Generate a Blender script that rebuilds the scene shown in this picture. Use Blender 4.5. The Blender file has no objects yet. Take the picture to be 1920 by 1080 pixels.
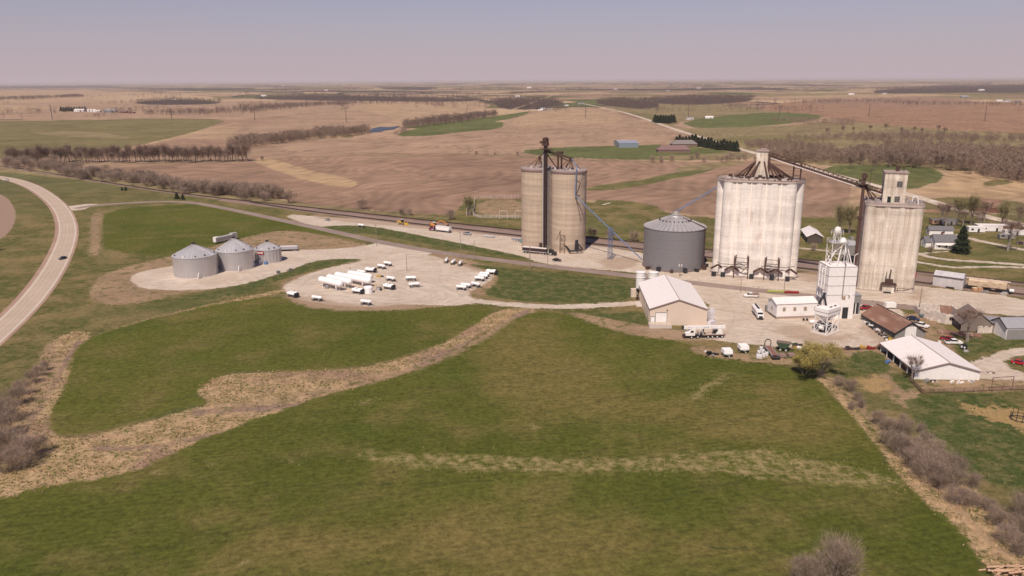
import bpy, math, random
import numpy as np
random.seed(7); rng = np.random.default_rng(7)
R = math.radians
SC = bpy.context.scene
COL = SC.collection
# ---------------------------------------------------------------- camera
CH, FPX, PITCH, ROLL = 88.0, 1459.0, R(14.95), R(0.33)
FW = np.array([0, math.cos(PITCH), -math.sin(PITCH)])
_r0 = np.array([1.0, 0, 0]); _u0 = np.array([0, math.sin(PITCH), math.cos(PITCH)])
RT = math.cos(ROLL)*_r0 - math.sin(ROLL)*_u0
UP = math.sin(ROLL)*_r0 + math.cos(ROLL)*_u0
from mathutils import Matrix, Vector
cam = bpy.data.cameras.new('camera'); cam.sensor_width = 36; cam.lens = FPX/1920*36
cam.clip_start = 1; cam.clip_end = 200000
co = bpy.data.objects.new('camera', cam); COL.objects.link(co)
M = Matrix(((RT[0], UP[0], -FW[0], 0), (RT[1], UP[1], -FW[1], 0), (RT[2], UP[2], -FW[2], CH), (0, 0, 0, 1)))
co.matrix_world = M
SC.camera = co
# ---------------------------------------------------------------- sky, sun, exposure
SUN_EL, SUN_AZ = 54, 19          # shadows fall away from the viewer and to the right
wd = bpy.data.worlds.new("World"); SC.world = wd; wd.use_nodes = True
wn = wd.node_tree; bg = wn.nodes['Background']
sky = wn.nodes.new('ShaderNodeTexSky'); sky.sky_type = 'NISHITA'; sky.sun_disc = False
sky.sun_elevation = R(SUN_EL); sky.sun_rotation = R(180+SUN_AZ)
sky.air_density = 1.0; sky.dust_density = 1.0; sky.ozone_density = 2.5; sky.altitude = 400
# pale spring haze low over the horizon, the same all round
_v = wn.nodes.new('ShaderNodeTexCoord'); _z = wn.nodes.new('ShaderNodeSeparateXYZ'); wn.links.new(_v.outputs['Generated'], _z.inputs[0])
_e = wn.nodes.new('ShaderNodeMath'); _e.operation = 'MULTIPLY'; wn.links.new(_z.outputs[2], _e.inputs[0]); _e.inputs[1].default_value = -9.0
_x = wn.nodes.new('ShaderNodeMath'); _x.operation = 'EXPONENT'; _x.use_clamp = True; wn.links.new(_e.outputs[0], _x.inputs[0])
_m = wn.nodes.new('ShaderNodeMix'); _m.data_type = 'RGBA'; wn.links.new(_x.outputs[0], _m.inputs[0]); _t = wn.nodes.new('ShaderNodeMix'); _t.data_type = 'RGBA'; _t.blend_type = 'MULTIPLY'; _t.inputs[0].default_value = 1; _t.inputs[7].default_value = (.92, .82, 1.0, 1)
wn.links.new(sky.outputs[0], _t.inputs[6]); wn.links.new(_t.outputs[2], _m.inputs[6])
_m.inputs[7].default_value = (6.9, 5.65, 6.15, 1)
wn.links.new(_m.outputs[2], bg.inputs[0]); bg.inputs[1].default_value = 0.075
sl = bpy.data.lights.new('sun', 'SUN'); sl.energy = 4.85; sl.angle = R(0.53); sl.color = (1, 0.888, 0.752)
so = bpy.data.objects.new('sun', sl); COL.objects.link(so)
sd = Vector((math.sin(R(SUN_AZ))*math.cos(R(SUN_EL)), math.cos(R(SUN_AZ))*math.cos(R(SUN_EL)), -math.sin(R(SUN_EL))))
so.rotation_euler = sd.to_track_quat('-Z', 'Y').to_euler(); so.location = (0, -100, 300)
SC.view_settings.view_transform = 'Standard'; SC.view_settings.look = 'None'
SC.view_settings.exposure = 0.0; SC.view_settings.gamma = 1; SC.view_settings.use_curve_mapping = False
SC.cycles.max_bounces = 4; SC.cycles.volume_bounces = 0
HAZE_D = 0.000036

# ---------------------------------------------------------------- terrain and pixel helpers
def sst(a, b, x):
    t = np.clip((x-a)/(b-a), 0, 1); return t*t*(3-2*t)
def hgt(x, y):
    r = np.sqrt(np.square(x)+np.square(y))
    a = sst(900, 2800, r)
    b = sst(5000, 15000, r)
    h = a*(3.2*np.sin(x/610+1.3)*np.sin(y/480+0.4) + 2.2*np.sin((x+y)/350+2.0) + 1.5*np.sin((x*0.6-y)/260))
    h = h + b*(14*np.sin(x/3900+0.7)*np.sin(y/2900+2.2)+9*np.sin((x-0.7*y)/2100))
    return h
def ray(px, py):
    d = FW + (px-960)/FPX*RT + (540-py)/FPX*UP
    return d
def Gz(px, py, z):
    d = ray(px, py); t = (z-CH)/d[2]
    return np.array([d[0]*t, d[1]*t, z])
def G(px, py):
    d = ray(px, py)
    if d[2] > -0.0035: d = d.copy(); d[2] = -0.0035
    t = -CH/d[2]
    if t < 850: return np.array([d[0]*t, d[1]*t, 0.0])
    t = 800.0
    while t < 60000:
        x, y, z = d[0]*t, d[1]*t, CH+d[2]*t
        if z <= hgt(x, y): break
        t *= 1.004
    return np.array([d[0]*t, d[1]*t, float(hgt(d[0]*t, d[1]*t))])
def Ht(P, py):
    v = np.array([P[0], P[1], -CH]); k = (540-py)/FPX
    return float((k*v.dot(FW)-v.dot(UP))/(UP[2]-k*FW[2]))
def m2(p, q): return math.hypot(q[0]-p[0], q[1]-p[1])
def ang(p, q): return math.atan2(q[1]-p[1], q[0]-p[0])

# ---------------------------------------------------------------- materials
class N:
    def __init__(s, name):
        s.m = bpy.data.materials.new(name); s.m.use_nodes = True
        s.t = s.m.node_tree; s.b = s.t.nodes['Principled BSDF']
    def n(s, typ, **kw):
        nd = s.t.nodes.new(typ)
        for k, v in kw.items():
            if k[0] == 'i' and (k[1].isdigit() or k[1].isupper()):
                key = int(k[1:]) if k[1:].isdigit() else k[1:].replace('_', ' ')
                s.set(nd.inputs[key], v)
            else: setattr(nd, k, v)
        return nd
    def set(s, inp, v):
        if isinstance(v, bpy.types.NodeSocket): s.t.links.new(v, inp)
        elif isinstance(v, bpy.types.Node): s.t.links.new(v.outputs[0], inp)
        else: inp.default_value = v
    def math(s, op, a, b=0.0, c=0.0, clamp=False):
        nd = s.t.nodes.new('ShaderNodeMath'); nd.operation = op; nd.use_clamp = clamp
        s.set(nd.inputs[0], a); s.set(nd.inputs[1], b); s.set(nd.inputs[2], c); return nd.outputs[0]
    def mix(s, f, a, b, blend='MIX'):
        nd = s.t.nodes.new('ShaderNodeMix'); nd.data_type = 'RGBA'; nd.blend_type = blend
        s.set(nd.inputs[0], f)
        for i, v in ((6, a), (7, b)):
            if isinstance(v, tuple) and len(v) == 3: v = v+(1,)
            s.set(nd.inputs[i], v)
        return nd.outputs[2]
    def noise(s, vec, scale, detail=3, rough=0.55, dist=0.0):
        nd = s.n('ShaderNodeTexNoise'); s.set(nd.inputs['Vector'], vec)
        nd.inputs['Scale'].default_value = scale; nd.inputs['Detail'].default_value = detail
        nd.inputs['Roughness'].default_value = rough; nd.inputs['Distortion'].default_value = dist
        return nd.outputs[0]
    def ss(s, v, a, b, to0=0.0, to1=1.0):
        nd = s.n('ShaderNodeMapRange', interpolation_type='SMOOTHSTEP'); s.set(nd.inputs[0], v)
        for i, q in ((1, a), (2, b), (3, to0), (4, to1)): nd.inputs[i].default_value = q
        return nd.outputs[0]
    def map(s, vec, sc):
        nd = s.n('ShaderNodeMapping'); s.set(nd.inputs[0], vec); nd.inputs['Scale'].default_value = sc; return nd.outputs[0]
    def bump(s, h, dist, st=1.0):
        nd = s.n('ShaderNodeBump'); s.set(nd.inputs['Height'], h); nd.inputs['Distance'].default_value = dist
        nd.inputs['Strength'].default_value = st; s.t.links.new(nd.outputs[0], s.b.inputs['Normal'])
_mats = {}
def mat(name, col, rough=0.7, metal=0.0, var=0.25, scale=1.2, dirt=None, dirt_amt=0.5, stretch=(1, 1, 1), spec=0.3):
    """paint / metal / concrete with wear: noise variation plus an optional dirt or rust colour"""
    if name in _mats: return _mats[name]
    s = N(name); tc = s.n('ShaderNodeTexCoord').outputs['Object']; v = s.map(tc, stretch)
    a = s.noise(v, scale, 4, 0.6); b = s.noise(tc, scale*5, 3)
    f = s.math('MULTIPLY_ADD', a, var*1.4, 1-var*0.9); f = s.math('MULTIPLY_ADD', b, var*0.4, f)
    c = s.mix(1.0, col, s.n('ShaderNodeCombineColor', i0=f, i1=f, i2=f).outputs[0], 'MULTIPLY')
    if dirt:
        d = s.noise(v, scale*1.7, 5, 0.65)
        c = s.mix(s.math('MULTIPLY', s.ss(d, 0.47, 0.68), dirt_amt), c, dirt)
    s.set(s.b.inputs['Base Color'], c); s.b.inputs['Roughness'].default_value = rough
    s.b.inputs['Metallic'].default_value = metal; s.b.inputs['Specular IOR Level'].default_value = spec
    _mats[name] = s.m; return s.m
WHITE = mat('white_paint', (0.78, 0.74, 0.72), 0.5, 0, 0.06, 0.6, (0.5, 0.42, 0.36), 0.25)
ROOFW = mat('white_sheet_roof', (0.75, 0.675, 0.655), 0.55, 0, 0.05, 0.3, (0.62, 0.55, 0.5), 0.25)
BEIGE = mat('beige_sheet_wall', (0.62, 0.50, 0.41), 0.6, 0, 0.05, 0.4)
DARK = mat('dark_metal', (0.03, 0.03, 0.035), 0.6)
RUBBER = mat('rubber', (0.018, 0.018, 0.018), 0.85)
HUB = mat('wheel_hub', (0.55, 0.52, 0.5), 0.5)
GLASS = mat('dark_glass', (0.015, 0.02, 0.025), 0.12, 0, 0.05, spec=0.6)
RUSTY = mat('rusty_steel', (0.065, 0.036, 0.030), 0.8, 0, 0.5, 0.8, (0.12, 0.06, 0.04), 0.5)
BROWNST = mat('brown_steel', (0.085, 0.045, 0.038), 0.75, 0, 0.4, 0.5)
GALV = mat('galvanised_frame', (0.5, 0.47, 0.46), 0.5, 0.3, 0.2)
BLUE = mat('blue_paint', (0.10, 0.18, 0.36), 0.55, 0, 0.3)
BLUEP = mat('pale_blue_pipe', (0.15, 0.19, 0.30), 0.5, 0.1, 0.2)
REDP = mat('red_paint', (0.30, 0.02, 0.02), 0.35, 0, 0.2)
YEL = mat('yellow_paint', (0.55, 0.33, 0.06), 0.5, 0, 0.25)
ORG = mat('orange_paint', (0.62, 0.24, 0.05), 0.5, 0, 0.25)
GREENM = mat('green_machine_paint', (0.05, 0.075, 0.045), 0.6, 0, 0.3)
SILV = mat('silver_paint', (0.40, 0.41, 0.42), 0.35, 0.3, 0.1)
BLACKP = mat('black_paint', (0.02, 0.02, 0.022), 0.3, 0, 0.1, spec=0.5)
WOOD = mat('weathered_wood', (0.20, 0.15, 0.12), 0.9, 0, 0.4, 2)
POLEW = mat('pole_wood', (0.26, 0.20, 0.165), 0.9, 0, 0.25, 2)
CONCP = mat('pad_concrete', (0.52, 0.45, 0.40), 0.9, 0, 0.15, 0.5)
ROOFG = mat('grey_shingle', (0.15, 0.14, 0.15), 0.85, 0, 0.2, 2)
RUSTR = mat('rust_roof', (0.20, 0.105, 0.075), 0.8, 0, 0.4, 0.25, (0.38, 0.25, 0.19), 0.6, (1, 0.25, 1))
GREYW = mat('grey_sheet_wall', (0.27, 0.25, 0.24), 0.65, 0.1, 0.15, 0.8)
GREYR = mat('grey_sheet_roof', (0.33, 0.32, 0.34), 0.55, 0.2, 0.12, 0.5)
BARN = mat('barn_red', (0.17, 0.06, 0.05), 0.85, 0, 0.3)
def concrete(name, c1, c2, c3, band=2.4, streak=0.5):
    s = N(name); g = s.n('ShaderNodeNewGeometry').outputs['Position']
    st = s.noise(s.map(g, (0.9, 0.9, 0.035)), 1.0, 5, 0.62)
    bl = s.noise(s.map(g, (0.35, 0.35, 0.12)), 1.0, 4, 0.6)
    z = s.n('ShaderNodeSeparateXYZ', i0=g).outputs[2]
    fn = s.noise(g, 2.2, 4, 0.7)
    zz = s.noise(s.map(g, (0.02, 0.02, band*0.25)), 1.0, 3, 0.6)
    c = s.mix(s.ss(st, 0.36, 0.68), c1, c2)
    c = s.mix(s.math('MULTIPLY', s.ss(bl, 0.52, 0.72), streak), c, c3)
    c = s.mix(0.42, c, s.mix(s.ss(zz, 0.35, 0.65), (0.66, 0.66, 0.66), (1.25, 1.25, 1.25)), 'MULTIPLY')
    c = s.mix(0.6, c, s.mix(s.ss(fn, .3, .7), (0.78, 0.76, 0.74), (1.12, 1.12, 1.12)), 'MULTIPLY')
    fr = s.math('FRACT', s.math('MULTIPLY', z, 0.82)); ln = s.ss(fr, 0.0, 0.09)
    c = s.mix(0.10, c, s.n('ShaderNodeCombineColor', i0=ln, i1=ln, i2=ln).outputs[0], 'MULTIPLY')
    s.set(s.b.inputs['Base Color'], c); s.b.inputs['Roughness'].default_value = 0.9
    s.b.inputs['Specular IOR Level'].default_value = 0.15
    s.bump(s.math('ADD', ln, fn), 0.05, 0.5); return s.m
def corr(name, col, metal, rough, period, axis='Z', var=0.15, ang_n=0):
    """corrugated sheet: ridges along z, or round the object's axis"""
    s = N(name); o = s.n('ShaderNodeTexCoord').outputs['Object']; sp = s.n('ShaderNodeSeparateXYZ', i0=o)
    if axis == 'A':
        a = s.math('MULTIPLY', s.math('ARCTAN2', sp.outputs[0], sp.outputs[1]), ang_n)
    else: a = s.math('MULTIPLY', sp.outputs['XYZ'.index(axis)], 6.2832/period)
    w = s.math('SINE', a)
    n1 = s.noise(s.map(o, (0.5, 0.5, 0.15)), 1, 4, 0.6); n2 = s.noise(o, 2.5, 3)
    f = s.math('MULTIPLY_ADD', n1, var*2, 1-var); f = s.math('MULTIPLY_ADD', n2, var*0.5, f)
    f = s.math('MULTIPLY_ADD', w, 0.14 if axis == 'A' else 0.04, f)
    c = s.mix(1.0, col, s.n('ShaderNodeCombineColor', i0=f, i1=f, i2=f).outputs[0], 'MULTIPLY')
    s.set(s.b.inputs['Base Color'], c); s.b.inputs['Roughness'].default_value = rough; s.b.inputs['Metallic'].default_value = metal
    s.bump(w, 0.03, 0.35); return s.m

# ---------------------------------------------------------------- mesh builder
def tag(o, label=None, cat=None, group=None, kind=None):
    if label: o['label'] = label
    if cat: o['category'] = cat
    if group: o['group'] = group
    if kind: o['kind'] = kind
    return o
def thing(name, label, cat, loc=(0, 0, 0), rz=0.0, group=None):
    o = bpy.data.objects.new(name, None); COL.objects.link(o); o.empty_display_size = 0.5
    o.location = tuple(float(q) for q in loc); o.rotation_euler = (0, 0, rz); return tag(o, label, cat, group)
def link(name, me, parent=None):
    o = bpy.data.objects.new(name, me); COL.objects.link(o)
    if parent is not None: o.parent = parent
    return o
class MB:
    def __init__(s): s.v = []; s.f = []; s.mi = []; s.m = 0
    def add(s, vs, fs):
        k = len(s.v); s.v += [tuple(map(float, q)) for q in vs]
        for f in fs: s.f.append(tuple(i+k for i in f)); s.mi.append(s.m)
        return s
    def box(s, x, y, z, sx, sy, sz, rz=0.0, rx=0.0, tx=1.0, ty=1.0):
        """centre x,y; base z; taper tx,ty at the top"""
        c, n = math.cos(rz), math.sin(rz); vs = []
        for k, (kx, ky) in enumerate(((1, 1), (tx, ty))):
            for a, b in ((-1, -1), (1, -1), (1, 1), (-1, 1)):
                u, w, h = a*sx/2*kx, b*sy/2*ky, k*sz
                if rx: w, h = w*math.cos(rx)-h*math.sin(rx), w*math.sin(rx)+h*math.cos(rx)
                vs.append((x+u*c-w*n, y+u*n+w*c, z+h))
        return s.add(vs, [(3, 2, 1, 0), (4, 5, 6, 7), (0, 1, 5, 4), (1, 2, 6, 5), (2, 3, 7, 6), (3, 0, 4, 7)])
    def tube(s, p, q, r, r2=None, n=6, caps=True):
        p = Vector(p); q = Vector(q); r2 = r if r2 is None else r2
        d = (q-p)
        if d.length < 1e-6: return s
        d.normalize(); a = d.orthogonal().normalized(); b = d.cross(a); vs = []
        for c, rr in ((p, r), (q, r2)):
            for i in range(n):
                t = 2*math.pi*i/n; vs.append(c+(a*math.cos(t)+b*math.sin(t))*rr)
        fs = [(i, (i+1) % n, n+(i+1) % n, n+i) for i in range(n)]
        if caps: fs += [tuple(range(n))[::-1], tuple(range(n, 2*n))]
        return s.add(vs, fs)
    def path(s, pts, r, n=6):
        for a, b in zip(pts[:-1], pts[1:]): s.tube(a, b, r, n=n)
        return s
    def bar(s, p, q, w): return s.tube(p, q, w*0.7071, n=4)
    def lathe(s, prof, n=24, c=(0, 0, 0), axis='z'):
        """prof: (radius, height) pairs"""
        vs = []; fs = []; m = len(prof)
        for r, h in prof:
            for i in range(n):
                t = 2*math.pi*i/n; x, y, z = r*math.cos(t), r*math.sin(t), h
                if axis == 'x': x, y, z = z, x, y
                elif axis == 'y': x, y, z = y, z, x
                vs.append((x+c[0], y+c[1], z+c[2]))
        for j in range(m-1):
            for i in range(n): fs.append((j*n+i, j*n+(i+1) % n, (j+1)*n+(i+1) % n, (j+1)*n+i))
        if prof[0][0] > 0.01: fs.append(tuple(range(n))[::-1])
        if prof[-1][0] > 0.01: fs.append(tuple(range((m-1)*n, m*n)))
        return s.add(vs, fs)
    def prism(s, pts, y0, y1):
        """profile in x,z swept along y"""
        n = len(pts); vs = [(x, y0, z) for x, z in pts]+[(x, y1, z) for x, z in pts]
        return s.add(vs, [tuple(range(n)), tuple(range(n, 2*n))[::-1]]+[(i, (i+n), (i+1) % n+n, (i+1) % n) for i in range(n)])
    def prismx(s, pts, x0, x1):
        n = len(pts); vs = [(x0, y, z) for y, z in pts]+[(x1, y, z) for y, z in pts]
        return s.add(vs, [tuple(range(n))[::-1], tuple(range(n, 2*n))]+[(i, (i+1) % n, (i+1) % n+n, i+n) for i in range(n)])
    def mesh(s, name, mats, smooth=False):
        me = bpy.data.meshes.new(name); me.from_pydata(s.v, [], s.f)
        for m in (mats if isinstance(mats, (list, tuple)) else [mats]): me.materials.append(m)
        if any(s.mi): me.polygons.foreach_set('material_index', s.mi)
        me.validate(); 
        if smooth:
            me.polygons.foreach_set('use_smooth', [True]*len(me.polygons)); me.update()
            try: me.set_sharp_from_angle(angle=R(38))
            except Exception: pass
        me.update(); return me
    def build(s, name, m, parent=None, smooth=False, **kw):
        o = link(name, s.mesh(name, m, smooth), parent)
        return tag(o, **kw) if kw else o
def kids(o): return [c for c in list(COL.objects) if c.parent == o]
def copy_tree(o, parent=None, ch=None):
    if ch is None:
        ch = {}
        for c in COL.objects:
            if c.parent: ch.setdefault(c.parent.name, []).append(c)
    c = o.copy(); COL.objects.link(c); c.parent = parent
    for k in ch.get(o.name, []): copy_tree(k, c, ch)
    return c
def clone(o, loc, rz, label=None, group=None, sc=1.0):
    c = copy_tree(o); c.location = tuple(float(q) for q in loc); c.rotation_euler = (0, 0, rz); c.scale = (sc, sc, sc)
    if label: c['label'] = label
    if group: c['group'] = group
    return c
# ================================================================ GROUND
def chaikin(P, it=2, closed=True):
    P = np.array(P, float)
    for _ in range(it):
        Q = np.roll(P, -1, 0) if closed else P[1:]
        A = P if closed else P[:-1]
        N_ = np.empty((2*len(A), P.shape[1])); N_[0::2] = 0.75*A+0.25*Q; N_[1::2] = 0.25*A+0.75*Q
        if not closed: N_ = np.vstack([P[:1], N_, P[-1:]])
        P = N_
    return P
def wpoly(px, it=1): return np.array([G(*p)[:2] for p in chaikin(px, it)])
def wline(px, it=2): return np.array([G(*p)[:2] for p in chaikin(px, it, False)])
def sd_seg(P, X, Y, closed=True):
    d2 = np.full(X.shape, 1e18); ins = np.zeros(X.shape, bool)
    n = len(P)
    for i in range(n if closed else n-1):
        ax, ay = P[i]; bx, by = P[(i+1) % n]; ex, ey = bx-ax, by-ay
        L = ex*ex+ey*ey+1e-9
        t = np.clip(((X-ax)*ex+(Y-ay)*ey)/L, 0, 1)
        d2 = np.minimum(d2, (X-ax-t*ex)**2+(Y-ay-t*ey)**2)
        if closed:
            c = (ay > Y) != (by > Y)
            with np.errstate(divide='ignore', invalid='ignore'):
                xi = ax+(Y-ay)*ex/(ey if abs(ey) > 1e-9 else 1e-9)
            ins ^= c & (X < xi)
    d = np.sqrt(d2)
    return np.where(ins, d, -d) if closed else -d
th = np.concatenate([np.arange(-42, 42, 0.13), np.arange(42, 318, 6)]); th = np.unique(np.round(np.mod(th+360, 360), 4))
th = np.radians(th)
rr = [0.5, 15, 30, 45, 60]; q = 75.0
while q < 110: rr.append(q); q *= 1.05
while q < 4500: rr.append(q); q *= 1.0068
while q < 90000: rr.append(q); q *= 1.022
rr = np.array(rr); NR, NT = len(rr), len(th)
GX = np.outer(rr, np.sin(th)); GY = np.outer(rr, np.cos(th)); GZ = hgt(GX, GY)
X, Y = GX.ravel(), GY.ravel(); NV = X.size; RAD = np.hypot(X, Y)
def vnoise(x, y, s, seed=0, oct=3):
    """value noise on numpy arrays, world metres"""
    out = np.zeros_like(x); amp = 1; tot = 0
    for o in range(oct):
        u, v = x/s*2**o+seed*17.3, y/s*2**o-seed*9.1
        iu, iv = np.floor(u).astype(np.int64), np.floor(v).astype(np.int64); fu, fv = u-iu, v-iv
        fu = fu*fu*(3-2*fu); fv = fv*fv*(3-2*fv)
        def h(a, b):
            n = (a*374761393+b*668265263+seed*1274126177) & 0xffffffff
            n = ((n ^ (n >> 13))*1274126177) & 0xffffffff
            return ((n ^ (n >> 16)) & 0xffff)/65535.0
        out += amp*((h(iu, iv)*(1-fu)+h(iu+1, iv)*fu)*(1-fv)+(h(iu, iv+1)*(1-fu)+h(iu+1, iv+1)*fu)*fv)
        tot += amp; amp *= 0.5
    return out/tot
# --- colours of the land (albedo)
C = dict(soil=(.285, .180, .124), soil2=(.325, .215, .146), soild=(.255, .160, .112), tan=(.41, .285, .18), stub=(.37, .25, .160),
         green=(.115, .122, .046), dgreen=(.105, .108, .048), pasture=(.225, .172, .092), olive=(.172, .140, .064), rust=(.275, .162, .105),
         straw=(.40, .27, .16), wood=(.072, .052, .045), verge=(.125, .118, .050), lawn=(.115, .120, .045))
col = np.zeros((NV, 3))
# far farmland: quarter-section fields in a slightly turned survey grid
a0 = R(12); U = X*math.cos(a0)+Y*math.sin(a0); V = -X*math.sin(a0)+Y*math.cos(a0)
U = U+40*(vnoise(X, Y, 500, 3)-.5); V = V+40*(vnoise(X, Y, 500, 4)-.5)
def hsh(a, b, k=0):
    n = (a.astype(np.int64)*73856093 ^ b.astype(np.int64)*19349663 ^ (k*83492791)) & 0x7fffffff
    n = (n*1103515245+12345) & 0x7fffffff; return (n >> 8) % 1000/1000.0
fu, fv = np.floor(U/620), np.floor(V/430); sp = hsh(fu, fv, 9) > 0.5
fu2 = np.where(sp, np.floor(U/310), fu*2)
rnd = hsh(fu2, fv, 1); rnd2 = hsh(fu2, fv, 2)
pal = np.array([C['soil'], C['soil2'], C['tan'], C['stub'], C['stub'], C['soil2'], C['pasture'], C['olive'], C['dgreen'], C['soild']])
col[:] = pal[(rnd*9.99).astype(int)]*(0.85+0.3*rnd2)[:, None]
edge = np.minimum(np.abs(U/310-np.round(U/310))*310, np.abs(V/430-np.round(V/430))*430)
col[edge < 9] = C['pasture']
creek = np.abs(vnoise(X, Y, 2300, 11, 3)-0.5)           # wooded creeks
WOODF = ((creek < 0.034) & (vnoise(X, Y, 700, 13, 2) > 0.40)) | ((edge < 22) & (vnoise(X, Y, 900, 15, 2) > 0.56))
WOODF &= RAD > 2300
col[WOODF] = C['wood']
def paint(px, c, it=1, jit=1.0, mask=None):
    P = wpoly(px, it); lo, hi = P.min(0)-5, P.max(0)+5
    k = np.where((X > lo[0]) & (X < hi[0]) & (Y > lo[1]) & (Y < hi[1]))[0]
    if not len(k): return
    d = sd_seg(P, X[k], Y[k])+jit*6*(vnoise(X[k], Y[k], 25, 5)-.5)
    k = k[d > 0]; col[k] = np.array(C[c] if isinstance(c, str) else c)*(0.96+0.08*vnoise(X[k], Y[k], 120, 6))[:, None]
def pline(px, c, w, it=2):
    P = wline(px, it); lo, hi = P.min(0)-w-5, P.max(0)+w+5
    k = np.where((X > lo[0]) & (X < hi[0]) & (Y > lo[1]) & (Y < hi[1]))[0]
    d = sd_seg(P, X[k], Y[k], False)+w/2; k = k[d > 0]; col[k] = C[c]
# middle distance, back to front
WOODP = [[(920, 190), (960, 185), (1040, 186), (1060, 195), (1000, 206), (940, 205)], [(1112, 193), (1150, 188), (1220, 190), (1240, 199), (1210, 205), (1150, 200)], [(1200, 190), (1300, 181), (1420, 183), (1400, 192), (1280, 198)],
         [(240, 192), (330, 186), (420, 191), (400, 196), (280, 197)], [(450, 184), (600, 178), (760, 182), (900, 186), (880, 191), (700, 190), (560, 188)], [(1640, 168), (1800, 160), (1980, 158), (1980, 172), (1800, 174), (1640, 176)],
         [(500, 171), (620, 169), (760, 171), (900, 172), (900, 174), (640, 173)], [(1020, 166), (1200, 167), (1380, 164), (1500, 166), (1380, 169), (1150, 170)], [(-20, 160), (140, 160), (260, 163), (120, 165), (-20, 165)], [(700, 164), (800, 162), (830, 165), (790, 169), (720, 167)], [(300, 166), (480, 165), (480, 168), (320, 169)]]
for px, c in [
    ([(-60, 170), (120, 168), (330, 176), (420, 196), (250, 208), (100, 213), (-60, 210)], 'stub'),
    ([(140, 182), (330, 176), (430, 186), (240, 192)], 'tan'),
    ([(-60, 196), (60, 192), (460, 190), (640, 186), (700, 196), (560, 214), (430, 226), (-60, 222)], 'soil2'),
    ([(-60, 196), (110, 199), (80, 208), (-60, 214)], 'stub'),
    ([(640, 206), (700, 190), (860, 187), (925, 195), (905, 205), (780, 222), (730, 240), (650, 238)], 'stub'),
    ([(450, 236), (640, 200), (755, 222), (690, 238), (560, 246), (430, 262)], 'soil2'),
    ([(-60, 228), (120, 226), (300, 222), (430, 224), (400, 236), (330, 258), (240, 276), (100, 296), (-60, 300)], 'olive'),
    ([(30, 247), (180, 246), (270, 262), (140, 258)], 'pasture'),
    ([(200, 292), (330, 259), (400, 262), (520, 262), (430, 285), (300, 296)], 'soil'),
    ([(500, 296), (560, 262), (740, 256), (850, 245), (940, 240), (945, 222), (985, 210), (1100, 198), (1150, 210), (1260, 243), (1400, 285), (1400, 292), (1340, 292), (1250, 272), (1160, 275), (1000, 283), (960, 290)], 'soil2'),
    ([(985, 212), (1100, 200), (1190, 226), (1060, 235), (945, 240)], 'stub'),
    ([(870, 226), (985, 210), (1000, 206), (975, 220), (880, 236), (740, 242), (780, 235)], 'green'),
    ([(740, 256), (760, 244), (850, 232), (945, 226), (942, 242), (860, 248), (800, 256)], 'green'),
    ([(1050, 200), (1090, 188), (1170, 186), (1100, 198)], 'green'),
    ([(1110, 197), (1280, 192), (1420, 200), (1500, 210), (1400, 214), (1280, 226), (1260, 240), (1170, 212)], 'pasture'),
    ([(1160, 208), (1230, 212), (1250, 232), (1200, 222)], 'olive'),
    ([(1400, 205), (1500, 188), (1700, 186), (1960, 196), (1960, 252), (1760, 243), (1600, 230), (1500, 212)], 'rust'),
    ([(1500, 188), (1700, 184), (1850, 190), (1840, 197), (1620, 199), (1500, 194)], 'soild'),
    ([(1270, 228), (1400, 212), (1500, 211), (1560, 220), (1450, 236), (1310, 243)], 'green'),
    ([(1260, 243), (1330, 240), (1480, 236), (1560, 226), (1760, 243), (1960, 256), (1960, 330), (1760, 318), (1500, 310), (1400, 284)], 'pasture'),
    ([(1330, 258), (1500, 252), (1560, 262), (1440, 272), (1350, 268)], 'olive'),
    ([(440, 300), (520, 293), (760, 285), (960, 290), (1060, 296), (1340, 305), (1440, 300), (1600, 340), (1590, 370), (1580, 412), (1480, 412), (1250, 400), (1160, 376), (980, 376), (890, 374), (860, 400), (700, 395), (560, 385), (480, 350), (420, 335), (380, 305)], 'soil'),
    ([(180, 306), (460, 304), (480, 330), (560, 350), (420, 345), (260, 330)], 'soil'),
    ([(700, 300), (900, 296), (980, 310), (980, 370), (860, 352)], 'soild'),
    ([(640, 388), (760, 355), (890, 372), (862, 408), (760, 402)], 'soild'),
    ([(470, 300), (505, 294), (560, 315), (640, 330), (682, 345), (650, 352), (590, 342), (520, 322)], 'straw'),
    ([(1098, 350), (1200, 338), (1270, 322), (1330, 313), (1335, 320), (1240, 340), (1170, 354), (1098, 359)], 'green'),
    ([(1255, 318), (1300, 308), (1400, 300), (1390, 308), (1300, 322)], 'pasture'),
    ([(960, 284), (1050, 276), (1160, 274), (1250, 270), (1380, 284), (1400, 298), (1250, 302), (1050, 296)], 'green'),
    ([(1200, 296), (1290, 300), (1400, 300), (1420, 292), (1390, 284), (1300, 290)], 'pasture'),
    ([(1098, 374), (1170, 376), (1225, 384), (1254, 400), (1300, 408), (1340, 440), (1098, 452)], 'green'),
    ([(1120, 385), (1180, 386), (1200, 400), (1130, 405)], 'olive'),
    ([(1540, 311), (1640, 308), (1740, 312), (1770, 325), (1765, 340), (1700, 358), (1600, 350), (1560, 335)], 'green'),
    ([(1770, 326), (1830, 324), (1960, 338), (1960, 378), (1800, 370), (1710, 362), (1765, 342)], 'straw'),
    ([(1840, 340), (1890, 335), (1900, 345), (1850, 350)], 'olive'),
    ([(1720, 366), (1960, 380), (1960, 420), (1720, 400)], 'olive'),
    ([(1725, 392), (1760, 390), (1800, 410), (1860, 420), (1800, 420), (1725, 418)], 'rust'),
    ]: paint(px, c)
for px in WOODP: paint(px, 'wood')
pline([(-60, 316), (-20, 308), (470, 305), (520, 296), (900, 288), (1060, 300), (1290, 306)], 'pasture', 9)
pline([(200, 290), (330, 257), (450, 229)], 'straw', 7)
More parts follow.
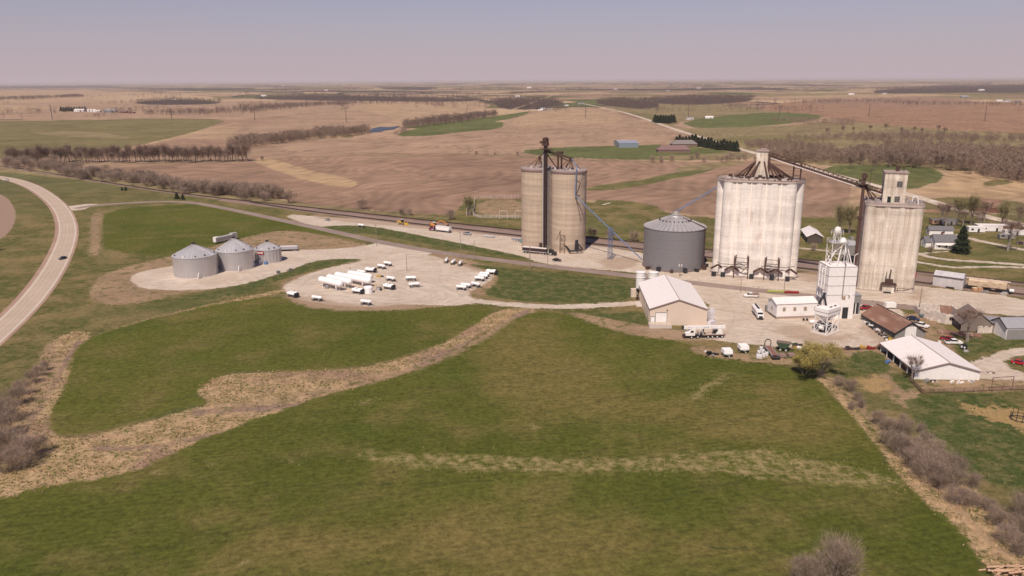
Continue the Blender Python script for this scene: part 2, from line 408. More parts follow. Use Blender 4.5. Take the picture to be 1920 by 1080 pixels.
pline([(960, 206), (1025, 183), (1040, 176)], 'tan', 12)
# near verge, railside and village grass
paint([(-300, 318), (-60, 306), (90, 321), (233, 343), (433, 366), (560, 382), (712, 396), (850, 404), (880, 372), (980, 374), (1098, 376), (1250, 405), (1340, 408),
       (1480, 405), (1580, 410), (1700, 395), (1960, 415), (2400, 430), (2600, 1600), (-800, 1600)], 'verge', 0)
paint([(1480, 408), (1580, 408), (1720, 404), (1960, 430), (1960, 530), (1480, 480)], 'lawn')
paint([(-100, 308), (90, 318), (320, 343), (560, 380), (712, 398), (850, 408), (850, 412), (560, 392), (300, 358), (90, 330), (-100, 314)], 'pasture')
jn = (0.93+0.14*vnoise(X, Y, 90, 8))[:, None]; col *= jn
# --- signed distance layers (metres) for the crisp edges near by
def layer(polys=(), lines=(), it=1):
    out = np.full(NV, -30.0)
    for px in polys:
        P = wpoly(px, it); lo, hi = P.min(0)-30, P.max(0)+30
        k = np.where((X > lo[0]) & (X < hi[0]) & (Y > lo[1]) & (Y < hi[1]))[0]
        out[k] = np.maximum(out[k], sd_seg(P, X[k], Y[k]))
    for px, w in lines:
        P = wline(px); lo, hi = P.min(0)-30, P.max(0)+30
        k = np.where((X > lo[0]) & (X < hi[0]) & (Y > lo[1]) & (Y < hi[1]))[0]
        out[k] = np.maximum(out[k], sd_seg(P, X[k], Y[k], False)+w/2)
    return np.clip(out, -30, 30)
L = {}
L['tan'] = layer([[(-120, 990), (-60, 860), (20, 760), (60, 700), (95, 635), (150, 618), (172, 628), (160, 650), (128, 720), (92, 780), (105, 818), (150, 822), (230, 803), (330, 775), (400, 755), (362, 738), (372, 715), (450, 698), (560, 698), (650, 695), (760, 672), (850, 635), (900, 600), (935, 580), (1005, 576), (1005, 590), (960, 602), (905, 628), (850, 668), (780, 698), (700, 722), (520, 780), (340, 850), (255, 890), (150, 912), (0, 948)],
                  [(1520, 700), (1556, 712), (1610, 768), (1660, 850), (1720, 840), (1800, 900), (1900, 970), (1990, 1090), (1860, 1100), (1560, 740)],
                  [(165, 634), (250, 604), (350, 580), (440, 560), (540, 540), (545, 545), (440, 568), (350, 588), (250, 612)],
                  [(1200, 1100), (1500, 1040), (1620, 1070), (1600, 1120)]])
L['wheat'] = layer([[(-200, 1300), (-150, 955), (0, 935), (60, 918), (150, 902), (255, 884), (340, 842), (420, 806), (520, 772), (620, 737), (700, 716), (780, 692), (850, 662), (905, 622), (960, 598), (1005, 584), (1060, 588), (1150, 613), (1240, 634), (1300, 646), (1380, 668), (1480, 688), (1535, 712), (1590, 772), (1640, 828), (1665, 875), (1720, 930), (1790, 985), (1850, 1060), (1900, 1300)],
                    [(170, 632), (250, 606), (350, 582), (420, 567), (530, 553), (560, 570), (640, 580), (720, 582), (850, 574), (915, 572), (925, 580), (900, 602), (850, 634), (760, 668), (650, 690), (560, 694), (450, 696), (400, 706), (362, 740), (392, 752), (330, 770), (220, 798), (150, 815), (100, 815), (93, 780), (128, 715), (132, 660)],
                    [(195, 396), (290, 385), (400, 382), (500, 402), (600, 427), (690, 452), (640, 446), (560, 432), (500, 438), (420, 452), (395, 470), (330, 480), (200, 474), (190, 430)]], it=1)
L['dry'] = layer([[(640, 850), (760, 845), (1000, 858), (1200, 855), (1400, 838), (1440, 838), (1560, 868), (1680, 893), (1702, 915), (1600, 912), (1450, 900), (1300, 882), (1100, 888), (900, 886), (760, 876)],
                  [(1288, 748), (1310, 728), (1360, 695), (1372, 700), (1330, 735), (1305, 755)], [(225, 912), (240, 905), (252, 915), (238, 922)],
                  [(280, 885), (300, 878), (316, 884), (292, 895)], [(340, 888), (355, 884), (365, 890), (348, 896)], [(380, 868), (400, 864), (410, 868), (392, 873)], [(545, 862), (560, 858), (570, 864), (552, 868)],
                  [(985, 798), (1000, 793), (1018, 799), (998, 805)], [(440, 1058), (460, 1048), (475, 1054), (455, 1062)], [(655, 757), (690, 750), (705, 757), (670, 764)], [(170, 695), (205, 690), (210, 695), (180, 700)]])
L['dirt'] = layer([[(170, 400), (195, 398), (188, 430), (190, 478), (165, 482), (170, 440)], [(165, 562), (175, 525), (215, 505), (330, 478), (400, 462), (500, 434), (560, 432), (640, 449), (712, 462), (600, 470), (540, 482), (400, 545), (320, 552), (300, 562), (220, 575)],
                   [(790, 478), (830, 474), (900, 492), (930, 508), (880, 515), (820, 500)], [(870, 520), (935, 512), (940, 525), (905, 545), (880, 545)],
                   [(520, 535), (545, 520), (620, 500), (740, 478), (800, 478), (930, 510), (930, 545), (870, 572), (700, 585), (560, 575)],
                   [(1060, 585), (1110, 590), (1200, 610), (1290, 622), (1310, 640), (1290, 640), (1200, 632), (1120, 610)],
                   [(1130, 480), (1170, 474), (1202, 482), (1200, 500), (1150, 506), (1125, 498)], [(1000, 545), (1050, 538), (1110, 540), (1080, 556), (1020, 560), (1000, 572)],
                   [(1610, 715), (1645, 702), (1668, 715), (1662, 735), (1625, 730)], [(1790, 752), (1850, 762), (1930, 768), (1990, 810), (1930, 815), (1860, 790)],
                   [(1510, 632), (1600, 628), (1660, 640), (1700, 690), (1650, 690), (1560, 660)], [(1700, 715), (1860, 705), (1930, 712), (1925, 735), (1740, 735)],
                   [(1300, 648), (1340, 652), (1420, 668), (1500, 672), (1500, 684), (1440, 682), (1370, 674), (1320, 668), (1292, 655)], [(1640, 688), (1690, 698), (1745, 762), (1705, 772), (1668, 745)], [(1670, 590), (1740, 585), (1800, 640), (1790, 690), (1740, 650)], [(100, 640), (120, 700), (60, 780), (30, 830), (0, 840), (50, 720), (90, 640)],
                   [(893, 376), (985, 374), (985, 408), (895, 404)]],
                  [([(560, 412), (620, 398), (700, 402)], 9), ([(1540, 700), (1620, 765), (1690, 860), (1790, 945), (1880, 1040)], 2.5), ([(960, 596), (880, 650), (760, 700), (560, 745), (400, 770)], 3)])
L['gravel'] = layer([[(240, 522), (262, 509), (330, 498), (400, 482), (545, 468), (610, 468), (680, 462), (720, 452), (800, 466), (812, 478), (760, 484), (650, 490), (585, 505), (540, 520), (470, 532), (400, 542), (320, 545), (262, 541)],
                     [(528, 540), (545, 527), (600, 505), (680, 489), (745, 476), (800, 476), (850, 492), (895, 505), (930, 515), (915, 530), (870, 552), (905, 566), (850, 574), (760, 570), (700, 577), (620, 572), (548, 560)],
                     [(520, 400), (620, 408), (700, 411), (800, 424), (900, 436), (980, 446), (1110, 458), (1210, 476), (1330, 492), (1500, 512), (1620, 525), (1960, 562), (1960, 598), (1760, 578), (1600, 560), (1400, 535), (1180, 510), (1060, 500), (1000, 490), (960, 476), (850, 458), (740, 434), (640, 422), (590, 426)],
                     [(1190, 512), (1300, 523), (1500, 548), (1640, 566), (1700, 585), (1690, 600), (1660, 620), (1655, 650), (1600, 652), (1480, 652), (1400, 645), (1350, 640), (1300, 632), (1280, 612), (1330, 600), (1330, 560), (1200, 540)],
                     [(1790, 695), (1840, 672), (1890, 654), (1960, 645), (1960, 664), (1900, 668), (1880, 680), (1900, 695), (1960, 706), (1960, 716), (1880, 712), (1820, 708)]],
                    [([(860, 560), (960, 572), (1060, 576), (1200, 568)], 6), ([(1440, 462), (1480, 463), (1620, 476), (1720, 491), (1790, 503), (1840, 499), (1960, 503)], 3.6),
                     ([(1715, 474), (1760, 486), (1860, 492), (1960, 500)], 4.5), ([(1098, 446), (1180, 452)], 2.2), ([(1790, 440), (1850, 455), (1960, 476)], 5), ([(128, 388), (170, 385)], 12), ([(140, 392), (160, 385)], 14),
                     ([(1820, 395), (1860, 400), (1900, 402)], 4), ([(1700, 477), (1780, 471)], 2)])
L['green'] = layer([[(592, 427), (640, 422), (700, 424), (760, 436), (860, 455), (960, 476), (990, 483), (1000, 488), (960, 482), (850, 466), (750, 448), (680, 437)],
                    [(530, 523), (590, 506), (640, 493), (690, 487), (640, 484), (585, 490), (545, 506), (490, 524), (400, 548), (300, 565), (430, 560)],
                    [(800, 484), (900, 497), (1000, 508), (1100, 518), (1185, 526), (1190, 560), (1130, 566), (1010, 568), (940, 560), (900, 550), (945, 525), (900, 500), (830, 488)],
                    [(1795, 492), (1850, 494), (1870, 498), (1820, 500)], [(1160, 588), (1190, 582), (1215, 590), (1218, 612), (1160, 600), (1090, 588)],
                    [(1580, 665), (1650, 655), (1680, 700), (1600, 700)], [(1690, 735), (1930, 740), (1960, 900), (1900, 920), (1800, 880), (1720, 800)],
                    [(1785, 640), (1920, 625), (1960, 640), (1870, 655), (1800, 672)], [(1690, 700), (1720, 720), (1700, 740), (1660, 700)]])
L['track'] = layer([], [([(425, 912), (620, 910), (800, 907), (925, 902)], .9), ([(985, 801), (1050, 795), (1145, 791)], .9), ([(1320, 1020), (1340, 1030), (1392, 1028), (1400, 1024)], 1.0), ([(1400, 1032), (1520, 1036)], .5), ([(490, 655), (600, 652), (700, 655)], .3), ([(300, 392), (400, 402), (520, 425)], .8), ([(360, 395), (460, 412), (560, 428)], .8)])
L['stain'] = layer([[(1440, 614), (1490, 607), (1520, 614), (1550, 630), (1600, 624), (1600, 640), (1540, 644), (1470, 632)], [(1122, 482), (1200, 482), (1198, 500), (1150, 508), (1125, 498)], [(590, 402), (800, 421), (978, 441), (978, 447), (800, 430), (590, 411)],
    [(535, 548), (620, 564), (700, 573), (780, 568), (780, 580), (600, 585), (530, 560)], [(1480, 512), (1545, 505), (1550, 530), (1500, 528)], [(1715, 540), (1745, 543), (1735, 565), (1700, 560)], [(820, 478), (870, 485), (930, 512), (900, 512), (850, 495)], [(1625, 600), (1680, 640), (1660, 650), (1610, 620)], [(1180, 608), (1290, 618), (1360, 634), (1300, 640), (1200, 622)]])
_r = []
for P_ in ([(545, 545), (620, 562), (720, 568), (820, 562), (880, 558), (1000, 572)], [(790, 472), (720, 482), (640, 496), (580, 520), (560, 540)], [(800, 475), (830, 500), (820, 530), (870, 555)], [(720, 456), (640, 480), (540, 505), (430, 530), (300, 530)], [(1200, 540), (1340, 560), (1400, 600), (1500, 640), (1640, 640)], [(1340, 545), (1380, 575), (1370, 625), (1300, 635)],
           [(1500, 575), (1440, 605), (1420, 640)], [(1640, 578), (1620, 610), (1600, 650)], [(560, 410), (700, 418), (850, 434), (1000, 458), (1200, 488), (1400, 520), (1600, 545), (1900, 575)], [(700, 424), (860, 446), (1000, 475)], [(1330, 515), (1500, 535), (1700, 560)], [(1800, 695), (1870, 668), (1950, 655)]):
    for o_ in (0, 2.2): _r.append(([(a, b+o_) for a, b in P_], .7))
L['rut'] = layer([], _r)
L['channel'] = layer([], [([(985, 585), (930, 618), (870, 650), (800, 680), (760, 705), (700, 735), (620, 752), (520, 765), (430, 768), (380, 772)], 4.5), ([(640, 740), (500, 790), (380, 820), (270, 842), (180, 840)], 2.0), ([(150, 640), (110, 700), (60, 780), (20, 850)], 2.5)])
L['worn'] = layer([[(925, 605), (1000, 600), (1080, 640), (1130, 700), (1230, 740), (1330, 760), (1430, 720), (1500, 735), (1570, 800), (1610, 850), (1480, 850), (1300, 820), (1100, 800), (950, 770), (860, 720), (880, 650)], [(560, 960), (900, 940), (1300, 980), (1500, 1040), (1200, 1100), (700, 1100), (300, 1050)]])
L['ochre'] = layer([[(1600, 718), (1640, 704), (1668, 714), (1664, 735), (1625, 732)], [(1795, 756), (1850, 762), (1930, 766), (1990, 812), (1930, 818), (1890, 795), (1840, 785)], [(420, 0+555), (421, 556), (422, 555)]])
L['soil'] = layer([[(-160, 352), (-20, 358), (12, 368), (28, 390), (30, 412), (18, 436), (-10, 456), (-200, 500)]])
me = bpy.data.meshes.new('ground')
ii = np.arange(NR*NT).reshape(NR, NT); nx = np.roll(ii, -1, 1)
F = np.stack([ii[:-1], ii[1:], nx[1:], nx[:-1]], -1).reshape(-1, 4)
me.vertices.add(NV); me.vertices.foreach_set('co', np.stack([X, Y, GZ.ravel()], 1).ravel())
me.loops.add(F.size); me.loops.foreach_set('vertex_index', F.ravel()[::1].astype(np.int32))
me.polygons.add(len(F)); me.polygons.foreach_set('loop_start', np.arange(0, F.size, 4, dtype=np.int32)); me.polygons.foreach_set('loop_total', np.full(len(F), 4, np.int32))
me.update(); me.polygons.foreach_set('use_smooth', np.ones(len(F), bool))
at = me.attributes.new('land', 'FLOAT_COLOR', 'POINT'); at.data.foreach_set('color', np.concatenate([col, np.ones((NV, 1))], 1).astype(np.float32).ravel())
for k, v in L.items():
    at = me.attributes.new('e_'+k, 'FLOAT', 'POINT'); at.data.foreach_set('value', v.astype(np.float32))
g_o = link('ground', me); tag(g_o, kind='structure')
# --- ground material
s = N('ground'); P = s.n('ShaderNodeNewGeometry').outputs['Position']
def attr(n, o=2): 
    a = s.n('ShaderNodeAttribute'); a.attribute_name = n; return a.outputs[o if o else 0]
land = attr('land', 0)
n80 = s.noise(P, 0.012, 3); n25 = s.noise(P, 0.05, 4, 0.6); n6 = s.noise(P, 0.22, 4, 0.62); n1 = s.noise(P, 1.1, 4, 0.68); n03 = s.noise(P, 4.5, 2, 0.6)
grn = s.noise(P, 0.6, 6, 0.78)
warp = s.n('ShaderNodeVectorMath', operation='ADD', i0=P, i1=s.n('ShaderNodeVectorMath', operation='SCALE', i0=s.n('ShaderNodeTexNoise', iVector=P, iScale=0.006).outputs[1], iScale=160.0).outputs[0]).outputs[0]
def rows(sc, rot, src=warp):
    m = s.n('ShaderNodeMapping'); s.set(m.inputs[0], src); m.inputs['Rotation'].default_value = (0, 0, rot); m.inputs['Scale'].default_value = (sc,)*3
    w = s.n('ShaderNodeSeparateXYZ', i0=m.outputs[0]).outputs[0]; return s.math('SINE', w)
def gray(f): return s.n('ShaderNodeCombineColor', i0=f, i1=f, i2=f).outputs[0]
# land colour with tillage lines, damp draws and mottling
r1 = rows(0.42, 0.5); r2 = rows(0.11, 0.5)
f = s.math('MULTIPLY_ADD', r1, 0.085, 1.0); f = s.math('MULTIPLY_ADD', r2, 0.035, f)
f = s.math('ADD', f, s.ss(n25, 0.3, 0.7, -0.10, 0.10)); f = s.math('ADD', f, s.ss(n80, 0.3, 0.7, -0.10, 0.10)); f = s.math('ADD', f, s.ss(grn, 0.3, 0.7, -0.20, 0.20))
rid = s.math('MINIMUM', s.math('ABSOLUTE', s.math('SUBTRACT', s.noise(warp, 0.009, 3, 0.5), 0.5)), s.math('ABSOLUTE', s.math('SUBTRACT', s.math('FRACT', s.math('MULTIPLY', s.noise(P, 0.0030, 2, 0.5), 8.0)), 0.5)))
f = s.math('MULTIPLY', f, s.ss(rid, 0.0, 0.04, 0.84, 1.02))
c = s.mix(1.0, land, gray(f), 'MULTIPLY')
# verge: near grass gets straw and dark clumps
near = s.ss(s.n('ShaderNodeVectorMath', operation='LENGTH', i0=P).outputs['Value'], 560, 900, 1, 0)
vg = s.mix(s.ss(n6, 0.40, 0.60), (.082, .086, .022), (.160, .128, .050)); vg = s.mix(s.ss(n25, 0.42, 0.64, 0, .85), vg, (.245, .170, .080)); vg = s.mix(s.ss(n80, .55, .7, 0, .6), vg, (.085, .098, .03))
vg = s.mix(0.75, vg, gray(s.ss(grn, 0.28, 0.72, 0.5, 1.5)), 'MULTIPLY')
isgr = s.ss(s.math('SUBTRACT', s.n('ShaderNodeSeparateColor', i0=land).outputs[1], s.n('ShaderNodeSeparateColor', i0=land).outputs[0]), -0.045, -0.01)
c = s.mix(s.math('MULTIPLY', s.math('MULTIPLY', near, isgr), 0.8), c, vg)
def edge_(name, amp, soft=0.5, nz=None):
    e = attr('e_'+name); w = s.math('ADD', s.math('ADD', s.math('MULTIPLY', s.math('SUBTRACT', n6, 0.5), amp*2.2), s.math('MULTIPLY', s.math('SUBTRACT', n1, 0.5), amp*1.3)), s.math('MULTIPLY', s.math('SUBTRACT', grn, 0.5), amp*1.6))
    return s.ss(s.math('ADD', e, w), -soft, soft)
tan_grass = s.mix(s.ss(n6, 0.38, 0.64), (.42, .285, .165), (.31, .215, .11))  # dry waterway grass: tan, mottled with soil, green specks and channel mud
tan_grass = s.mix(s.ss(n25, 0.48, 0.7), tan_grass, (.29, .18, .13)); tan_grass = s.mix(s.math('MULTIPLY', s.ss(n1, 0.48, 0.60), s.ss(n6, 0.35, 0.55)), tan_grass, (.085, .090, .026)); tan_grass = s.mix(s.math('MULTIPLY', s.ss(s.math('ADD', attr('e_channel'), s.math('MULTIPLY', s.math('SUBTRACT', n6, .5), 5.0)), -1, 1), .85), tan_grass, (.235, .155, .12))
tan_grass = s.mix(0.7, tan_grass, gray(s.ss(grn, 0.28, 0.72, 0.55, 1.45)), 'MULTIPLY')
c = s.mix(edge_('tan', 3.0), c, tan_grass)
dirt = s.mix(s.ss(n25, 0.35, 0.65), (.35, .235, .145), (.27, .18, .115)); dirt = s.mix(s.ss(n6, 0.5, 0.66), dirt, (.13, .118, .045))
dirt = s.mix(0.6, dirt, gray(s.ss(grn, 0.3, 0.7, 0.65, 1.35)), 'MULTIPLY')
# winter wheat
wr = rows(3.6, 1.35, P); wr2 = rows(0.36, 1.35, P)
wh = s.mix(s.ss(n80, 0.32, 0.70), (.074, .084, .015), (.108, .106, .023)); wh = s.mix(s.ss(n25, 0.45, 0.72), wh, (.136, .115, .036))
wh = s.mix(s.ss(s.noise(P, 0.03, 3, 0.6), 0.54, 0.74, 0, .7), wh, (.064, .088, .014))
wf = s.math('MULTIPLY_ADD', wr, 0.05, 1.0); wf = s.math('MULTIPLY_ADD', wr2, 0.02, wf); wf = s.math('ADD', wf, s.ss(n6, 0.3, 0.7, -0.08, 0.08)); wf = s.math('ADD', wf, s.ss(grn, 0.25, 0.75, -0.42, 0.42)); wf = s.math('ADD', wf, s.ss(n1, 0.3, 0.7, -0.10, 0.10))
wf = s.math('ADD', wf, s.ss(n03, 0.3, 0.7, -0.12, 0.12))
wh = s.mix(1.0, wh, gray(wf), 'MULTIPLY')
wo = s.math('MULTIPLY', s.ss(s.math('ADD', attr('e_worn'), s.math('MULTIPLY', s.math('SUBTRACT', n25, .5), 40.0)), -10, 14), s.ss(n6, .25, .7, .45, .9))
wh = s.mix(wo, wh, s.mix(1.0, (.168, .128, .044), gray(wf), 'MULTIPLY'))
tl_ = s.ss(rows(.24, 1.15, P), .985, 1.0)
wh = s.mix(s.math('MULTIPLY', tl_, .22), wh, (.04, .045, .015))
c = s.mix(edge_('wheat', 2.6, .9), c, wh)
ed = attr('e_dry'); cl = s.noise(P, 0.42, 6, 0.74)
md = s.math('MULTIPLY', s.ss(s.math('ADD', ed, s.math('MULTIPLY', s.math('SUBTRACT', n6, 0.5), 9.0)), -1, 2), s.ss(cl, 0.40, 0.64, 0, .85))
c = s.mix(md, c, s.mix(n1, (.42, .31, .16), (.25, .20, .09)))
c = s.mix(s.math('MULTIPLY', s.ss(s.math('ADD', attr('e_track'), s.math('MULTIPLY', s.math('SUBTRACT', n1, .5), .8)), -.15, .35), .6), c, (.035, .045, .018))
c = s.mix(s.math('MULTIPLY', edge_('dirt', 4.0, 1.2), 0.92), c, dirt)
gv = s.mix(s.ss(n25, 0.35, 0.68), (.56, .465, .385), (.50, .40, .32)); gv = s.mix(s.ss(n6, 0.48, 0.75, 0, .6), gv, (.47, .34, .255))
tr = s.noise(s.map(warp, (0.05, 0.6, 1)), 1.0, 3, 0.6)
gv = s.mix(0.75, gv, gray(s.ss(tr, 0.35, 0.65, 0.84, 1.12)), 'MULTIPLY'); gv = s.mix(0.5, gv, gray(s.ss(grn, 0.3, 0.7, 0.85, 1.15)), 'MULTIPLY')
c = s.mix(edge_('gravel', 2.2, 0.7), c, gv)
c = s.mix(s.math('MULTIPLY', s.ss(s.math('ADD', attr('e_stain'), s.math('MULTIPLY', s.math('SUBTRACT', n6, .5), 9.0)), -2, 3), s.ss(n1, .2, .8, .45, .85)), c, (.34, .235, .165))
c = s.mix(s.math('MULTIPLY', s.ss(s.math('ADD', attr('e_rut'), s.math('MULTIPLY', s.math('SUBTRACT', n1, .5), 1.2)), -.5, .5), .30), c, (.33, .25, .195))
gg = s.mix(s.ss(n6, 0.42, 0.62), (.062, .080, .022), (.125, .115, .045)); gg = s.mix(s.ss(n1, 0.56, 0.7, 0, .7), gg, (.24, .17, .10))
gg = s.mix(0.8, gg, gray(s.ss(grn, 0.28, 0.72, 0.5, 1.5)), 'MULTIPLY')
c = s.mix(edge_('green', 2.6, 0.6), c, gg)
so_ = s.mix(s.ss(rows(1.7, 0.1, P), -0.5, 0.8), (.27, .18, .135), (.34, .235, .18))
och = s.mix(s.ss(n1, .4, .62), (.40, .26, .12), (.30, .20, .09))
c = s.mix(s.math('MULTIPLY', edge_('ochre', 7.0, 1.0), .9), c, och)
c = s.mix(edge_('soil', 0.5), c, so_)
s.set(s.b.inputs['Base Color'], c); s.b.inputs['Roughness'].default_value = 0.95; s.b.inputs['Specular IOR Level'].default_value = 0.08
s.bump(s.math('ADD', grn, s.math('MULTIPLY', n03, 0.4)), 0.5, 0.8)
me.materials.append(s.m)

# ================================================================ ROADS, WATER, RAILWAY
def resample(P, step):
    P = np.array(P); d = np.r_[0, np.cumsum(np.hypot(*np.diff(P, axis=0).T))]; n = max(2, int(d[-1]/step))
    t = np.linspace(0, d[-1], n); return np.stack([np.interp(t, d, P[:, 0]), np.interp(t, d, P[:, 1])], 1)
def normals(P):
    T = np.gradient(P, axis=0); T /= np.hypot(T[:, 0], T[:, 1])[:, None]; return np.stack([-T[:, 1], T[:, 0]], 1)
def ribbon(name, P, o0, o1, z, m, parent=None, kind=None, terr=False):
    P = resample(P, 4 if not terr else 12); Nn = normals(P); mb = MB(); vs = []
    for p, n in zip(P, Nn):
        for o in (o0, o1):
            x, y = p+n*o; vs.append((x, y, z+(float(hgt(x, y)) if terr else 0)))
    mb.add(vs, [(2*i, 2*i+1, 2*i+3, 2*i+2)[::-1] for i in range(len(P)-1)])
    o = mb.build(name, m, parent); return tag(o, kind=kind) if kind else o
def roadmat(name, c1, c2, track=True):
    s = N(name); P = s.n('ShaderNodeNewGeometry').outputs['Position']
    a = s.noise(P, 0.08, 4, 0.6); b = s.noise(P, 1.5, 4, 0.7)
    c = s.mix(s.ss(a, 0.35, 0.65), c1, c2); c = s.mix(0.4, c, s.n('ShaderNodeCombineColor', i0=s.ss(b, .3, .7, .75, 1.2), i1=s.ss(b, .3, .7, .75, 1.2), i2=s.ss(b, .3, .7, .75, 1.2)).outputs[0], 'MULTIPLY')
    s.set(s.b.inputs['Base Color'], c); s.b.inputs['Roughness'].default_value = 0.9; s.b.inputs['Specular IOR Level'].default_value = 0.15; return s.m
HWY = roadmat('highway_concrete', (.43, .335, .265), (.47, .365, .29)); ASP = roadmat('faded_asphalt', (.245, .180, .155), (.285, .215, .18))
TRK = roadmat('tyre_band', (.405, .31, .24), (.435, .33, .26)); SHO = roadmat('shoulder_gravel', (.32, .20, .155), (.37, .24, .18)); LINE = mat('road_line_paint', (.62, .56, .50), .8, 0, .25, .8)
GRV = roadmat('gravel_road', (.60, .50, .41), (.42, .32, .25))
hw = wline([(-260, 850), (-120, 722), (0, 622), (62, 560), (100, 507), (121, 463), (129, 430), (120, 399), (101, 376), (69, 353), (37, 340), (8, 333.5), (-60, 324), (-200, 312)])
ribbon('highway_shoulder', hw, -6.0, 6.8, 0.012, SHO, kind='structure')
ribbon('highway', hw, -5.0, 5.0, 0.03, HWY, kind='structure')
for o in (-2.7, -1.1, 1.1, 2.7): ribbon('tyre_band', hw, o-0.35, o+0.35, 0.036, TRK, kind='structure')
for o in (-4.25, 4.25): ribbon('highway_edge_line', hw, o-0.13, o+0.13, 0.042, LINE, kind='structure')
cy = MB(); Pc = resample(hw, 3.0); Nc = normals(Pc)
for i in range(0, len(Pc)-1, 4):
    a, b = Pc[i], Pc[i+1]; n = Nc[i]*0.07
    cy.add([(*(a-n), .042), (*(a+n), .042), (*(b+n), .042), (*(b-n), .042)], [(3, 2, 1, 0)])
cy.build('highway_centre_dashes', mat('yellow_line', (.52, .38, .18), .8), kind='stuff')
cr = wline([(142, 391), (175, 385), (230, 381), (300, 377.5), (360, 379), (430, 392), (520, 411), (620, 433), (730, 458), (860, 479), (1000, 496), (1180, 517), (1330, 534), (1500, 553), (1640, 569), (1760, 583), (1960, 608), (2200, 640)])
ribbon('county_road', cr, -3.6, 3.6, 0.02, ASP, kind='structure')
far_road = wline([(1090, 194), (1120, 200), (1160, 208), (1210, 223), (1255, 240), (1320, 260), (1400, 284), (1450, 297), (1500, 311), (1600, 338), (1720, 370), (1790, 392), (1860, 410), (1960, 432)])
ribbon('gravel_road', far_road, -5.5, 5.5, 0.35, GRV, kind='structure', terr=True)
ribbon('farm_track', wline([(1130, 384), (1145, 380)]), -1, 1, .03, GRV, kind='structure')
wp = wpoly([(692, 249), (697, 242), (712, 239), (730, 239.5), (750, 237), (738, 243), (722, 245), (712, 248)], 0); wz = max(float(hgt(*p)) for p in wp)+0.4
wm = N('pond_water'); wm.b.inputs['Base Color'].default_value = (.018, .026, .042, 1); wm.b.inputs['Roughness'].default_value = 0.3; wm.b.inputs['Specular IOR Level'].default_value = 0.15
w = MB(); w.add([(x, y, wz) for x, y in wp], [tuple(range(len(wp)))]); w.build('pond_water', wm.m, kind='structure')
# railway
BALL = roadmat('ballast', (.17, .115, .095), (.215, .15, .125)); RAILM = mat('rail_steel', (.085, .055, .045), .6, .3, .3); TIE = mat('sleeper', (.07, .05, .042), .9, 0, .4)
def railway(name, px, label, w=3.4):
    P = resample(wline(px), 6); Nn = normals(P); t = thing(name, label, 'railway track', (*P[0], 0)); o = P[0]
    mb = MB(); prof = [(-w, 0.0), (-w*0.55, .45), (w*0.55, .45), (w, 0.0)]; vs = []
    for p, n in zip(P, Nn):
        for u, z in prof: vs.append((p[0]-o[0]+n[0]*u, p[1]-o[1]+n[1]*u, z))
    mb.add(vs, [(4*i+j, 4*i+j+1, 4*i+j+5, 4*i+j+4)[::-1] for i in range(len(P)-1) for j in range(3)]); mb.build('ballast', BALL, t)
    for u in (-0.75, 0.75):
        r = MB(); vs = []
        for p, n in zip(P, Nn):
            for du, z in ((-.07, .6), (-.07, .78), (.07, .78), (.07, .6)): vs.append((p[0]-o[0]+n[0]*(u+du), p[1]-o[1]+n[1]*(u+du), z))
        r.add(vs, [(4*i+j, 4*i+j+1, 4*i+j+5, 4*i+j+4)[::-1] for i in range(len(P)-1) for j in range(3)]); r.build('rail', RAILM, t)
    Q = resample(P, 0.62); Nq = normals(Q); tm = MB()
    for i, (p, n) in enumerate(zip(Q, Nq)):
        if np.hypot(*p) > 900: continue
        a = math.atan2(n[1], n[0]); tm.box(p[0]-o[0], p[1]-o[1], .44, 2.6, .24, .14, a)
    tm.build('sleepers', TIE, t, kind='stuff'); return t
railway('railway_track', [(-260, 292), (0, 311), (90, 325), (233, 348), (320, 361.5), (433, 375), (560, 388), (712, 404.5), (850, 420), (978, 433.5), (1207, 457), (1486, 486.5), (1720, 511), (1960, 537), (2300, 575)], 'main line railway on dark ballast running behind the tall concrete elevators')
railway('railway_track', [(470, 380), (575, 397), (712, 413), (850, 429), (978, 444), (1207, 469), (1400, 493.5), (1600, 516), (1750, 535), (1960, 559), (2300, 600)], 'siding track beside the gravel yard where the hopper car stands', 2.6)
bed = roadmat('railway_bed', (.235, .165, .14), (.27, .19, .155))
ribbon('railway_bed', wline([(420, 374), (575, 393), (712, 410), (850, 426), (978, 440), (1207, 464), (1400, 484), (1600, 506), (1750, 525), (1960, 550), (2300, 590)]), -6.5, 6.5, 0.008, bed, kind='structure')
# haze
hb = MB(); B = 95000
hb.add([(x, y, z) for z in (-45, 95) for x, y in ((-B, -B), (B, -B), (B, B), (-B, B))], [(3, 2, 1, 0), (4, 5, 6, 7), (0, 1, 5, 4), (1, 2, 6, 5), (2, 3, 7, 6), (3, 0, 4, 7)])
hm = bpy.data.materials.new('haze'); hm.use_nodes = True; ht = hm.node_tree; ht.nodes.remove(ht.nodes['Principled BSDF'])
pv = ht.nodes.new('ShaderNodeVolumePrincipled'); pv.inputs['Color'].default_value = (1.0, 0.885, 0.885, 1); pv.inputs['Density'].default_value = HAZE_D; pv.inputs['Anisotropy'].default_value = 0.0
ht.links.new(pv.outputs[0], ht.nodes['Material Output'].inputs['Volume'])
hb.build('haze', hm, kind='stuff')
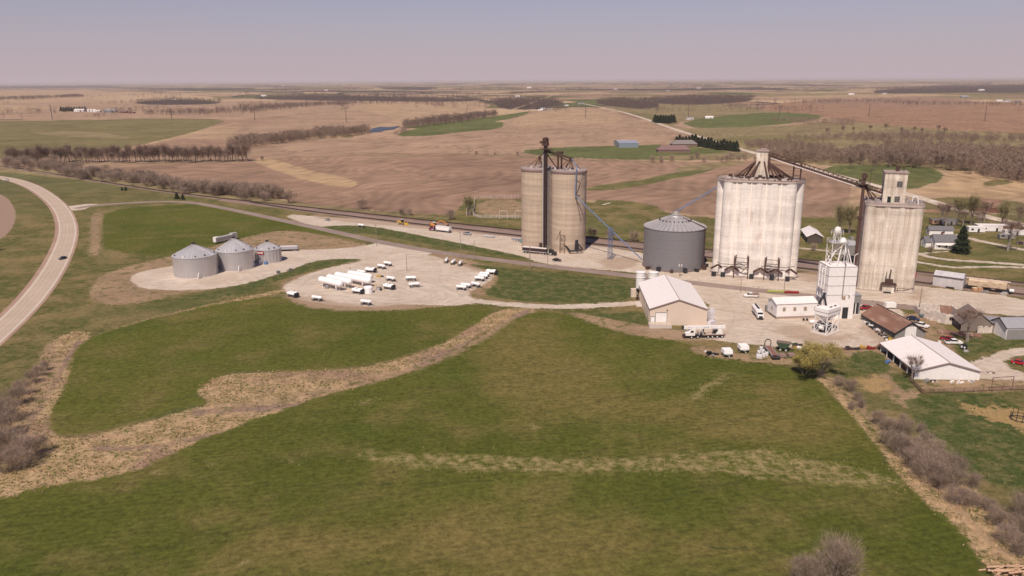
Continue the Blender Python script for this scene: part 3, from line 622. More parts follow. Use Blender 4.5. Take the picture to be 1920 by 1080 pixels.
# ================================================================ CONCRETE ELEVATORS AND STEEL BINS
CON1 = concrete('tan_concrete', (.47, .365, .28), (.52, .41, .32), (.40, .30, .225), 2.2, 0.3)
CON2 = concrete('white_washed_concrete', (.82, .76, .71), (.73, .655, .60), (.55, .44, .37), 0.8, 0.6)
CON3 = concrete('stained_concrete', (.66, .585, .505), (.46, .37, .29), (.80, .73, .65), 0.8, 0.8)
ROOFC = mat('elevator_roof', (.34, .26, .235), .9, 0, .4, .5)
LIP2 = mat('pale_roof_edge', (.46, .38, .34), .85, 0, .4)
LIP = mat('roof_edge_band', (.20, .14, .125), .85, 0, .3)
ROW = ang(G(850, 428), G(1750, 535))         # the elevators stand parallel to the railway
def cyl_silo(t, name, x, y, r, h, m, n=40, a0=0, lip=True, roof=ROOFC):
    MB().lathe([(r, 0), (r, h)], n, (x, y, 0)).build(name, m, t, smooth=True)
    if lip: MB().lathe([(r*1.012+.05, h-.9), (r*1.012+.18, h-.85), (r*1.012+.18, h), (r, h+.05)], n, (x, y, 0)).build('roof_edge', LIP, t, smooth=False)
    MB().lathe([(r, h+.02), (r*.98, h+.32), (0.01, h+.55)], n, (x, y, 0)).build('roof', roof, t)
def ladder_tower(mb, x, y, z0, z1, w, th=.12, step=3.0):
    c = [(x+a*w/2, y+b*w/2) for a, b in ((-1, -1), (1, -1), (1, 1), (-1, 1))]
    for px, py in c: mb.bar((px, py, z0), (px, py, z1), th)
    n = max(1, int((z1-z0)/step)); hs = (z1-z0)/n
    for i in range(n):
        for k in range(4):
            a, b = c[k], c[(k+1) % 4]; z = z0+i*hs
            mb.bar((*a, z+hs), (*b, z+hs), th*.8); mb.bar((*(a if i % 2 else b), z), (*(b if i % 2 else a), z+hs), th*.7)
def rail_ring(mb, pts, z, h=1.05, closed=True):
    n = len(pts)
    for i in range(n if closed else n-1):
        a, b = pts[i], pts[(i+1) % n]
        mb.bar((*a, z), (*a, z+h), .07); mb.bar((*a, z+h), (*b, z+h), .07); mb.bar((*a, z+h*.5), (*b, z+h*.5), .05)
# ---- twin round elevator
E1 = G(1065, 468); rad = 9.25
e1 = thing('grain_elevator', 'tan concrete elevator of two fat round silos with a tall brown leg and blue spout', 'grain elevator', E1, ROW)
H1 = Ht(G(1065, 475.5), 323.5)
cyl_silo(e1, 'silo', 0, 0, rad, H1, CON1); cyl_silo(e1, 'silo', -2*rad-.1, 0, rad, H1, CON1)
LG = G(1026.5, 471); c_, s_ = math.cos(-ROW), math.sin(-ROW)
def loc(t, P, rz=None):
    rz = t.rotation_euler[2]; dx, dy = P[0]-t.location[0], P[1]-t.location[1]
    return (dx*math.cos(-rz)-dy*math.sin(-rz), dx*math.sin(-rz)+dy*math.cos(-rz))
lx, ly = -rad-.05, -8.2
HL = Ht((E1[0]+lx*math.cos(ROW)-ly*math.sin(ROW), E1[1]+lx*math.sin(ROW)+ly*math.cos(ROW), 0), 262)
lg = MB()
for dx in (-.62, .42): lg.box(lx+dx, ly, 0, .72, 1.1, HL-3)
leg = lg.build('elevator_leg', mat('dark_leg', (.045, .028, .028), .6, 0, .3), e1)
sh = MB().box(lx-1.75, ly+.3, 3, .5, .5, H1+6); ladder_tower(sh, lx+1.9, ly+.5, 0, H1, 1.1, .07, 2.2); sh.build('ladder', GALV, e1)
hd = MB().box(lx-.2, ly, HL-3, 3.6, 1.8, 2.6, tx=.7).tube((lx-.2, ly-1.2, HL), (lx-.2, ly+1.2, HL), 1.25, n=14); hd.build('leg_head', RUSTY, e1)
pf = MB().box(lx, ly, HL-5, 5.6, 3.6, .15); rail_ring(pf, [(lx-2.8, ly-1.8), (lx+2.8, ly-1.8), (lx+2.8, ly+1.8), (lx-2.8, ly+1.8)], HL-4.9); pf.box(lx-2.6, ly, HL-2, 1.6, 1, 1.2); pf.build('head_platform', RUSTY, e1)
def spider(t, top, hub, feet, m=RUSTY, r=.28, rf=.13, name='spout'):
    mb = MB().tube(top, hub, r, n=8).tube((hub[0], hub[1], hub[2]+.5), (hub[0], hub[1], hub[2]-.9), .6, n=8)
    for f in feet: mb.tube(hub, f, rf, n=5)
    return mb.build(name, m, t)
for cx, nf in ((0, 9), (-2*rad-.1, 9)):
    hub = (cx+(1.5 if cx == 0 else 1.5), -1.5, H1+6.2)
    spider(e1, (lx, ly, HL-5.5), hub, [(cx+6*math.cos(2*math.pi*i/nf)*(.5+.5*(i % 2)), 6*math.sin(2*math.pi*i/nf)*(.5+.5*(i % 2)), H1+.6) for i in range(nf)])
MB().tube((lx+.5, ly, HL-6), (1.5, -4, H1+5.5), .3, n=8).tube((lx+.6, ly, HL-5), (4.5, -3, H1+6.5), .22, n=6).build('spout', RUSTY, e1)
MB().tube((lx, ly, HL-6.5), (lx+3.8, ly+6, H1+.5), .28, n=6).build('spout', RUSTY, e1)
MB().box(lx+2.3, ly+8.8, H1, .7, .7, 9).box(lx+4.4, ly+8.8, H1, .7, .7, 9).box(lx+3.3, ly+8.8, H1+8.4, 3.4, 1.4, 1.1).build('dust_leg', RUSTY, e1)
rr_ = MB()
for cx in (0, -2*rad-.1): rail_ring(rr_, [(cx+(rad+.1)*math.cos(a), (rad+.1)*math.sin(a)) for a in np.linspace(0, 2*math.pi, 33)[:-1]], H1+.1)
rr_.build('roof_railing', GALV, e1)
eq = MB()
for i in range(22):
    a, q = random.uniform(0, 6.28), random.uniform(1.5, 7.5); cx = random.choice((0, -2*rad)); eq.box(cx+q*math.cos(a), q*math.sin(a), H1+.4, random.uniform(.5, 1.4), random.uniform(.5, 1), random.uniform(.4, 1.1), random.random())
eq.build('roof_equipment', mat('roof_machinery', (.55, .47, .44), .7), e1, kind='stuff')
def Wp(px, py, z): return Gz(px, py, z)
def L3(t, P): return (*loc(t, P), P[2])
# the blue spout that runs down to the steel bin
b1 = (7.3, -4.9, H1+2.4); b2 = (7.6, -6.1, H1+1); b3 = (7.6, -6.9, Ht(G(1082, 474), 366))
endP = G(1204, 493); eL = (*loc(e1, endP), 1.6)
sp = MB().tube((2.5, -1.5, H1+6.2), b1, .3, n=8).tube(b1, b2, .32, n=8).tube(b2, b3, .32, n=8).tube(b3, eL, .30, n=8)
sp.build('blue_spout', BLUEP, e1)
tr = MB(); tr.tube((9.2, -1, H1-1), (7.8, -6.6, b3[2]), .12); tr.tube((8.6, -3.5, H1-12), (7.8, -6.8, b3[2]), .12); tr.tube((9.2, -.5, H1-8), (7.9, -5.8, H1-4), .1); tr.tube((9.0, -2.5, b3[2]-14), (7.9, -7, b3[2]-.5), .12)
tr.build('spout_brace', RUSTY, e1)
for fr in (.25, .38, .52, .7): 
    p = [b3[k]+(eL[k]-b3[k])*fr for k in range(3)]; MB().box(p[0], p[1], p[2]-.5, .9, .9, 1.0).build('pipe_joint', BLUEP, e1)
tP = G(1143.5, 486); tl = loc(e1, tP); tz = Ht(tP, 424)
tt = MB(); ladder_tower(tt, tl[0], tl[1], 0, tz-1, 1.7, .16, 3); tt.build('support_tower', BLUEP, e1)
# loading gear at the foot
ft = MB(); ladder_tower(ft, *loc(e1, G(1057, 474)), 0, 9.5, 2.2, .12, 2); q = loc(e1, G(1050, 474)); ft.bar((q[0], q[1], 0), (q[0], q[1], 12), .35); ft.bar((q[0]-2, q[1], 7), (q[0], q[1], 11.5), .2); ft.build('stair_tower', RUSTY, e1)
ft = MB(); q = loc(e1, G(996, 463)); ft.bar((q[0], q[1], 0), (q[0], q[1], 9), .4).bar((q[0]-2.5, q[1], 1), (q[0], q[1], 7), .22).bar((q[0]+1.3, q[1], 1), (q[0]+1.3, q[1], 7.5), .3); ft.build('loading_spout', RUSTY, e1)
ft = MB(); a = loc(e1, G(1062, 474)); b = loc(e1, G(1092, 475)); ft.bar((a[0], a[1]-1, 4), (a[0]+3, a[1]-1.5, 1.5), .7).bar((a[0]+3, a[1]-1.5, 1.5), (b[0], b[1]-1, 2), .8).box(b[0]-3, b[1]-1, 2, 1.6, 1.6, 5, tx=.5).bar((b[0]-2, b[1]-1, 5), (b[0]+.5, b[1]-.5, 2), .5); ft.build('truck_scale_conveyor', DARK, e1)
MB().box(lx, ly-.5, 0, 6, 3.5, 1.2).box(lx-2.3, ly-1, 0, 1.2, 1.2, 4).build('leg_boot', BROWNST, e1)

# ---- big grey steel bin
GREYBIN = corr('grey_corrugated_bin', (.235, .225, .235), .35, .5, 1.1, 'Z', .10)
BROOF = corr('bin_roof_sheet', (.36, .335, .34), .35, .5, 1, 'A', .35, 40)
B4 = G(1262, 497.5); r4 = 14.7; h4 = Ht(G(1262, 511), 434.5); a4 = Ht(B4, 401)
b4 = thing('grain_bin', 'big dark grey corrugated steel bin with a ribbed conical roof between two elevators', 'grain bin', B4)
nb = MB(); k = 9
for i in range(k):
    z0, z1 = h4*i/k, h4*(i+1)/k; MB().lathe([(r4+.03*(i % 2), z0), (r4+.03*(i % 2), z1-.02)], 56).build('wall_ring', GREYBIN, b4, smooth=True)
MB().lathe([(r4+.25, h4-.1), (r4+.3, h4+.1), (3.2, a4-1.3), (2.6, a4-.6), (.01, a4-.4)], 56).build('roof', BROOF, b4)
ribm = MB().bar((r4+.1, 0, h4+.25), (3.4, 0, a4-1.15), .22).mesh('roof_rib', mat('rib_metal', (.50, .46, .46), .5, .3))
for i in range(40):
    o = link('roof_rib', ribm, b4); o.rotation_euler = (0, 0, 2*math.pi*i/40)
rg = MB()
for i in range(24):
    a = 2*math.pi*i/24; rg.box(7.5*math.cos(a), 7.5*math.sin(a), h4+(a4-h4)*.5, .7, .5, .5, a)
rg.build('roof_vents', DARK, b4, kind='stuff')
pf = MB().box(0, 0, a4-.4, 3.4, 3.4, .15).box(0, 0, a4-.2, 1.6, 1, 1.4); rail_ring(pf, [(-1.8, -1.8), (1.8, -1.8), (1.8, 1.8), (-1.8, 1.8)], a4-.2); pf.build('peak_platform', GALV, b4)
ld = MB(); ld.bar((3, -3, a4-1.4), (r4*.86, -r4*.5, h4+.6), .5); ld.bar((r4*.86, -r4*.52, h4+.6), (r4*.86, -r4*.56, 0), .35); ld.build('ladder', RUSTY, b4)
for i in range(7):
    a = R(-150+i*23); MB().box((r4+1.2)*math.cos(a), (r4+1.2)*math.sin(a), 0, 1.8, 1.5, 2.2 if i % 2 else 1.4, a).build('aeration_fan', DARK if i in (1, 3, 4, 6) else RUSTY, b4)
MB().lathe([(r4+.35, 0), (r4+.35, .5), (r4, .5)], 56).build('foundation_ring', LIP, b4)
tp = Ht(B4, 402); P2 = G(1335, 492); fz = Ht(P2, 349)
MB().tube((0, 0, a4+.8), (P2[0]-B4[0]+1.5, P2[1]-B4[1]+.5, fz), .26, n=8).bar((0, 0, a4+1.6), (P2[0]-B4[0]+1.5, P2[1]-B4[1]+.5, fz+.8), .16).build('filling_spout', BLUEP, b4)

# ---- white-washed elevator of many silos
FA, FB = G(1346, 516.5), G(1479, 523.5)          # front row, left and right faces at the ground
A2 = G(1337, 515); ROW2 = ang(G(1358, 518), G(1466, 525.5))
E2 = (G(1358, 518)+G(1466, 525.5))/2; D2 = m2(G(1358, 518), G(1466, 525.5))/4; r2_ = D2/2
e2 = thing('grain_elevator', 'tall white concrete elevator of many joined silos with a tapered headhouse on top', 'grain elevator', E2, ROW2)
H2 = Ht(G(1412, 521), 340)
for row_, n_ in ((0, 5), (1, 6), (2, 5)):
    for i in range(n_):
        x = (i-(n_-1)/2)*D2*1.0; y = r2_+row_*D2*.9
        if row_ and 0 < i < n_-1 and row_ == 1: continue
        MB().lathe([(r2_*1.0, 0), (r2_*1.0, H2)], 26, (x, y, 0)).build('silo', CON2, e2, smooth=True)
mb = MB()
for i in range(4): mb.box((i-1.5)*D2, r2_*.65, 0, D2*.56, r2_*1.0, H2-.01)
for i in range(4): MB().box((i-1.5)*D2-.3, r2_*.1, 0, .5, .5, H2-.6).build('pilaster', mat('pale_seam', (.84, .74, .66), .9, 0, .15), e2)
mb.build('web_wall', CON2, e2)
def hull(rows, infl=.25):
    pts = []
    for (x, y, r) in rows:
        for a in np.linspace(0, 2*math.pi, 17)[:-1]: pts.append((x+(r+infl)*math.cos(a), y+(r+infl)*math.sin(a)))
    pts = sorted(set(pts))
    def half(ps):
        h = []
        for p in ps:
            while len(h) > 1 and (h[-1][0]-h[-2][0])*(p[1]-h[-2][1])-(h[-1][1]-h[-2][1])*(p[0]-h[-2][0]) <= 0: h.pop()
            h.append(p)
        return h
    a, b = half(pts), half(pts[::-1]); return a[:-1]+b[:-1]
def slab(t, name, pts, z0, z1, m):
    n = len(pts); mb = MB(); mb.add([(*p, z0) for p in pts]+[(*p, z1) for p in pts], [tuple(range(n))[::-1], tuple(range(n, 2*n))]+[(i, (i+1) % n, (i+1) % n+n, i+n) for i in range(n)]); return mb.build(name, m, t)
rows2 = [((i-2)*D2, r2_, r2_) for i in range(5)]+[((i-2.5)*D2, r2_+D2*.9, r2_) for i in (0, 5)]+[((i-2)*D2, r2_+D2*1.8, r2_) for i in range(5)]
hp = hull(rows2); slab(e2, 'roof_edge', hp, H2-.5, H2+.05, LIP2); hp2 = hull(rows2, .05); slab(e2, 'roof', hp2, H2+.051, H2+.5, ROOFC)
rl = MB(); rail_ring(rl, hp[::2], H2+.1); rl.build('roof_railing', RUSTY, e2)
cy2 = r2_+D2*.9; w2 = 5.0; TH = Ht(G(1417, 508), 281)
hh = MB(); hh.add([(x*k, cy2+y*k2, z) for z, k, k2 in ((H2+.4, 1.55, 1.1), (H2+5.4, 1.0, 1.0), (TH, .98, .98)) for x, y in ((-w2/2, -w2/2), (w2/2, -w2/2), (w2/2, w2/2), (-w2/2, w2/2))],
                  [(0, 1, 5, 4), (1, 2, 6, 5), (2, 3, 7, 6), (3, 0, 4, 7), (4, 5, 9, 8), (5, 6, 10, 9), (6, 7, 11, 10), (7, 4, 8, 11), (8, 9, 10, 11)]); hh.build('headhouse', CON3, e2)
MB().box(0, cy2, TH-.05, w2*1.12, w2*1.12, .5).box(.5, cy2+.4, TH+.45, 2.5, 2, .7).build('headhouse_roof', ROOFC, e2)
MB().box(-.3, cy2-w2/2*1.1-.02, H2+1.2, 1.7, .1, .9).build('headhouse_opening', DARK, e2)
ox = w2/2+.6; MB().box(ox, cy2-1, H2+.4, 1, 1.4, TH-H2-1.6).build('headhouse_leg', BROWNST, e2)
for sx_, tx_, ty_ in [(-1, -13, -1), (-1, -10.5, -2.2), (-1, -8, 2), (-.4, -4.6, -4), (-.3, -6, -3.4), (.4, 3.6, -4), (1, 7, -3), (1, 9.5, -2.4), (1, 12, -1), (1, 14, .5), (1, 15, 2), (1, 11, 3.4)]:
    MB().tube((sx_*w2/2, cy2-(w2/2 if abs(sx_) < .9 else 1.2), H2+8.2), (tx_*D2/7.4, cy2+ty_, H2+.8), .36, n=6).build('spout', BROWNST, e2)
eq = MB()
for i in range(60):
    x, y = random.uniform(-2.2, 2.2)*D2, random.uniform(0.2, 2.5)*D2*.9; eq.box(x, y, H2+.5, random.uniform(.5, 3.4), random.uniform(.4, .9), random.uniform(.3, 1.2), random.choice((0, 1.57, .4)))
eq.build('roof_equipment', RUSTY, e2, kind='stuff')
eq = MB()
for i in range(30):
    x, y = random.uniform(-2.3, 2.3)*D2, random.uniform(0.2, 1.2)*D2; eq.box(x, y, H2+.5, random.uniform(.6, 2.2), random.uniform(.4, 1), random.uniform(.2, .8), random.random())
eq.build('roof_clutter', mat('pale_machinery', (.55, .48, .44), .8), e2, kind='stuff')
# the scalloped canopy and truck-loading frames round the foot
yf = 0.0
for i in range(6):
    for j in range(2):
        x0 = (i-3)*D2+j*D2/2; x1 = x0+D2/2; za, zb = (3.2, 5.2) if j == 0 else (5.2, 3.2)
        if 2 <= i < 3: continue
        MB().bar((x0, -.9-(0 if abs(i-2.5) < 2.4 else -1.5), za), (x1, -.9-(0 if abs(i-2.5) < 2.4 else -1.5), zb), .75).build('canopy_strut', BROWNST, e2)
MB().path([(-2.6*D2, 1.2, 6.5), (-2.3*D2, -1, 6), (-.6*D2, -1.1, 6.1)], .15).build('canopy_rail', RUSTY, e2); MB().path([(.5*D2, -1.1, 6.1), (2.2*D2, -1, 6), (2.8*D2, 2, 6.5)], .15).build('canopy_rail', RUSTY, e2)
for x0 in (-1.35*D2, .75*D2):
    g = MB()
    for dx in (0, 6.2): g.bar((x0+dx, -2.3, 0), (x0+dx, -2.3, 10.5), .42).bar((x0+dx, -2.3, 5), (x0+dx+(.6 if dx == 0 else -.6), -.4, 10.5), .5)
    g.bar((x0, -2.3, 7.6), (x0+6.2, -2.3, 7.6), .25).bar((x0, -2.3, 9.6), (x0+6.2, -2.3, 9.6), .2).bar((x0, -2.3, 5.5), (x0+6.2, -2.3, 5.5), .3).bar((x0, -2.3, 6.2), (x0+3.1, -2.3, 2.6), .3).bar((x0+6.2, -2.3, 6.2), (x0+3.1, -2.3, 2.6), .3)
    g.build('loading_frame', BROWNST, e2)
for x0 in (-2.1*D2, -.1*D2, 1.3*D2, 2.35*D2, -2.75*D2):
    MB().box(x0, -1.2, 0, 2.0, 1.2, 2.1).tube((x0, -1.9, 1.2), (x0, -.6, 1.2), .8, n=10).build('aeration_fan', DARK, e2)
slab(e2, 'foundation', hull(rows2, 1.0), 0, .7, mat('foundation_concrete', (.36, .30, .27), .9))

# ---- stained older elevator with square headhouse
FL, FR = G(1620, 543.5), G(1700, 549.5); ROW3 = ang(FL, FR); D3 = m2(FL, FR)/3; r3 = D3/2
E3 = (FL+FR)/2
e3 = thing('grain_elevator', 'weathered stained concrete elevator with a square windowed headhouse, right of the white one', 'grain elevator', E3, ROW3)
H3 = Ht(G(1662, 546), 385)
for row_ in range(3):
    for i in range(4):
        if row_ == 1 and i in (1, 2): continue
        MB().lathe([(r3*1.02, 0), (r3*1.02, H3)], 26, ((i-1.5)*D3, r3+row_*D3*.98, 0)).build('silo', CON3, e3, smooth=True)
mb = MB()
for i in range(3): mb.box((i-1)*D3, r3*.55, 0, D3*.62, r3*.9, H3-.01)
for sx_ in (-1, 1): 
    for j in range(2): mb.box(sx_*(1.5*D3+r3*.45), r3+(j+.5)*D3*.98, 0, r3*.9, D3*.55, H3-.01)
mb.build('web_wall', CON3, e3)
rows3 = [((i-1.5)*D3, r3+j*D3*.98, r3) for i in range(4) for j in (0, 2)]
hp = hull(rows3, .3); slab(e3, 'roof_edge', hp, H3-.55, H3+.1, LIP2); slab(e3, 'roof', hull(rows3, .1), H3+.101, H3+.4, ROOFC)
rl = MB(); rail_ring(rl, hp[::2], H3+.1); rl.build('roof_railing', GALV, e3)
hx, hy, hw_, hd_ = -.1*D3, r3+D3*.9, 1.62*D3*.96, 1.35*D3
hP = (E3[0]+hx*math.cos(ROW3)-(hy-hd_/2)*math.sin(ROW3), E3[1]+hx*math.sin(ROW3)+(hy-hd_/2)*math.cos(ROW3), 0)
T3 = Ht(hP, 325)
MB().box(hx, hy, H3+.4, hw_, hd_, T3-H3-.4).build('headhouse', CON3, e3)
MB().box(hx, hy, T3, hw_+.7, hd_+.7, .55).build('headhouse_roof', ROOFC, e3)
mb = MB().box(hx+.6, hy, T3+.55, 1.4, 1.4, 2.2).tube((hx+1.3, hy, T3+2), (hx+3, hy, T3+2.2), .15).bar((hx+3, hy, T3+.5), (hx+3, hy, T3+2.3), .3); mb.build('roof_vent', RUSTY, e3)
WINM = mat('old_window', (.09, .08, .075), .4)
def window(t, x, y, z, w, h, nx=2, nz=3, rz=0.0, m=WINM, fm=GREYW):
    f = MB()
    c, s0 = math.cos(rz), math.sin(rz)
    fr = MB()
    for u, v, a, b in ((0, 0, w, .12), (0, h, w, .12)): fr.box(x+u*c, y+u*s0, z+v-.06, a+.12, .12, b, rz)
    for i in range(nx+1):
        u = -w/2+w*i/nx; fr.box(x+u*c, y+u*s0, z, .1, .12, h, rz)
    for i in range(1, nz): fr.box(x, y, z+h*i/nz, w, .1, .07, rz)
    o = fr.build('window', fm, t); MB().box(x, y, z, w, .05, h, rz).build('pane', m, o); return o
window(e3, hx+1.6, hy-hd_/2-.03, H3+7.2, 2.1, 2.3); window(e3, hx+1.3, hy-hd_/2-.03, H3+.9, 2.0, 2.3)
MB().box(hx-1.8, hy-hd_/2-.04, H3+.5, 1.3, .12, 2.6).build('doorway', BLACKP, e3); MB().box(hx-.5, hy-hd_/2-.3, H3+.5, 1.2, .12, 2.4, .4).build('door', mat('pale_door', (.55, .55, .42), .7), e3)
eq = MB()
for i in range(46):
    s1 = random.random(); x = random.uniform(-1.9, -1.0)*D3 if s1 < .5 else random.uniform(.8, 1.9)*D3; y = random.uniform(.2, 2.6)*D3
    eq.box(x, y, H3+.4, random.uniform(.4, 1.4), random.uniform(.4, .8), random.uniform(.4, 1.6), random.random())
eq.build('roof_equipment', mat('roof_machinery2', (.34, .29, .28), .7), e3, kind='stuff')
MB().path([(1.15*D3, r3*.8, H3+.4), (1.15*D3, r3*.8, H3+3.2), (1.3*D3, r3*.8, H3+3.9), (1.5*D3, r3*.8, H3+3.2), (1.55*D3, r3*.8, H3+.4)], .22, 8).build('vent_pipe', WHITE, e3)
tl3 = G(1598.5, 536); q = loc(e3, tl3); zt = Ht(tl3, 330)
MB().box(q[0], q[1], 0, 1.25, 1.1, zt-1).box(q[0]-.1, q[1], zt*.62, 2.0, 1.7, 1.0).build('elevator_leg', BROWNST, e3)
mb = MB().tube((q[0], q[1]-.9, zt), (q[0], q[1]+.9, zt), 1.2, n=12).box(q[0]-.6, q[1], zt-3.6, 5, 3, .15).box(q[0]-1.4, q[1], zt-2.5, 1.3, .8, 1); rail_ring(mb, [(q[0]-3, q[1]-1.5), (q[0]+2, q[1]-1.5), (q[0]+2, q[1]+1.5), (q[0]-3, q[1]+1.5)], zt-3.5); mb.bar((q[0]+2.4, q[1], zt-4), (q[0]+2.4, q[1], zt+2.2), .15).bar((q[0]-1.5, q[1], zt+2.2), (q[0]+2.4, q[1], zt+2.2), .15); mb.build('leg_head', RUSTY, e3)
for ex, ez in ((3.4, 2.8), (4.8, 1.6), (6.3, 3)):
    MB().tube((q[0], q[1], zt-3), (q[0]+ex, q[1]+3, H3+ez*.4), .24, n=6).build('spout', RUSTY, e3)
mb = MB().box(q[0]+.3, q[1]-.4, 0, 3.2, 2.5, 2.2).box(q[0]+2.2, q[1]-.6, 0, 1.2, 1.2, 5.5); mb.bar((q[0]+2, q[1]-1, 3), (q[0]+1, q[1]-1, 8.5), .5); mb.build('leg_boot', RUSTY, e3)
mb = MB().box(.15*D3, -1.6, 3.4, 6.4, 2.2, .8, tx=.8).box(.15*D3, -1.4, 4.2, 3, 1.2, 1.6).bar((.15*D3, -1.6, 5.5), (.2*D3, -1.6, 10), .5).bar((.1*D3-1, -1.6, 5.5), (.1*D3-1, -1.6, 9), .25); mb.build('truck_spout', RUSTY, e3)
MB().box(.15*D3, -.9, 0, 4.6, 2, 3.2).build('pit_house', CON3, e3); MB().box(.1*D3, -2.3, 0, 3.2, 1.6, .5, tx=.8).build('pit_roof', DARK, e3)
MB().path([(.8*D3, -.6, .2), (.8*D3, -.6, 2), (1.5*D3, -.4, 1.8), (2*D3, 1, 2)], .12).build('yard_railing', RUSTY, e3)
MB().box(1.95*D3, r3, 6.5, 1.2, 1.4, 2.2).build('side_hopper', REDP, e3); MB().box(1.97*D3, r3, 1, .6, .8, 5.5).build('side_downpipe', RUSTY, e3)
slab(e3, 'foundation', hull(rows3, .8), 0, .35, mat('foundation_concrete', (.36, .30, .27), .9))
# ---- inclined conveyor gallery between the two
PA = Vector((E2[0]+ (w2/2)*math.cos(ROW2)-cy2*math.sin(ROW2), E2[1]+(w2/2)*math.sin(ROW2)+cy2*math.cos(ROW2), TH-2.3))
PBx = hx-hw_/2; PB = Vector((E3[0]+PBx*math.cos(ROW3)-hy*math.sin(ROW3), E3[1]+PBx*math.sin(ROW3)+hy*math.cos(ROW3), H3+3.6))
gal = thing('conveyor_bridge', 'long rusty inclined conveyor bridge joining the two elevator tops', 'conveyor', PA)
dv = PB-PA; n = 24; g1 = MB(); side = Vector((-dv.y, dv.x, 0)).normalized()*1.0
g1.bar((0, 0, .2), tuple(dv+Vector((0, 0, .2))), 1.1); g1.build('conveyor_casing', BROWNST, gal)
g2 = MB()
for s1 in (-1, 1):
    g2.bar(tuple(side*s1), tuple(dv+side*s1), .28); g2.bar(tuple(side*s1+Vector((0, 0, 1.8))), tuple(dv+side*s1+Vector((0, 0, 1.8))), .2)
    for i in range(n):
        a = dv*(i/n)+side*s1; b = dv*((i+1)/n)+side*s1; g2.bar(tuple(a), tuple(b+Vector((0, 0, 1.8))), .13); g2.bar(tuple(b), tuple(b+Vector((0, 0, 1.8))), .13)
g2.build('truss', RUSTY, gal)
MB().bar(tuple(side*-1.15-Vector((0, 0, .2))), tuple(dv+side*-1.15-Vector((0, 0, .2))), .42).build('walkway', mat('pale_walkway', (.55, .48, .45), .7), gal)
f1 = 0.27; sup = dv*f1; base_z = H2+.5-PA.z; mb = MB()
for du in (-1.6, 1.6):
    uu = dv.normalized()*du; mb.bar((sup.x+uu.x, sup.y+uu.y, base_z), (sup.x+uu.x, sup.y+uu.y, sup.z-uu.z*0+1.5), .5)
for k in range(3): mb.bar((sup.x-1.6*dv.normalized().x, sup.y-1.6*dv.normalized().y, base_z+2+k*3), (sup.x+1.6*dv.normalized().x, sup.y+1.6*dv.normalized().y, base_z+2+k*3), .2)
mb.build('trestle', RUSTY, gal)

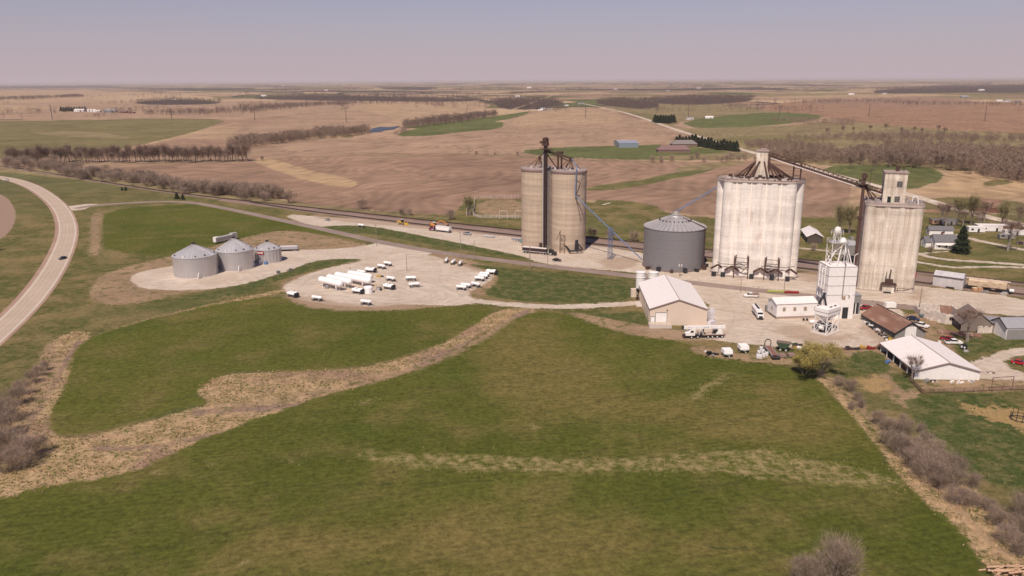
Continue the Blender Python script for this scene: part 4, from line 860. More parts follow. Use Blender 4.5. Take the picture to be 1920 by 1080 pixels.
# ---- three galvanised bins in the field
GAL = corr('galvanised_wall', (.56, .535, .54), .6, .36, .45, 'Z', .12)
GALR = corr('galvanised_roof', (.62, .585, .58), .5, .36, 1, 'A', .1, 46)
RIB = mat('galvanised_rib', (.55, .52, .53), .35, .5, .1)
def bin_(cx, cy, wpx, front_y, eave_y, apex_y, label, sign=False, stiff=0):
    C0 = G(cx, cy); d = (C0[1]*FW[1]+CH*math.sin(PITCH)); r = wpx/2*d/FPX; F0 = G(cx, front_y)
    F0 = np.array([C0[0]*(1-r/math.hypot(*C0[:2])), C0[1]*(1-r/math.hypot(*C0[:2])), 0])
    h = Ht(F0, eave_y); ap = Ht(C0, apex_y)
    t = thing('grain_bin', label, 'grain bin', C0, 0, 'shiny galvanised bins on the gravel pad')
    k = 8 if not stiff else 9
    for i in range(k): MB().lathe([(r+.025*(i % 2), h*i/k), (r+.025*(i % 2), h*(i+1)/k-.015)], 48).build('wall_ring', GAL, t, smooth=True)
    MB().lathe([(r+.2, h-.05), (r+.22, h+.08), (.9, ap-.5), (.9, ap-.2), (.01, ap-.1)], 48).build('roof', GALR, t)
    n = 30 if not stiff else 22; rm = MB().bar((r+.15, 0, h+.14), (1.0, 0, ap-.42), .10).mesh('roof_rib', RIB)
    for i in range(n): o = link('roof_rib', rm, t); o.rotation_euler = (0, 0, 2*math.pi*i/n)
    vm = MB().box((r-.9), 0, h+(ap-h)*.9/r+.1, .7, .6, .6).mesh('roof_vent', mat('vent_dark', (.12, .11, .12), .6)); vw = MB().box((r-.9), 0, h+(ap-h)*.9/r+.1, .8, .7, .6).mesh('roof_vent', WHITE)
    for i, dg in enumerate((-140, -100, -66, -38, 10, 60, 120, 170)): o = link('roof_vent', vw if i == 1 else vm, t); o.rotation_euler = (0, 0, R(dg))
    MB().box(0, 0, ap-.2, 1.2, 1.2, .8).bar((.5, 0, ap), (.5, 0, ap+1.2), .1).build('peak_cap', DARK, t)
    if stiff:
        sm = MB().box(r+.12, 0, 0, .22, .28, h).mesh('stiffener', RIB)
        for i in range(stiff): o = link('stiffener', sm, t); o.rotation_euler = (0, 0, 2*math.pi*(i+.5)/stiff)
    else:
        sm = MB().box(r+.08, 0, 0, .12, .16, 1.3).mesh('base_anchor', RIB)
        for i in range(32): o = link('base_anchor', sm, t); o.rotation_euler = (0, 0, 2*math.pi*i/32)
        a = R(-62); MB().box((r+.25)*math.cos(a), (r+.25)*math.sin(a), .3, .5, 1.5, 2.3, a).build('access_door', GALV, t); MB().bar(((r+.5)*math.cos(a), (r+.5)*math.sin(a), 2.6), ((r+2.4)*math.cos(a-.08), (r+2.4)*math.sin(a-.08), .1), .16).build('door_steps', GALV, t)
    MB().lathe([(r+.5, 0), (r+.5, .14), (r, .15)], 48).build('foundation_ring', CONCP, t)
    if sign:
        a = R(-104); w = 3.6; st = MB().box((r+.28)*math.cos(a), (r+.28)*math.sin(a), h-1.9, w, .08, 1.6, a+math.pi/2).build('sign_board', REDP, t)
        lt = MB()
        for i, ww in enumerate((.42, .3, .46, .38, .44)):
            u = -1.25+i*.6; x = (r+.34)*math.cos(a)-u*math.sin(a)*1; y = (r+.34)*math.sin(a)+u*math.cos(a)
            lt.box(x, y, h-1.42, ww, .03, .68 if i % 2 else .8, a+math.pi/2)
        lt.build('sign_lettering', WHITE, st)
        MB().box(-1.9, -r-.6, 0, 1.2, .8, 2.2).build('control_cabinet', WHITE, t); MB().box(.9, -r-.9, 0, 1.4, 1.2, 1.3).build('aeration_fan', BLUE, t)
    return t, r, h
bin_(368.5, 513.5, 77.5, 523, 485, 457, 'leftmost shiny galvanised bin of the three, at the rounded end of the pad')
bin_(443, 501.5, 66, 509, 474, 446, 'middle shiny galvanised bin, in front of the livestock trailer')
bin_(503.5, 489.5, 47.5, 496, 470, 452.5, 'smaller galvanised bin with vertical stiffeners and a red sign', True, 24)

# ---- white metal storage tanks beside the beige shed, hopper
def tank_v(px, py, wpx, ytop, label):
    P = G(px, py); d = P[1]*FW[1]+CH*math.sin(PITCH); r = wpx/2*d/FPX; h = Ht(P, ytop)
    t = thing('storage_tank', label, 'storage tank', P, 0, 'upright white tanks beside the beige shed')
    MB().lathe([(r, 0), (r, h-2.6)], 28).build('shell', WHITE, t, smooth=True); MB().lathe([(r+.12, h-2.6), (r+.12, h-2.35), (r, h-2.3), (r, h-.5), (r+.12, h-.45), (r+.1, h-.2), (r*.5, h), (.01, h+.05)], 28).build('top_section', WHITE, t, smooth=True)
    MB().bar((r+.2, -.4, 0), (r+.2, -.4, h), .1).build('ladder', GALV, t); return t
tank_v(1200.5, 548, 18, 508.5, 'upright white tank nearest the field, left of the beige shed')
tank_v(1224, 545, 18, 509, 'upright white tank partly hidden behind the beige shed roof')
P = G(1197.5, 561); t = thing('hopper_tank', 'small black cone hopper on a steel stand beside the white tank', 'hopper', P)
MB().lathe([(.25, 2.2), (1.25, 4.0), (1.3, 4.4), (.01, 4.55)], 18).build('cone', BLACKP, t)
for a, b in ((-1, -1), (1, -1), (1, 1), (-1, 1)): MB().bar((a*.9, b*.9, 0), (a*.9, b*.9, 4), .14).build('leg', RUSTY, t)
MB().box(0, 0, .5, 2.3, 2.2, .15).build('brace', RUSTY, t)
tag(MB().box(0, 0, 0, 2.6, 2.2, 3.4).build('pump_shed', BEIGE), 'tiny beige pump shed against the left white tank', 'shed').location = tuple(G(1188.5, 556))
tag(MB().box(0, 0, 0, 4.2, 7, .25).build('tank_pad', CONCP), 'concrete pad under the black cone hopper beside the shed', 'pad').location = tuple(G(1201, 571))
# ================================================================ BUILDINGS
def gable(name, label, cat, P0, P1, L, eave, ridge, wm, rm, over=.35, open_left=False, group=None, trim=None, panels=0, skirt=None):
    """x runs P0 -> P1 along one gable end, y runs back along the ridge"""
    W = m2(P0, P1); t = thing(name, label, cat, P0, ang(P0, P1), group)
    pr = [(0, 0), (W, 0), (W, eave), (W/2, ridge), (0, eave)]
    def face(y): return [(x, y, z) for x, z in pr]
    if not open_left:
        MB().add(face(0)+face(L), [(0, 1, 2, 3, 4), (9, 8, 7, 6, 5), (0, 4, 9, 5), (1, 6, 7, 2)]).build('wall', wm, t)
    else:
        MB().add(face(0), [(0, 1, 2, 3, 4)]).build('gable_wall', wm, t); MB().add(face(L), [(4, 3, 2, 1, 0)]).build('gable_wall', wm, t)
        MB().box(W-.1, L/2, 0, .2, L-.02, eave).build('side_wall', wm, t)
        n = int(L/5)
        pm = MB().box(.15, 0, 0, .35, .35, eave).mesh('post', WHITE)
        for i in range(1, n): o = link('post', pm, t); o.location = (0, L*i/n, 0)
        MB().box(.15, L/2, eave-.5, .3, L-.1, .5).build('eave_beam', wm, t)
    sl_ = (ridge-eave)/(W/2); n = max(1, panels)
    for s1 in (0, 1):
        xa, za = (-over, eave-over*sl_) if s1 == 0 else (W+over, eave-over*sl_)
        n_ = n
        for k in range(n_):
            y0 = -over+(L+2*over)*k/n_; y1 = -over+(L+2*over)*(k+1)/n_-.03*(n_ > 1)
            v = [(xa, y0, za+.06), (W/2, y0, ridge+.06), (W/2, y1, ridge+.06), (xa, y1, za+.06), (xa, y0, za+.18), (W/2, y0, ridge+.18), (W/2, y1, ridge+.18), (xa, y1, za+.18)]
            MB().add(v, [(3, 2, 1, 0), (4, 5, 6, 7), (0, 1, 5, 4), (1, 2, 6, 5), (2, 3, 7, 6), (3, 0, 4, 7)]).build('roof_panel' if n_ > 1 else 'roof', rm, t)
    if trim:
        MB().bar((-over, -over-.04, eave-over*sl_), (W/2, -over-.04, ridge), .28).bar((W/2, -over-.04, ridge), (W+over, -over-.04, eave-over*sl_), .28).build('gable_trim', trim, t)
        MB().bar((W/2, -over, ridge+.2), (W/2, L+over, ridge+.2), .22).build('ridge_cap', trim if trim != ROOFW else WHITE, t)
    if skirt: MB().add([(x*1.0+dx, y, z) for z in (0, .9) for x, y, dx in ((0, 0, -.04), (W, 0, .04), (W, L, .04), (0, L, -.04))], [(3, 2, 6, 7), (1, 2, 6, 5), (0, 1, 5, 4), (3, 0, 4, 7)]).build('skirt', skirt, t)
    return t, W
def rdoor(t, x, y, z, w, h, m=WHITE, name='roller_door', rz=0.0, frame=True):
    MB().box(x, y, z, w, .1, h, rz).build(name, m, t)
    if frame:
        c, s0 = math.cos(rz), math.sin(rz); f = MB()
        f.box(x-(w/2+.1)*c, y-(w/2+.1)*s0, z, .18, .18, h+.15, rz).box(x+(w/2+.1)*c, y+(w/2+.1)*s0, z, .18, .18, h+.15, rz).box(x, y, z+h, w+.4, .2, .25, rz); f.build('door_frame', GREYW, t)
TRIMB = mat('tan_trim', (.34, .27, .24), .6)
P0, P1 = G(1217.5, 609.5), G(1325, 610.5); ev = Ht(P1, 579.5); rd = Ht((P0+P1)/2, 561.5)
Lb = m2(P1, Gz(1305.8, 531.7, ev))
t, W = gable('warehouse', 'large beige metal warehouse with a bright white gabled roof beside the gravel yard', 'warehouse', P0, P1, Lb, ev, rd, BEIGE, ROOFW, .3, trim=TRIMB, panels=10)
rdoor(t, W*.20, -.06, .35, 4.0, 4.4); rdoor(t, W*.055, -.06, .35, 1.3, 2.9, WHITE, 'door'); MB().box(W*.3, -.1, 5.6, .4, .2, .4).build('wall_vent', DARK, t)
MB().box(W*.17, -2.2, -.0, 8.2, 3.6, 1.3).build('loading_ramp', CONCP, t)
rg = MB(); rail_ring(rg, [(W*.17-4, -3.9), (W*.17-2, -3.9), (W*.17, -3.9), (W*.17+2, -3.9), (W*.17+4, -3.9)], 1.3, 1.0, False); rg.build('ramp_railing', YEL, t)
for i in range(7): MB().box(-.06, Lb*(i+.5)/7, 1, .12, .25, ev-1).build('wall_column', BEIGE, t)
WRAP = mat('wrapped_bale', (.62, .58, .60), .6, 0, .25, 1)
k = 0
for (px, py, n_) in ((1330, 596, 2), (1332, 602, 3), (1334, 591, 2), (1336, 607, 1), (1331, 609, 1)):
    for j in range(n_):
        P = G(px, py); o = MB().box(0, 0, 0, 1.9, 1.7, 1.35, tx=.92, ty=.92).build('wrapped_pallet', WRAP, None); tag(o, 'pale wrapped pallet stacked against the right side of the beige warehouse', 'pallet', 'wrapped pallets beside the warehouse')
        o.location = (P[0]+(.1*j), P[1], 1.36*j); o.rotation_euler = (0, 0, .1*k); k += 1
# white office shed
Fp, Np, Rp = G(1438.5, 586.5), G(1455, 598), G(1537, 601)
ev = Ht(Np, 570.5)
t, W = gable('office_building', 'long white metal building with brown windows joined to the feed mill tower', 'building', Fp, Np, m2(Np, Rp), ev, ev+1.3, WHITE, ROOFW, .25, trim=WHITE, skirt=mat('brown_skirt', (.34, .26, .22), .9), panels=8)
BW = mat('brown_window', (.36, .27, .19), .5)
for i in range(4):
    y = 2.9+i*4.15; o = MB().box(W+.06, y, 3.0, .12, 1.1, 1.4).build('window', BW, t); MB().box(W+.1, y, 3.1, .1, .8, 1.2).build('pane', mat('tan_pane', (.30, .24, .18), .3), o)
o = MB().box(W*.5, -.06, 2.6, .9, .12, 1.4).build('window', BW, t); MB().box(W*.5, -.1, 2.7, .7, .1, 1.2).build('pane', mat('tan_pane', (.30, .24, .18), .3), o)
MB().box(-1.2, .6, 0, 1.8, 1.6, 2.6).build('entry_porch', GREYW, t)
for px, py, m, w, lb, c in ((1455, 551.5, mat('lime_paint', (.40, .42, .12), .6), 7.5, 'long lime yellow trough behind the white office building', 'trough'), (1484, 553, REDP, 6, 'long red trough behind the white office building', 'trough')):
    P = G(px, py-3); t = thing('feed_trough', lb, c, P, -.1); MB().box(0, 0, .2, w, .9, .7, tx=1, ty=1.2).build('trough_body', m, t); [MB().box(x, 0, 0, .2, .8, .2).build('foot', DARK, t) for x in (-w*.4, w*.4)]
# feed mill tower
FLt, FRt = G(1546, 597.5), G(1589.5, 597); rz = ang(FLt, FRt); W = 10.6; Dm = 10.0
t = thing('feed_mill', 'tall white feed mill tower with seams, downpipe and a white pipe frame on top', 'feed mill', FLt, rz); hm_ = Ht(FLt, 501)
k = 4; zb = [0, hm_*.46, hm_*.64, hm_*.82, hm_]
for a, b in zip(zb[:-1], zb[1:]): MB().box(W/2, Dm/2, a, W, Dm, b-a-.08).build('wall_section', WHITE, t)
for z in zb[1:]: MB().box(W/2, Dm/2, z-.1, W+.1, Dm+.1, .16).build('wall_seam', GREYW, t)
MB().box(W*.86, -.12, 0, 1.1, .5, hm_*.46).build('corner_pier', WHITE, t)
MB().box(W*.72, -.06, 0, 2.3, .2, 4.4).build('doorway', DARK, t); MB().box(W*.62, -.06, 7.4, 1.0, .15, 1.4).build('window', BW, t); MB().box(W*.82, -.06, 7.9, .9, .15, 1.2).build('wall_vent', GREYW, t)
MB().path([(W*.54, -.35, hm_+8.5), (W*.54, -.35, 8.2)], .17, 8).build('downpipe', GREYW, t)
pp = MB()
for y, z0, z1 in ((Dm*.25, 3, hm_-.5), (Dm*.5, 5, hm_-2), (Dm*.75, 2, hm_-1)): pp.path([(-.4, y, z0), (-.4, y, z1), (.8, y, z1+1)], .22, 8)
pp.build('side_pipes', WHITE, t)
for z in (4, 7.5, 11): MB().box(-.6, Dm*.5, z, 1, Dm*.6, .12).build('side_platform', GALV, t)
MB().add([(0, 0, hm_+.1), (W, 0, hm_+.1), (W, Dm, hm_+.1), (0, Dm, hm_+.1), (W/2, Dm/2, hm_+1.1)], [(0, 1, 4), (1, 2, 4), (2, 3, 4), (3, 0, 4)]).build('roof', ROOFW, t)
tc = (W*.45, Dm*.45); top = MB(); ladder_tower(top, tc[0]-1.2, tc[1], hm_+.5, hm_+8.6, 4.8, .2, 4); top.build('top_frame', WHITE, t)
fr = MB(); ladder_tower(fr, tc[0]-1.4, tc[1]-.5, hm_+8.6, hm_+12.5, 1.9, .16, 2.5); fr.build('cyclone_stand', WHITE, t)
MB().box(tc[0]-.6, tc[1], hm_+8.5, 6.6, 5.2, .18).build('top_deck', GALV, t)
rg = MB(); rail_ring(rg, [(tc[0]-3.8, tc[1]-2.6), (tc[0]+2.6, tc[1]-2.6), (tc[0]+2.6, tc[1]+2.6), (tc[0]-3.8, tc[1]+2.6)], hm_+8.7); rg.build('deck_railing', WHITE, t)
MB().lathe([(.3, 0), (1.15, .9), (1.25, 1.9), (.9, 2.7), (.01, 3)], 14, (tc[0]-1.4, tc[1]-.5, hm_+11.6)).build('cyclone', WHITE, t, smooth=True)
rg = MB(); rail_ring(rg, [(tc[0]-1.4+2.3*math.cos(a), tc[1]-.5+1.9*math.sin(a)) for a in np.linspace(0, 6.28, 9)[:-1]], hm_+11.6, 1.5); rg.build('cyclone_railing', WHITE, t)
MB().lathe([(1.3, 0), (1.3, .5), (.8, 1.3), (.01, 1.7)], 14, (tc[0]+1.2, tc[1], hm_+8.7)).build('distributor', WHITE, t, smooth=True)
for i in range(8):
    a = 2*math.pi*i/8+.3; MB().tube((tc[0]+1.2+1.2*math.cos(a), tc[1]+1.2*math.sin(a), hm_+8.6), (W/2+4.6*math.cos(a), Dm/2+4.4*math.sin(a), hm_+.6), .21, n=7).build('distributor_pipe', WHITE, t)
MB().tube((W+.2, Dm*.4, hm_-1), (W+.2, Dm*.4, hm_+3.5), .12).path([(W+.2, Dm*.4, hm_+3.5), (W+1.4, Dm*.4, hm_+4.2)], .12).build('vent_pipe', WHITE, t)
t2 = thing('truck_bay', 'small grey metal truck bay with a dark doorway joined to the white feed mill', 'shed', G(1591.5, 590), rz)
MB().box(2, 3.2, 0, 4.2, 6.4, 7.6).build('wall', GREYW, t2); MB().box(2, -.05, .1, 2.8, .2, 4.6).build('doorway', DARK, t2); MB().box(2, 3.2, 7.6, 4.6, 6.8, .2).build('roof', GREYR, t2); MB().box(2.2, -.2, 0, .3, .3, 4.6).build('post', WHITE, t2); MB().box(2, -.9, 0, 5, 1.8, .3).build('sill', CONCP, t2)
# loadout hopper on legs
HL_ = G(1548, 629); ra = ang(G(1548, 629), G(1579, 618)); t = thing('loadout_hopper', 'white overhead load-out hopper on braced legs in front of the feed mill', 'hopper', HL_, ra)
ww, dd = 7.6, 4.6
hz = Ht(HL_, 594)
for x in (0, ww/2, ww):
    for y in (0, dd): MB().box(x, y, .35, .3, .3, hz-.4).build('leg', WHITE, t)
br = MB()
for y in (0, dd):
    for x in (0, ww/2): br.bar((x, y, .4), (x+ww/2, y, hz*.5), .13).bar((x+ww/2, y, .4), (x, y, hz*.5), .13).bar((x, y, hz*.5), (x+ww/2, y, hz*.5), .15).bar((x, y, hz*.5), (x+ww/2, y, hz), .13)
br.bar((0, 0, hz*.55), (0, dd, hz), .13).bar((0, dd, hz*.55), (0, 0, hz), .13).bar((0, 0, hz*.5), (0, dd, hz*.5), .15); br.build('bracing', WHITE, t)
for x in (ww*.25, ww*.75): MB().add([(x-1.8, .1, hz), (x+1.8, .1, hz), (x+1.8, dd-.1, hz), (x-1.8, dd-.1, hz), (x-.3, dd/2-.3, hz-3), (x+.3, dd/2-.3, hz-3), (x+.3, dd/2+.3, hz-3), (x-.3, dd/2+.3, hz-3)], [(0, 1, 5, 4), (1, 2, 6, 5), (2, 3, 7, 6), (3, 0, 4, 7), (4, 5, 6, 7)]).build('cone', WHITE, t)
MB().box(ww/2, dd/2, hz, ww+.6, dd+.6, 2.5).build('bin_body', WHITE, t); MB().box(ww/2, dd/2, hz+1.15, ww+.75, dd+.75, .15).build('bin_seam', GREYW, t)
MB().box(ww/2, dd/2, hz+2.5, ww+.6, dd+.6, .9, tx=.82, ty=.3).build('bin_roof', ROOFW, t)
for x in (ww*.35, ww*.7): MB().box(x, .6, hz+2.75, 1.3, .5, .35).build('hatch', DARK, t)
MB().bar((ww*.2, dd*.4, hz+3.4), (ww*.95, dd*1.4, hz+6), .7).tube((ww*.1, dd*.9, hz+4), (ww*.95, dd*1.3, hz+6), .45).build('conveyor', DARK, t)
MB().box(ww/2, dd/2, 0, ww+2.2, dd+2, .35).build('pad', CONCP, t)
o = thing('mixing_wagon', 'dark feed mixing wagon parked under the white load-out hopper', 'wagon', (HL_[0]+2.2*math.cos(ra)-2.2*math.sin(ra), HL_[1]+2.2*math.sin(ra)+2.2*math.cos(ra), .35), ra)
MB().box(1, 0, .9, 4.4, 2, 2, tx=1.1).build('body', mat('dark_blue_grey', (.06, .065, .09), .6), o); MB().lathe([(.01, -.9), (.8, -.8), (.8, .8), (.01, .9)], 14, (-1.5, 0, 1.9), 'y').build('drum_end', WHITE, o, smooth=True)
for x, y in ((-.4, -1), (-.4, 1), (2.2, -1), (2.2, 1)): MB().tube((x, y-.15, .55), (x, y+.15, .55), .55, n=12).build('wheel', RUBBER, o)
# rust roofed shed
P0, P1 = G(1677.6, 634.5), G(1734, 632.5); ev = Ht(P0, 623.5); rd = Ht((P0+P1)/2, 604); Ls = m2(P0, G(1625.3, 599))
t, W = gable('old_shed', 'old grey shed with a rusty brown metal roof and white sliding door', 'shed', P0, P1, Ls, ev, rd, GREYW, RUSTR, .4, trim=DARK, panels=9)
rdoor(t, W*.5, -.07, .1, 4.0, 4.0, WHITE, 'sliding_door', frame=False); MB().box(-.25, Ls/2, ev-1.1, .3, Ls, .9).build('painted_eave_shadow', DARK, t)  # dark strip under the left eave stands in for the roof's shade
for i in range(8): MB().box(-.05, Ls*(i+.5)/8, 0, .12, .2, ev-1).build('wall_batten', DARK, t)
# white open sided shed
P0, P1 = G(1713.5, 711), G(1836, 712.5); ev = Ht(P0, 694.5); rd = Ht((P0+P1)/2, 679.5); Ls = m2(P0, Gz(1653.7, 643.7, ev))
t, W = gable('cattle_shed', 'wide white metal shed with a white roof, open along its left side', 'shed', P0, P1, Ls, ev, rd, WHITE, ROOFW, .35, open_left=True, trim=TRIMB, panels=12)
MB().box(W/2, Ls/2, .02, W-.3, Ls-.3, .04).build('earth_floor', mat('shed_floor', (.12, .09, .07), .95), t)
for y in (Ls*.25, Ls*.5, Ls*.75): MB().box(W*.5, y, 0, .3, .3, rd-.3).build('inner_post', WOOD, t)
for px, py, m, lb in ((1664, 681, BLUE, 'blue drum leaning at the open side of the white shed'), (1737, 717, GREYW, 'grey bin tipped over in front of the white shed wall')):
    t3 = thing('drum', lb, 'drum', G(px, py), .6); MB().tube((-.7, 0, .6), (.7, 0, .6), .6, n=12).build('barrel', m, t3); MB().box(0, 0, 0, .8, .9, .3).build('cradle', DARK, t3)
# ruin and grey metal building
P0, P1 = G(1771, 607.5), G(1812, 609); RUINW = mat('flaking_white_wall', (.62, .54, .48), .9, 0, .3, .7, (.36, .26, .2), .7)
t = thing('ruined_building', 'roofless crumbling white walled building with a fallen brown roof piece inside', 'ruin', P0, ang(P0, P1)); W = m2(P0, P1)
def rough_wall(a, b, h, n=10, seed=1, th=.35):
    r_ = random.Random(seed); mb = MB(); a, b = Vector(a), Vector(b); d = (b-a).normalized(); nn = Vector((-d.y, d.x))*th/2; hs = [h*(1-.42*r_.random()**1.6) for _ in range(n+1)]
    for i in range(n):
        p, q = a.lerp(b, i/n), a.lerp(b, (i+1)/n); z0, z1 = hs[i], hs[i+1]
        mb.add([(p.x-nn.x, p.y-nn.y, 0), (q.x-nn.x, q.y-nn.y, 0), (q.x+nn.x, q.y+nn.y, 0), (p.x+nn.x, p.y+nn.y, 0), (p.x-nn.x, p.y-nn.y, z0), (q.x-nn.x, q.y-nn.y, z1), (q.x+nn.x, q.y+nn.y, z1), (p.x+nn.x, p.y+nn.y, z0)],
               [(3, 2, 1, 0), (4, 5, 6, 7), (0, 1, 5, 4), (1, 2, 6, 5), (2, 3, 7, 6), (3, 0, 4, 7)])
    return mb
for i, (a, b, h) in enumerate((((0, 0), (W, 0), 4.3), ((0, 0), (-5.5, 9), 4.0), ((-5.5, 9), (-5.2, 16), 3.6), ((-5.2, 16), (W*.8, 17), 3.4), ((W, 0), (W*1.05, 16), 3.2))): rough_wall(a, b, h, seed=i+3).build('wall', RUINW, t)
window(t, W*.28, -.2, 1.6, 1.5, 1.2, 2, 1, 0, DARK, WOOD)
MB().add([(0, 4, 1.5), (4.5, 3.5, 2), (5, 8.5, 4.6), (1, 9, 4.8), (0, 4, 1.3), (4.5, 3.5, 1.8), (5, 8.5, 4.4), (1, 9, 4.6)], [(0, 1, 2, 3), (7, 6, 5, 4), (0, 4, 5, 1), (1, 5, 6, 2), (2, 6, 7, 3), (3, 7, 4, 0)]).build('fallen_roof', RUSTR, t)
rb = MB()
for i in range(40): rb.box(random.uniform(-4, W), random.uniform(1, 15), 0, random.uniform(.4, 2), random.uniform(.3, 1.2), random.uniform(.2, 1.1), random.random()*3)
rb.build('rubble', RUINW, t, kind='stuff')
# timber lean-to wreck
P = G(1812, 622); t = thing('collapsed_barn', 'half collapsed grey board barn behind the big bare tree', 'barn', P, -.2)
OLDW = mat('old_boards', (.22, .18, .155), .9, 0, .4, 1.5)
def plank_face(t, a, b, z0f, z1f, n, m=OLDW, th=.06):
    a, b = Vector(a), Vector(b)
    for i in range(n):
        p, q = a.lerp(b, i/n), a.lerp(b, (i+.93)/n); za, zb_ = z1f(i/n), z1f((i+1)/n)
        d = (q-p).normalized(); nn = Vector((-d.y, d.x))*th
        MB().add([(p.x, p.y, z0f), (q.x, q.y, z0f), (q.x, q.y, zb_), (p.x, p.y, za), (p.x+nn.x, p.y+nn.y, z0f), (q.x+nn.x, q.y+nn.y, z0f), (q.x+nn.x, q.y+nn.y, zb_), (p.x+nn.x, p.y+nn.y, za)],
                 [(0, 1, 2, 3), (7, 6, 5, 4), (0, 4, 5, 1), (1, 5, 6, 2), (2, 6, 7, 3), (3, 7, 4, 0)]).build('board', m, t)
plank_face(t, (-2, 0), (9, 0), .2, lambda f: 3.0+4.2*(1-abs(2*f-1)), 14)
MB().add([(-2.5, -.4, 2.9), (3.5, -.4, 7.3), (3.5, 12, 7.3), (-2.5, 12, 2.9), (-2.5, -.4, 2.7), (3.5, -.4, 7.1), (3.5, 12, 7.1), (-2.5, 12, 2.7)], [(0, 1, 2, 3), (7, 6, 5, 4), (0, 4, 5, 1), (1, 5, 6, 2), (2, 6, 7, 3), (3, 7, 4, 0)]).build('roof', mat('dark_old_roof', (.17, .13, .12), .9, 0, .4), t)
MB().add([(3.5, -.4, 7.3), (9.6, -.4, 2.6), (9.6, 12, 2.6), (3.5, 12, 7.3), (3.5, -.4, 7.1), (9.6, -.4, 2.4), (9.6, 12, 2.4), (3.5, 12, 7.1)], [(0, 1, 2, 3), (7, 6, 5, 4), (0, 4, 5, 1), (1, 5, 6, 2), (2, 6, 7, 3), (3, 7, 4, 0)]).build('roof', mat('dark_old_roof', (.17, .13, .12), .9, 0, .4), t)
MB().box(9.6, 5, 0, .2, 9, 2.6).build('side_wall', RUINW, t)
P = G(1800, 627); t = thing('fallen_roof', 'rusty fallen roof sheet lying on the grass in front of the collapsed barn', 'roof sheet', P, -.35)
for i in range(6): MB().box(-6+i*2.3, 0, .25+.08*(i % 2), 2.25, 3.4, .1, rx=.12).build('roof_sheet', RUSTR, t)
tag(rough_wall((0, 0), (6, .4), 2.8, 8, 9).build('broken_wall', RUINW), 'short broken white wall beside the collapsed barn and the grey building', 'wall').location = tuple(G(1832, 625))
P0, P1 = G(1856, 621.5), G(1885, 636.5); t, W = gable('machine_shed', 'wide grey metal roofed building at the right edge with a white garage door', 'building', P0, P1, 30, 4.2, 6.6, WHITE, GREYR, .3, trim=DARK, panels=14)
MB().box(W+.06, 5.0, 0, .14, 9.6, 3.6).build('side_panel', GREYW, t); rdoor(t, W+.1, 13, 0, 5.5, 3.2, WHITE, 'garage_door', math.pi/2, False)
P0 = G(1842, 622); t = thing('lean_to', 'open fronted lean-to with rust red door beside the grey roofed building', 'lean-to', P0, -.45)
MB().box(4, 6, 0, 9, .2, 3.8).box(8.3, 3, 0, .2, 6, 3.8).build('wall', OLDW, t); MB().box(4, 3, 3.9, 10, 7.4, .2).build('roof', GREYR, t); [MB().box(x, -.3, 0, .25, .25, 3.9).build('post', WOOD, t) for x in (-.3, 3, 6.2)]; MB().box(7, -.4, .2, 2, .15, 3, rz=.4).build('door', BARN, t)
# shelter beyond the railway
P0, P1 = G(1513, 455.5), G(1542, 456.5)
t, W = gable('hay_shelter', 'small white roofed open shelter on the grass beyond the railway', 'shelter', P0, P1, m2(P0, G(1492, 441)), 3.6, 5.6, mat('dark_boards_and_shade', (.09, .07, .06), .9), ROOFW, .6, open_left=True)  # dark wall colour stands in for the shade inside the open shelter
# village houses
def house(px0, px1, L, eave, ridge, label, wm=WHITE, rm=ROOFG, cat='house', name='house', nwin=3, chimney=False, **kw):
    P0, P1 = G(*px0), G(*px1); t, W = gable(name, label, cat, P0, P1, L, eave, ridge, wm, rm, .4, **kw)
    for i in range(nwin):
        y = L*(i+.6)/nwin; o = MB().box(W+.05, y, 1.1, .12, 1.1, 1.4).build('window', WHITE, t); MB().box(W+.1, y, 1.2, .08, .9, 1.2).build('pane', GLASS, o)
    o = MB().box(W*.5, -.05, 1.1, 1.1, .12, 1.4).build('window', WHITE, t); MB().box(W*.5, -.1, 1.2, .9, .08, 1.2).build('pane', GLASS, o)
    if chimney: MB().box(W*.5, L*.4, ridge-.3, .8, .8, 1.6).build('chimney', BARN, t)
    return t, W
house((1741, 462), (1752, 467.5), 11, 4.4, 7.4, 'white farmhouse with grey gabled roof behind the dark evergreen tree', chimney=True, nwin=3)
t = thing('porch', 'white lean-to porch in front of the farmhouse under the dark evergreen', 'porch', G(1757, 468), -.25); MB().box(4, 1.4, 2.4, 9, 3, .15).build('roof', ROOFW, t); [MB().box(x, .1, 0, .15, .15, 2.4).build('post', WHITE, t) for x in (0, 2.6, 5.2, 7.8)]; MB().box(3.5, 2.7, 0, 7, .1, 2.4).build('back_wall', mat('dark_boards_and_shade', (.09, .07, .06), .9), t)
house((1726, 460), (1735, 464), 6, 3.2, 5.6, 'low white wing of the farmhouse on its left side', nwin=1)
house((1736, 437.5), (1742, 440.5), 13, 3.0, 4.8, 'small white garage with grey roof behind the farmhouse', cat='garage', name='garage', nwin=1)
BRK = mat('brown_brick', (.20, .12, .095), .9, 0, .3); ROOFB = mat('maroon_roof', (.20, .12, .115), .85, 0, .2); ROOFT = mat('taupe_roof', (.20, .17, .16), .85, 0, .2)
P0 = G(1290, 287); P1 = G(1285, 281)
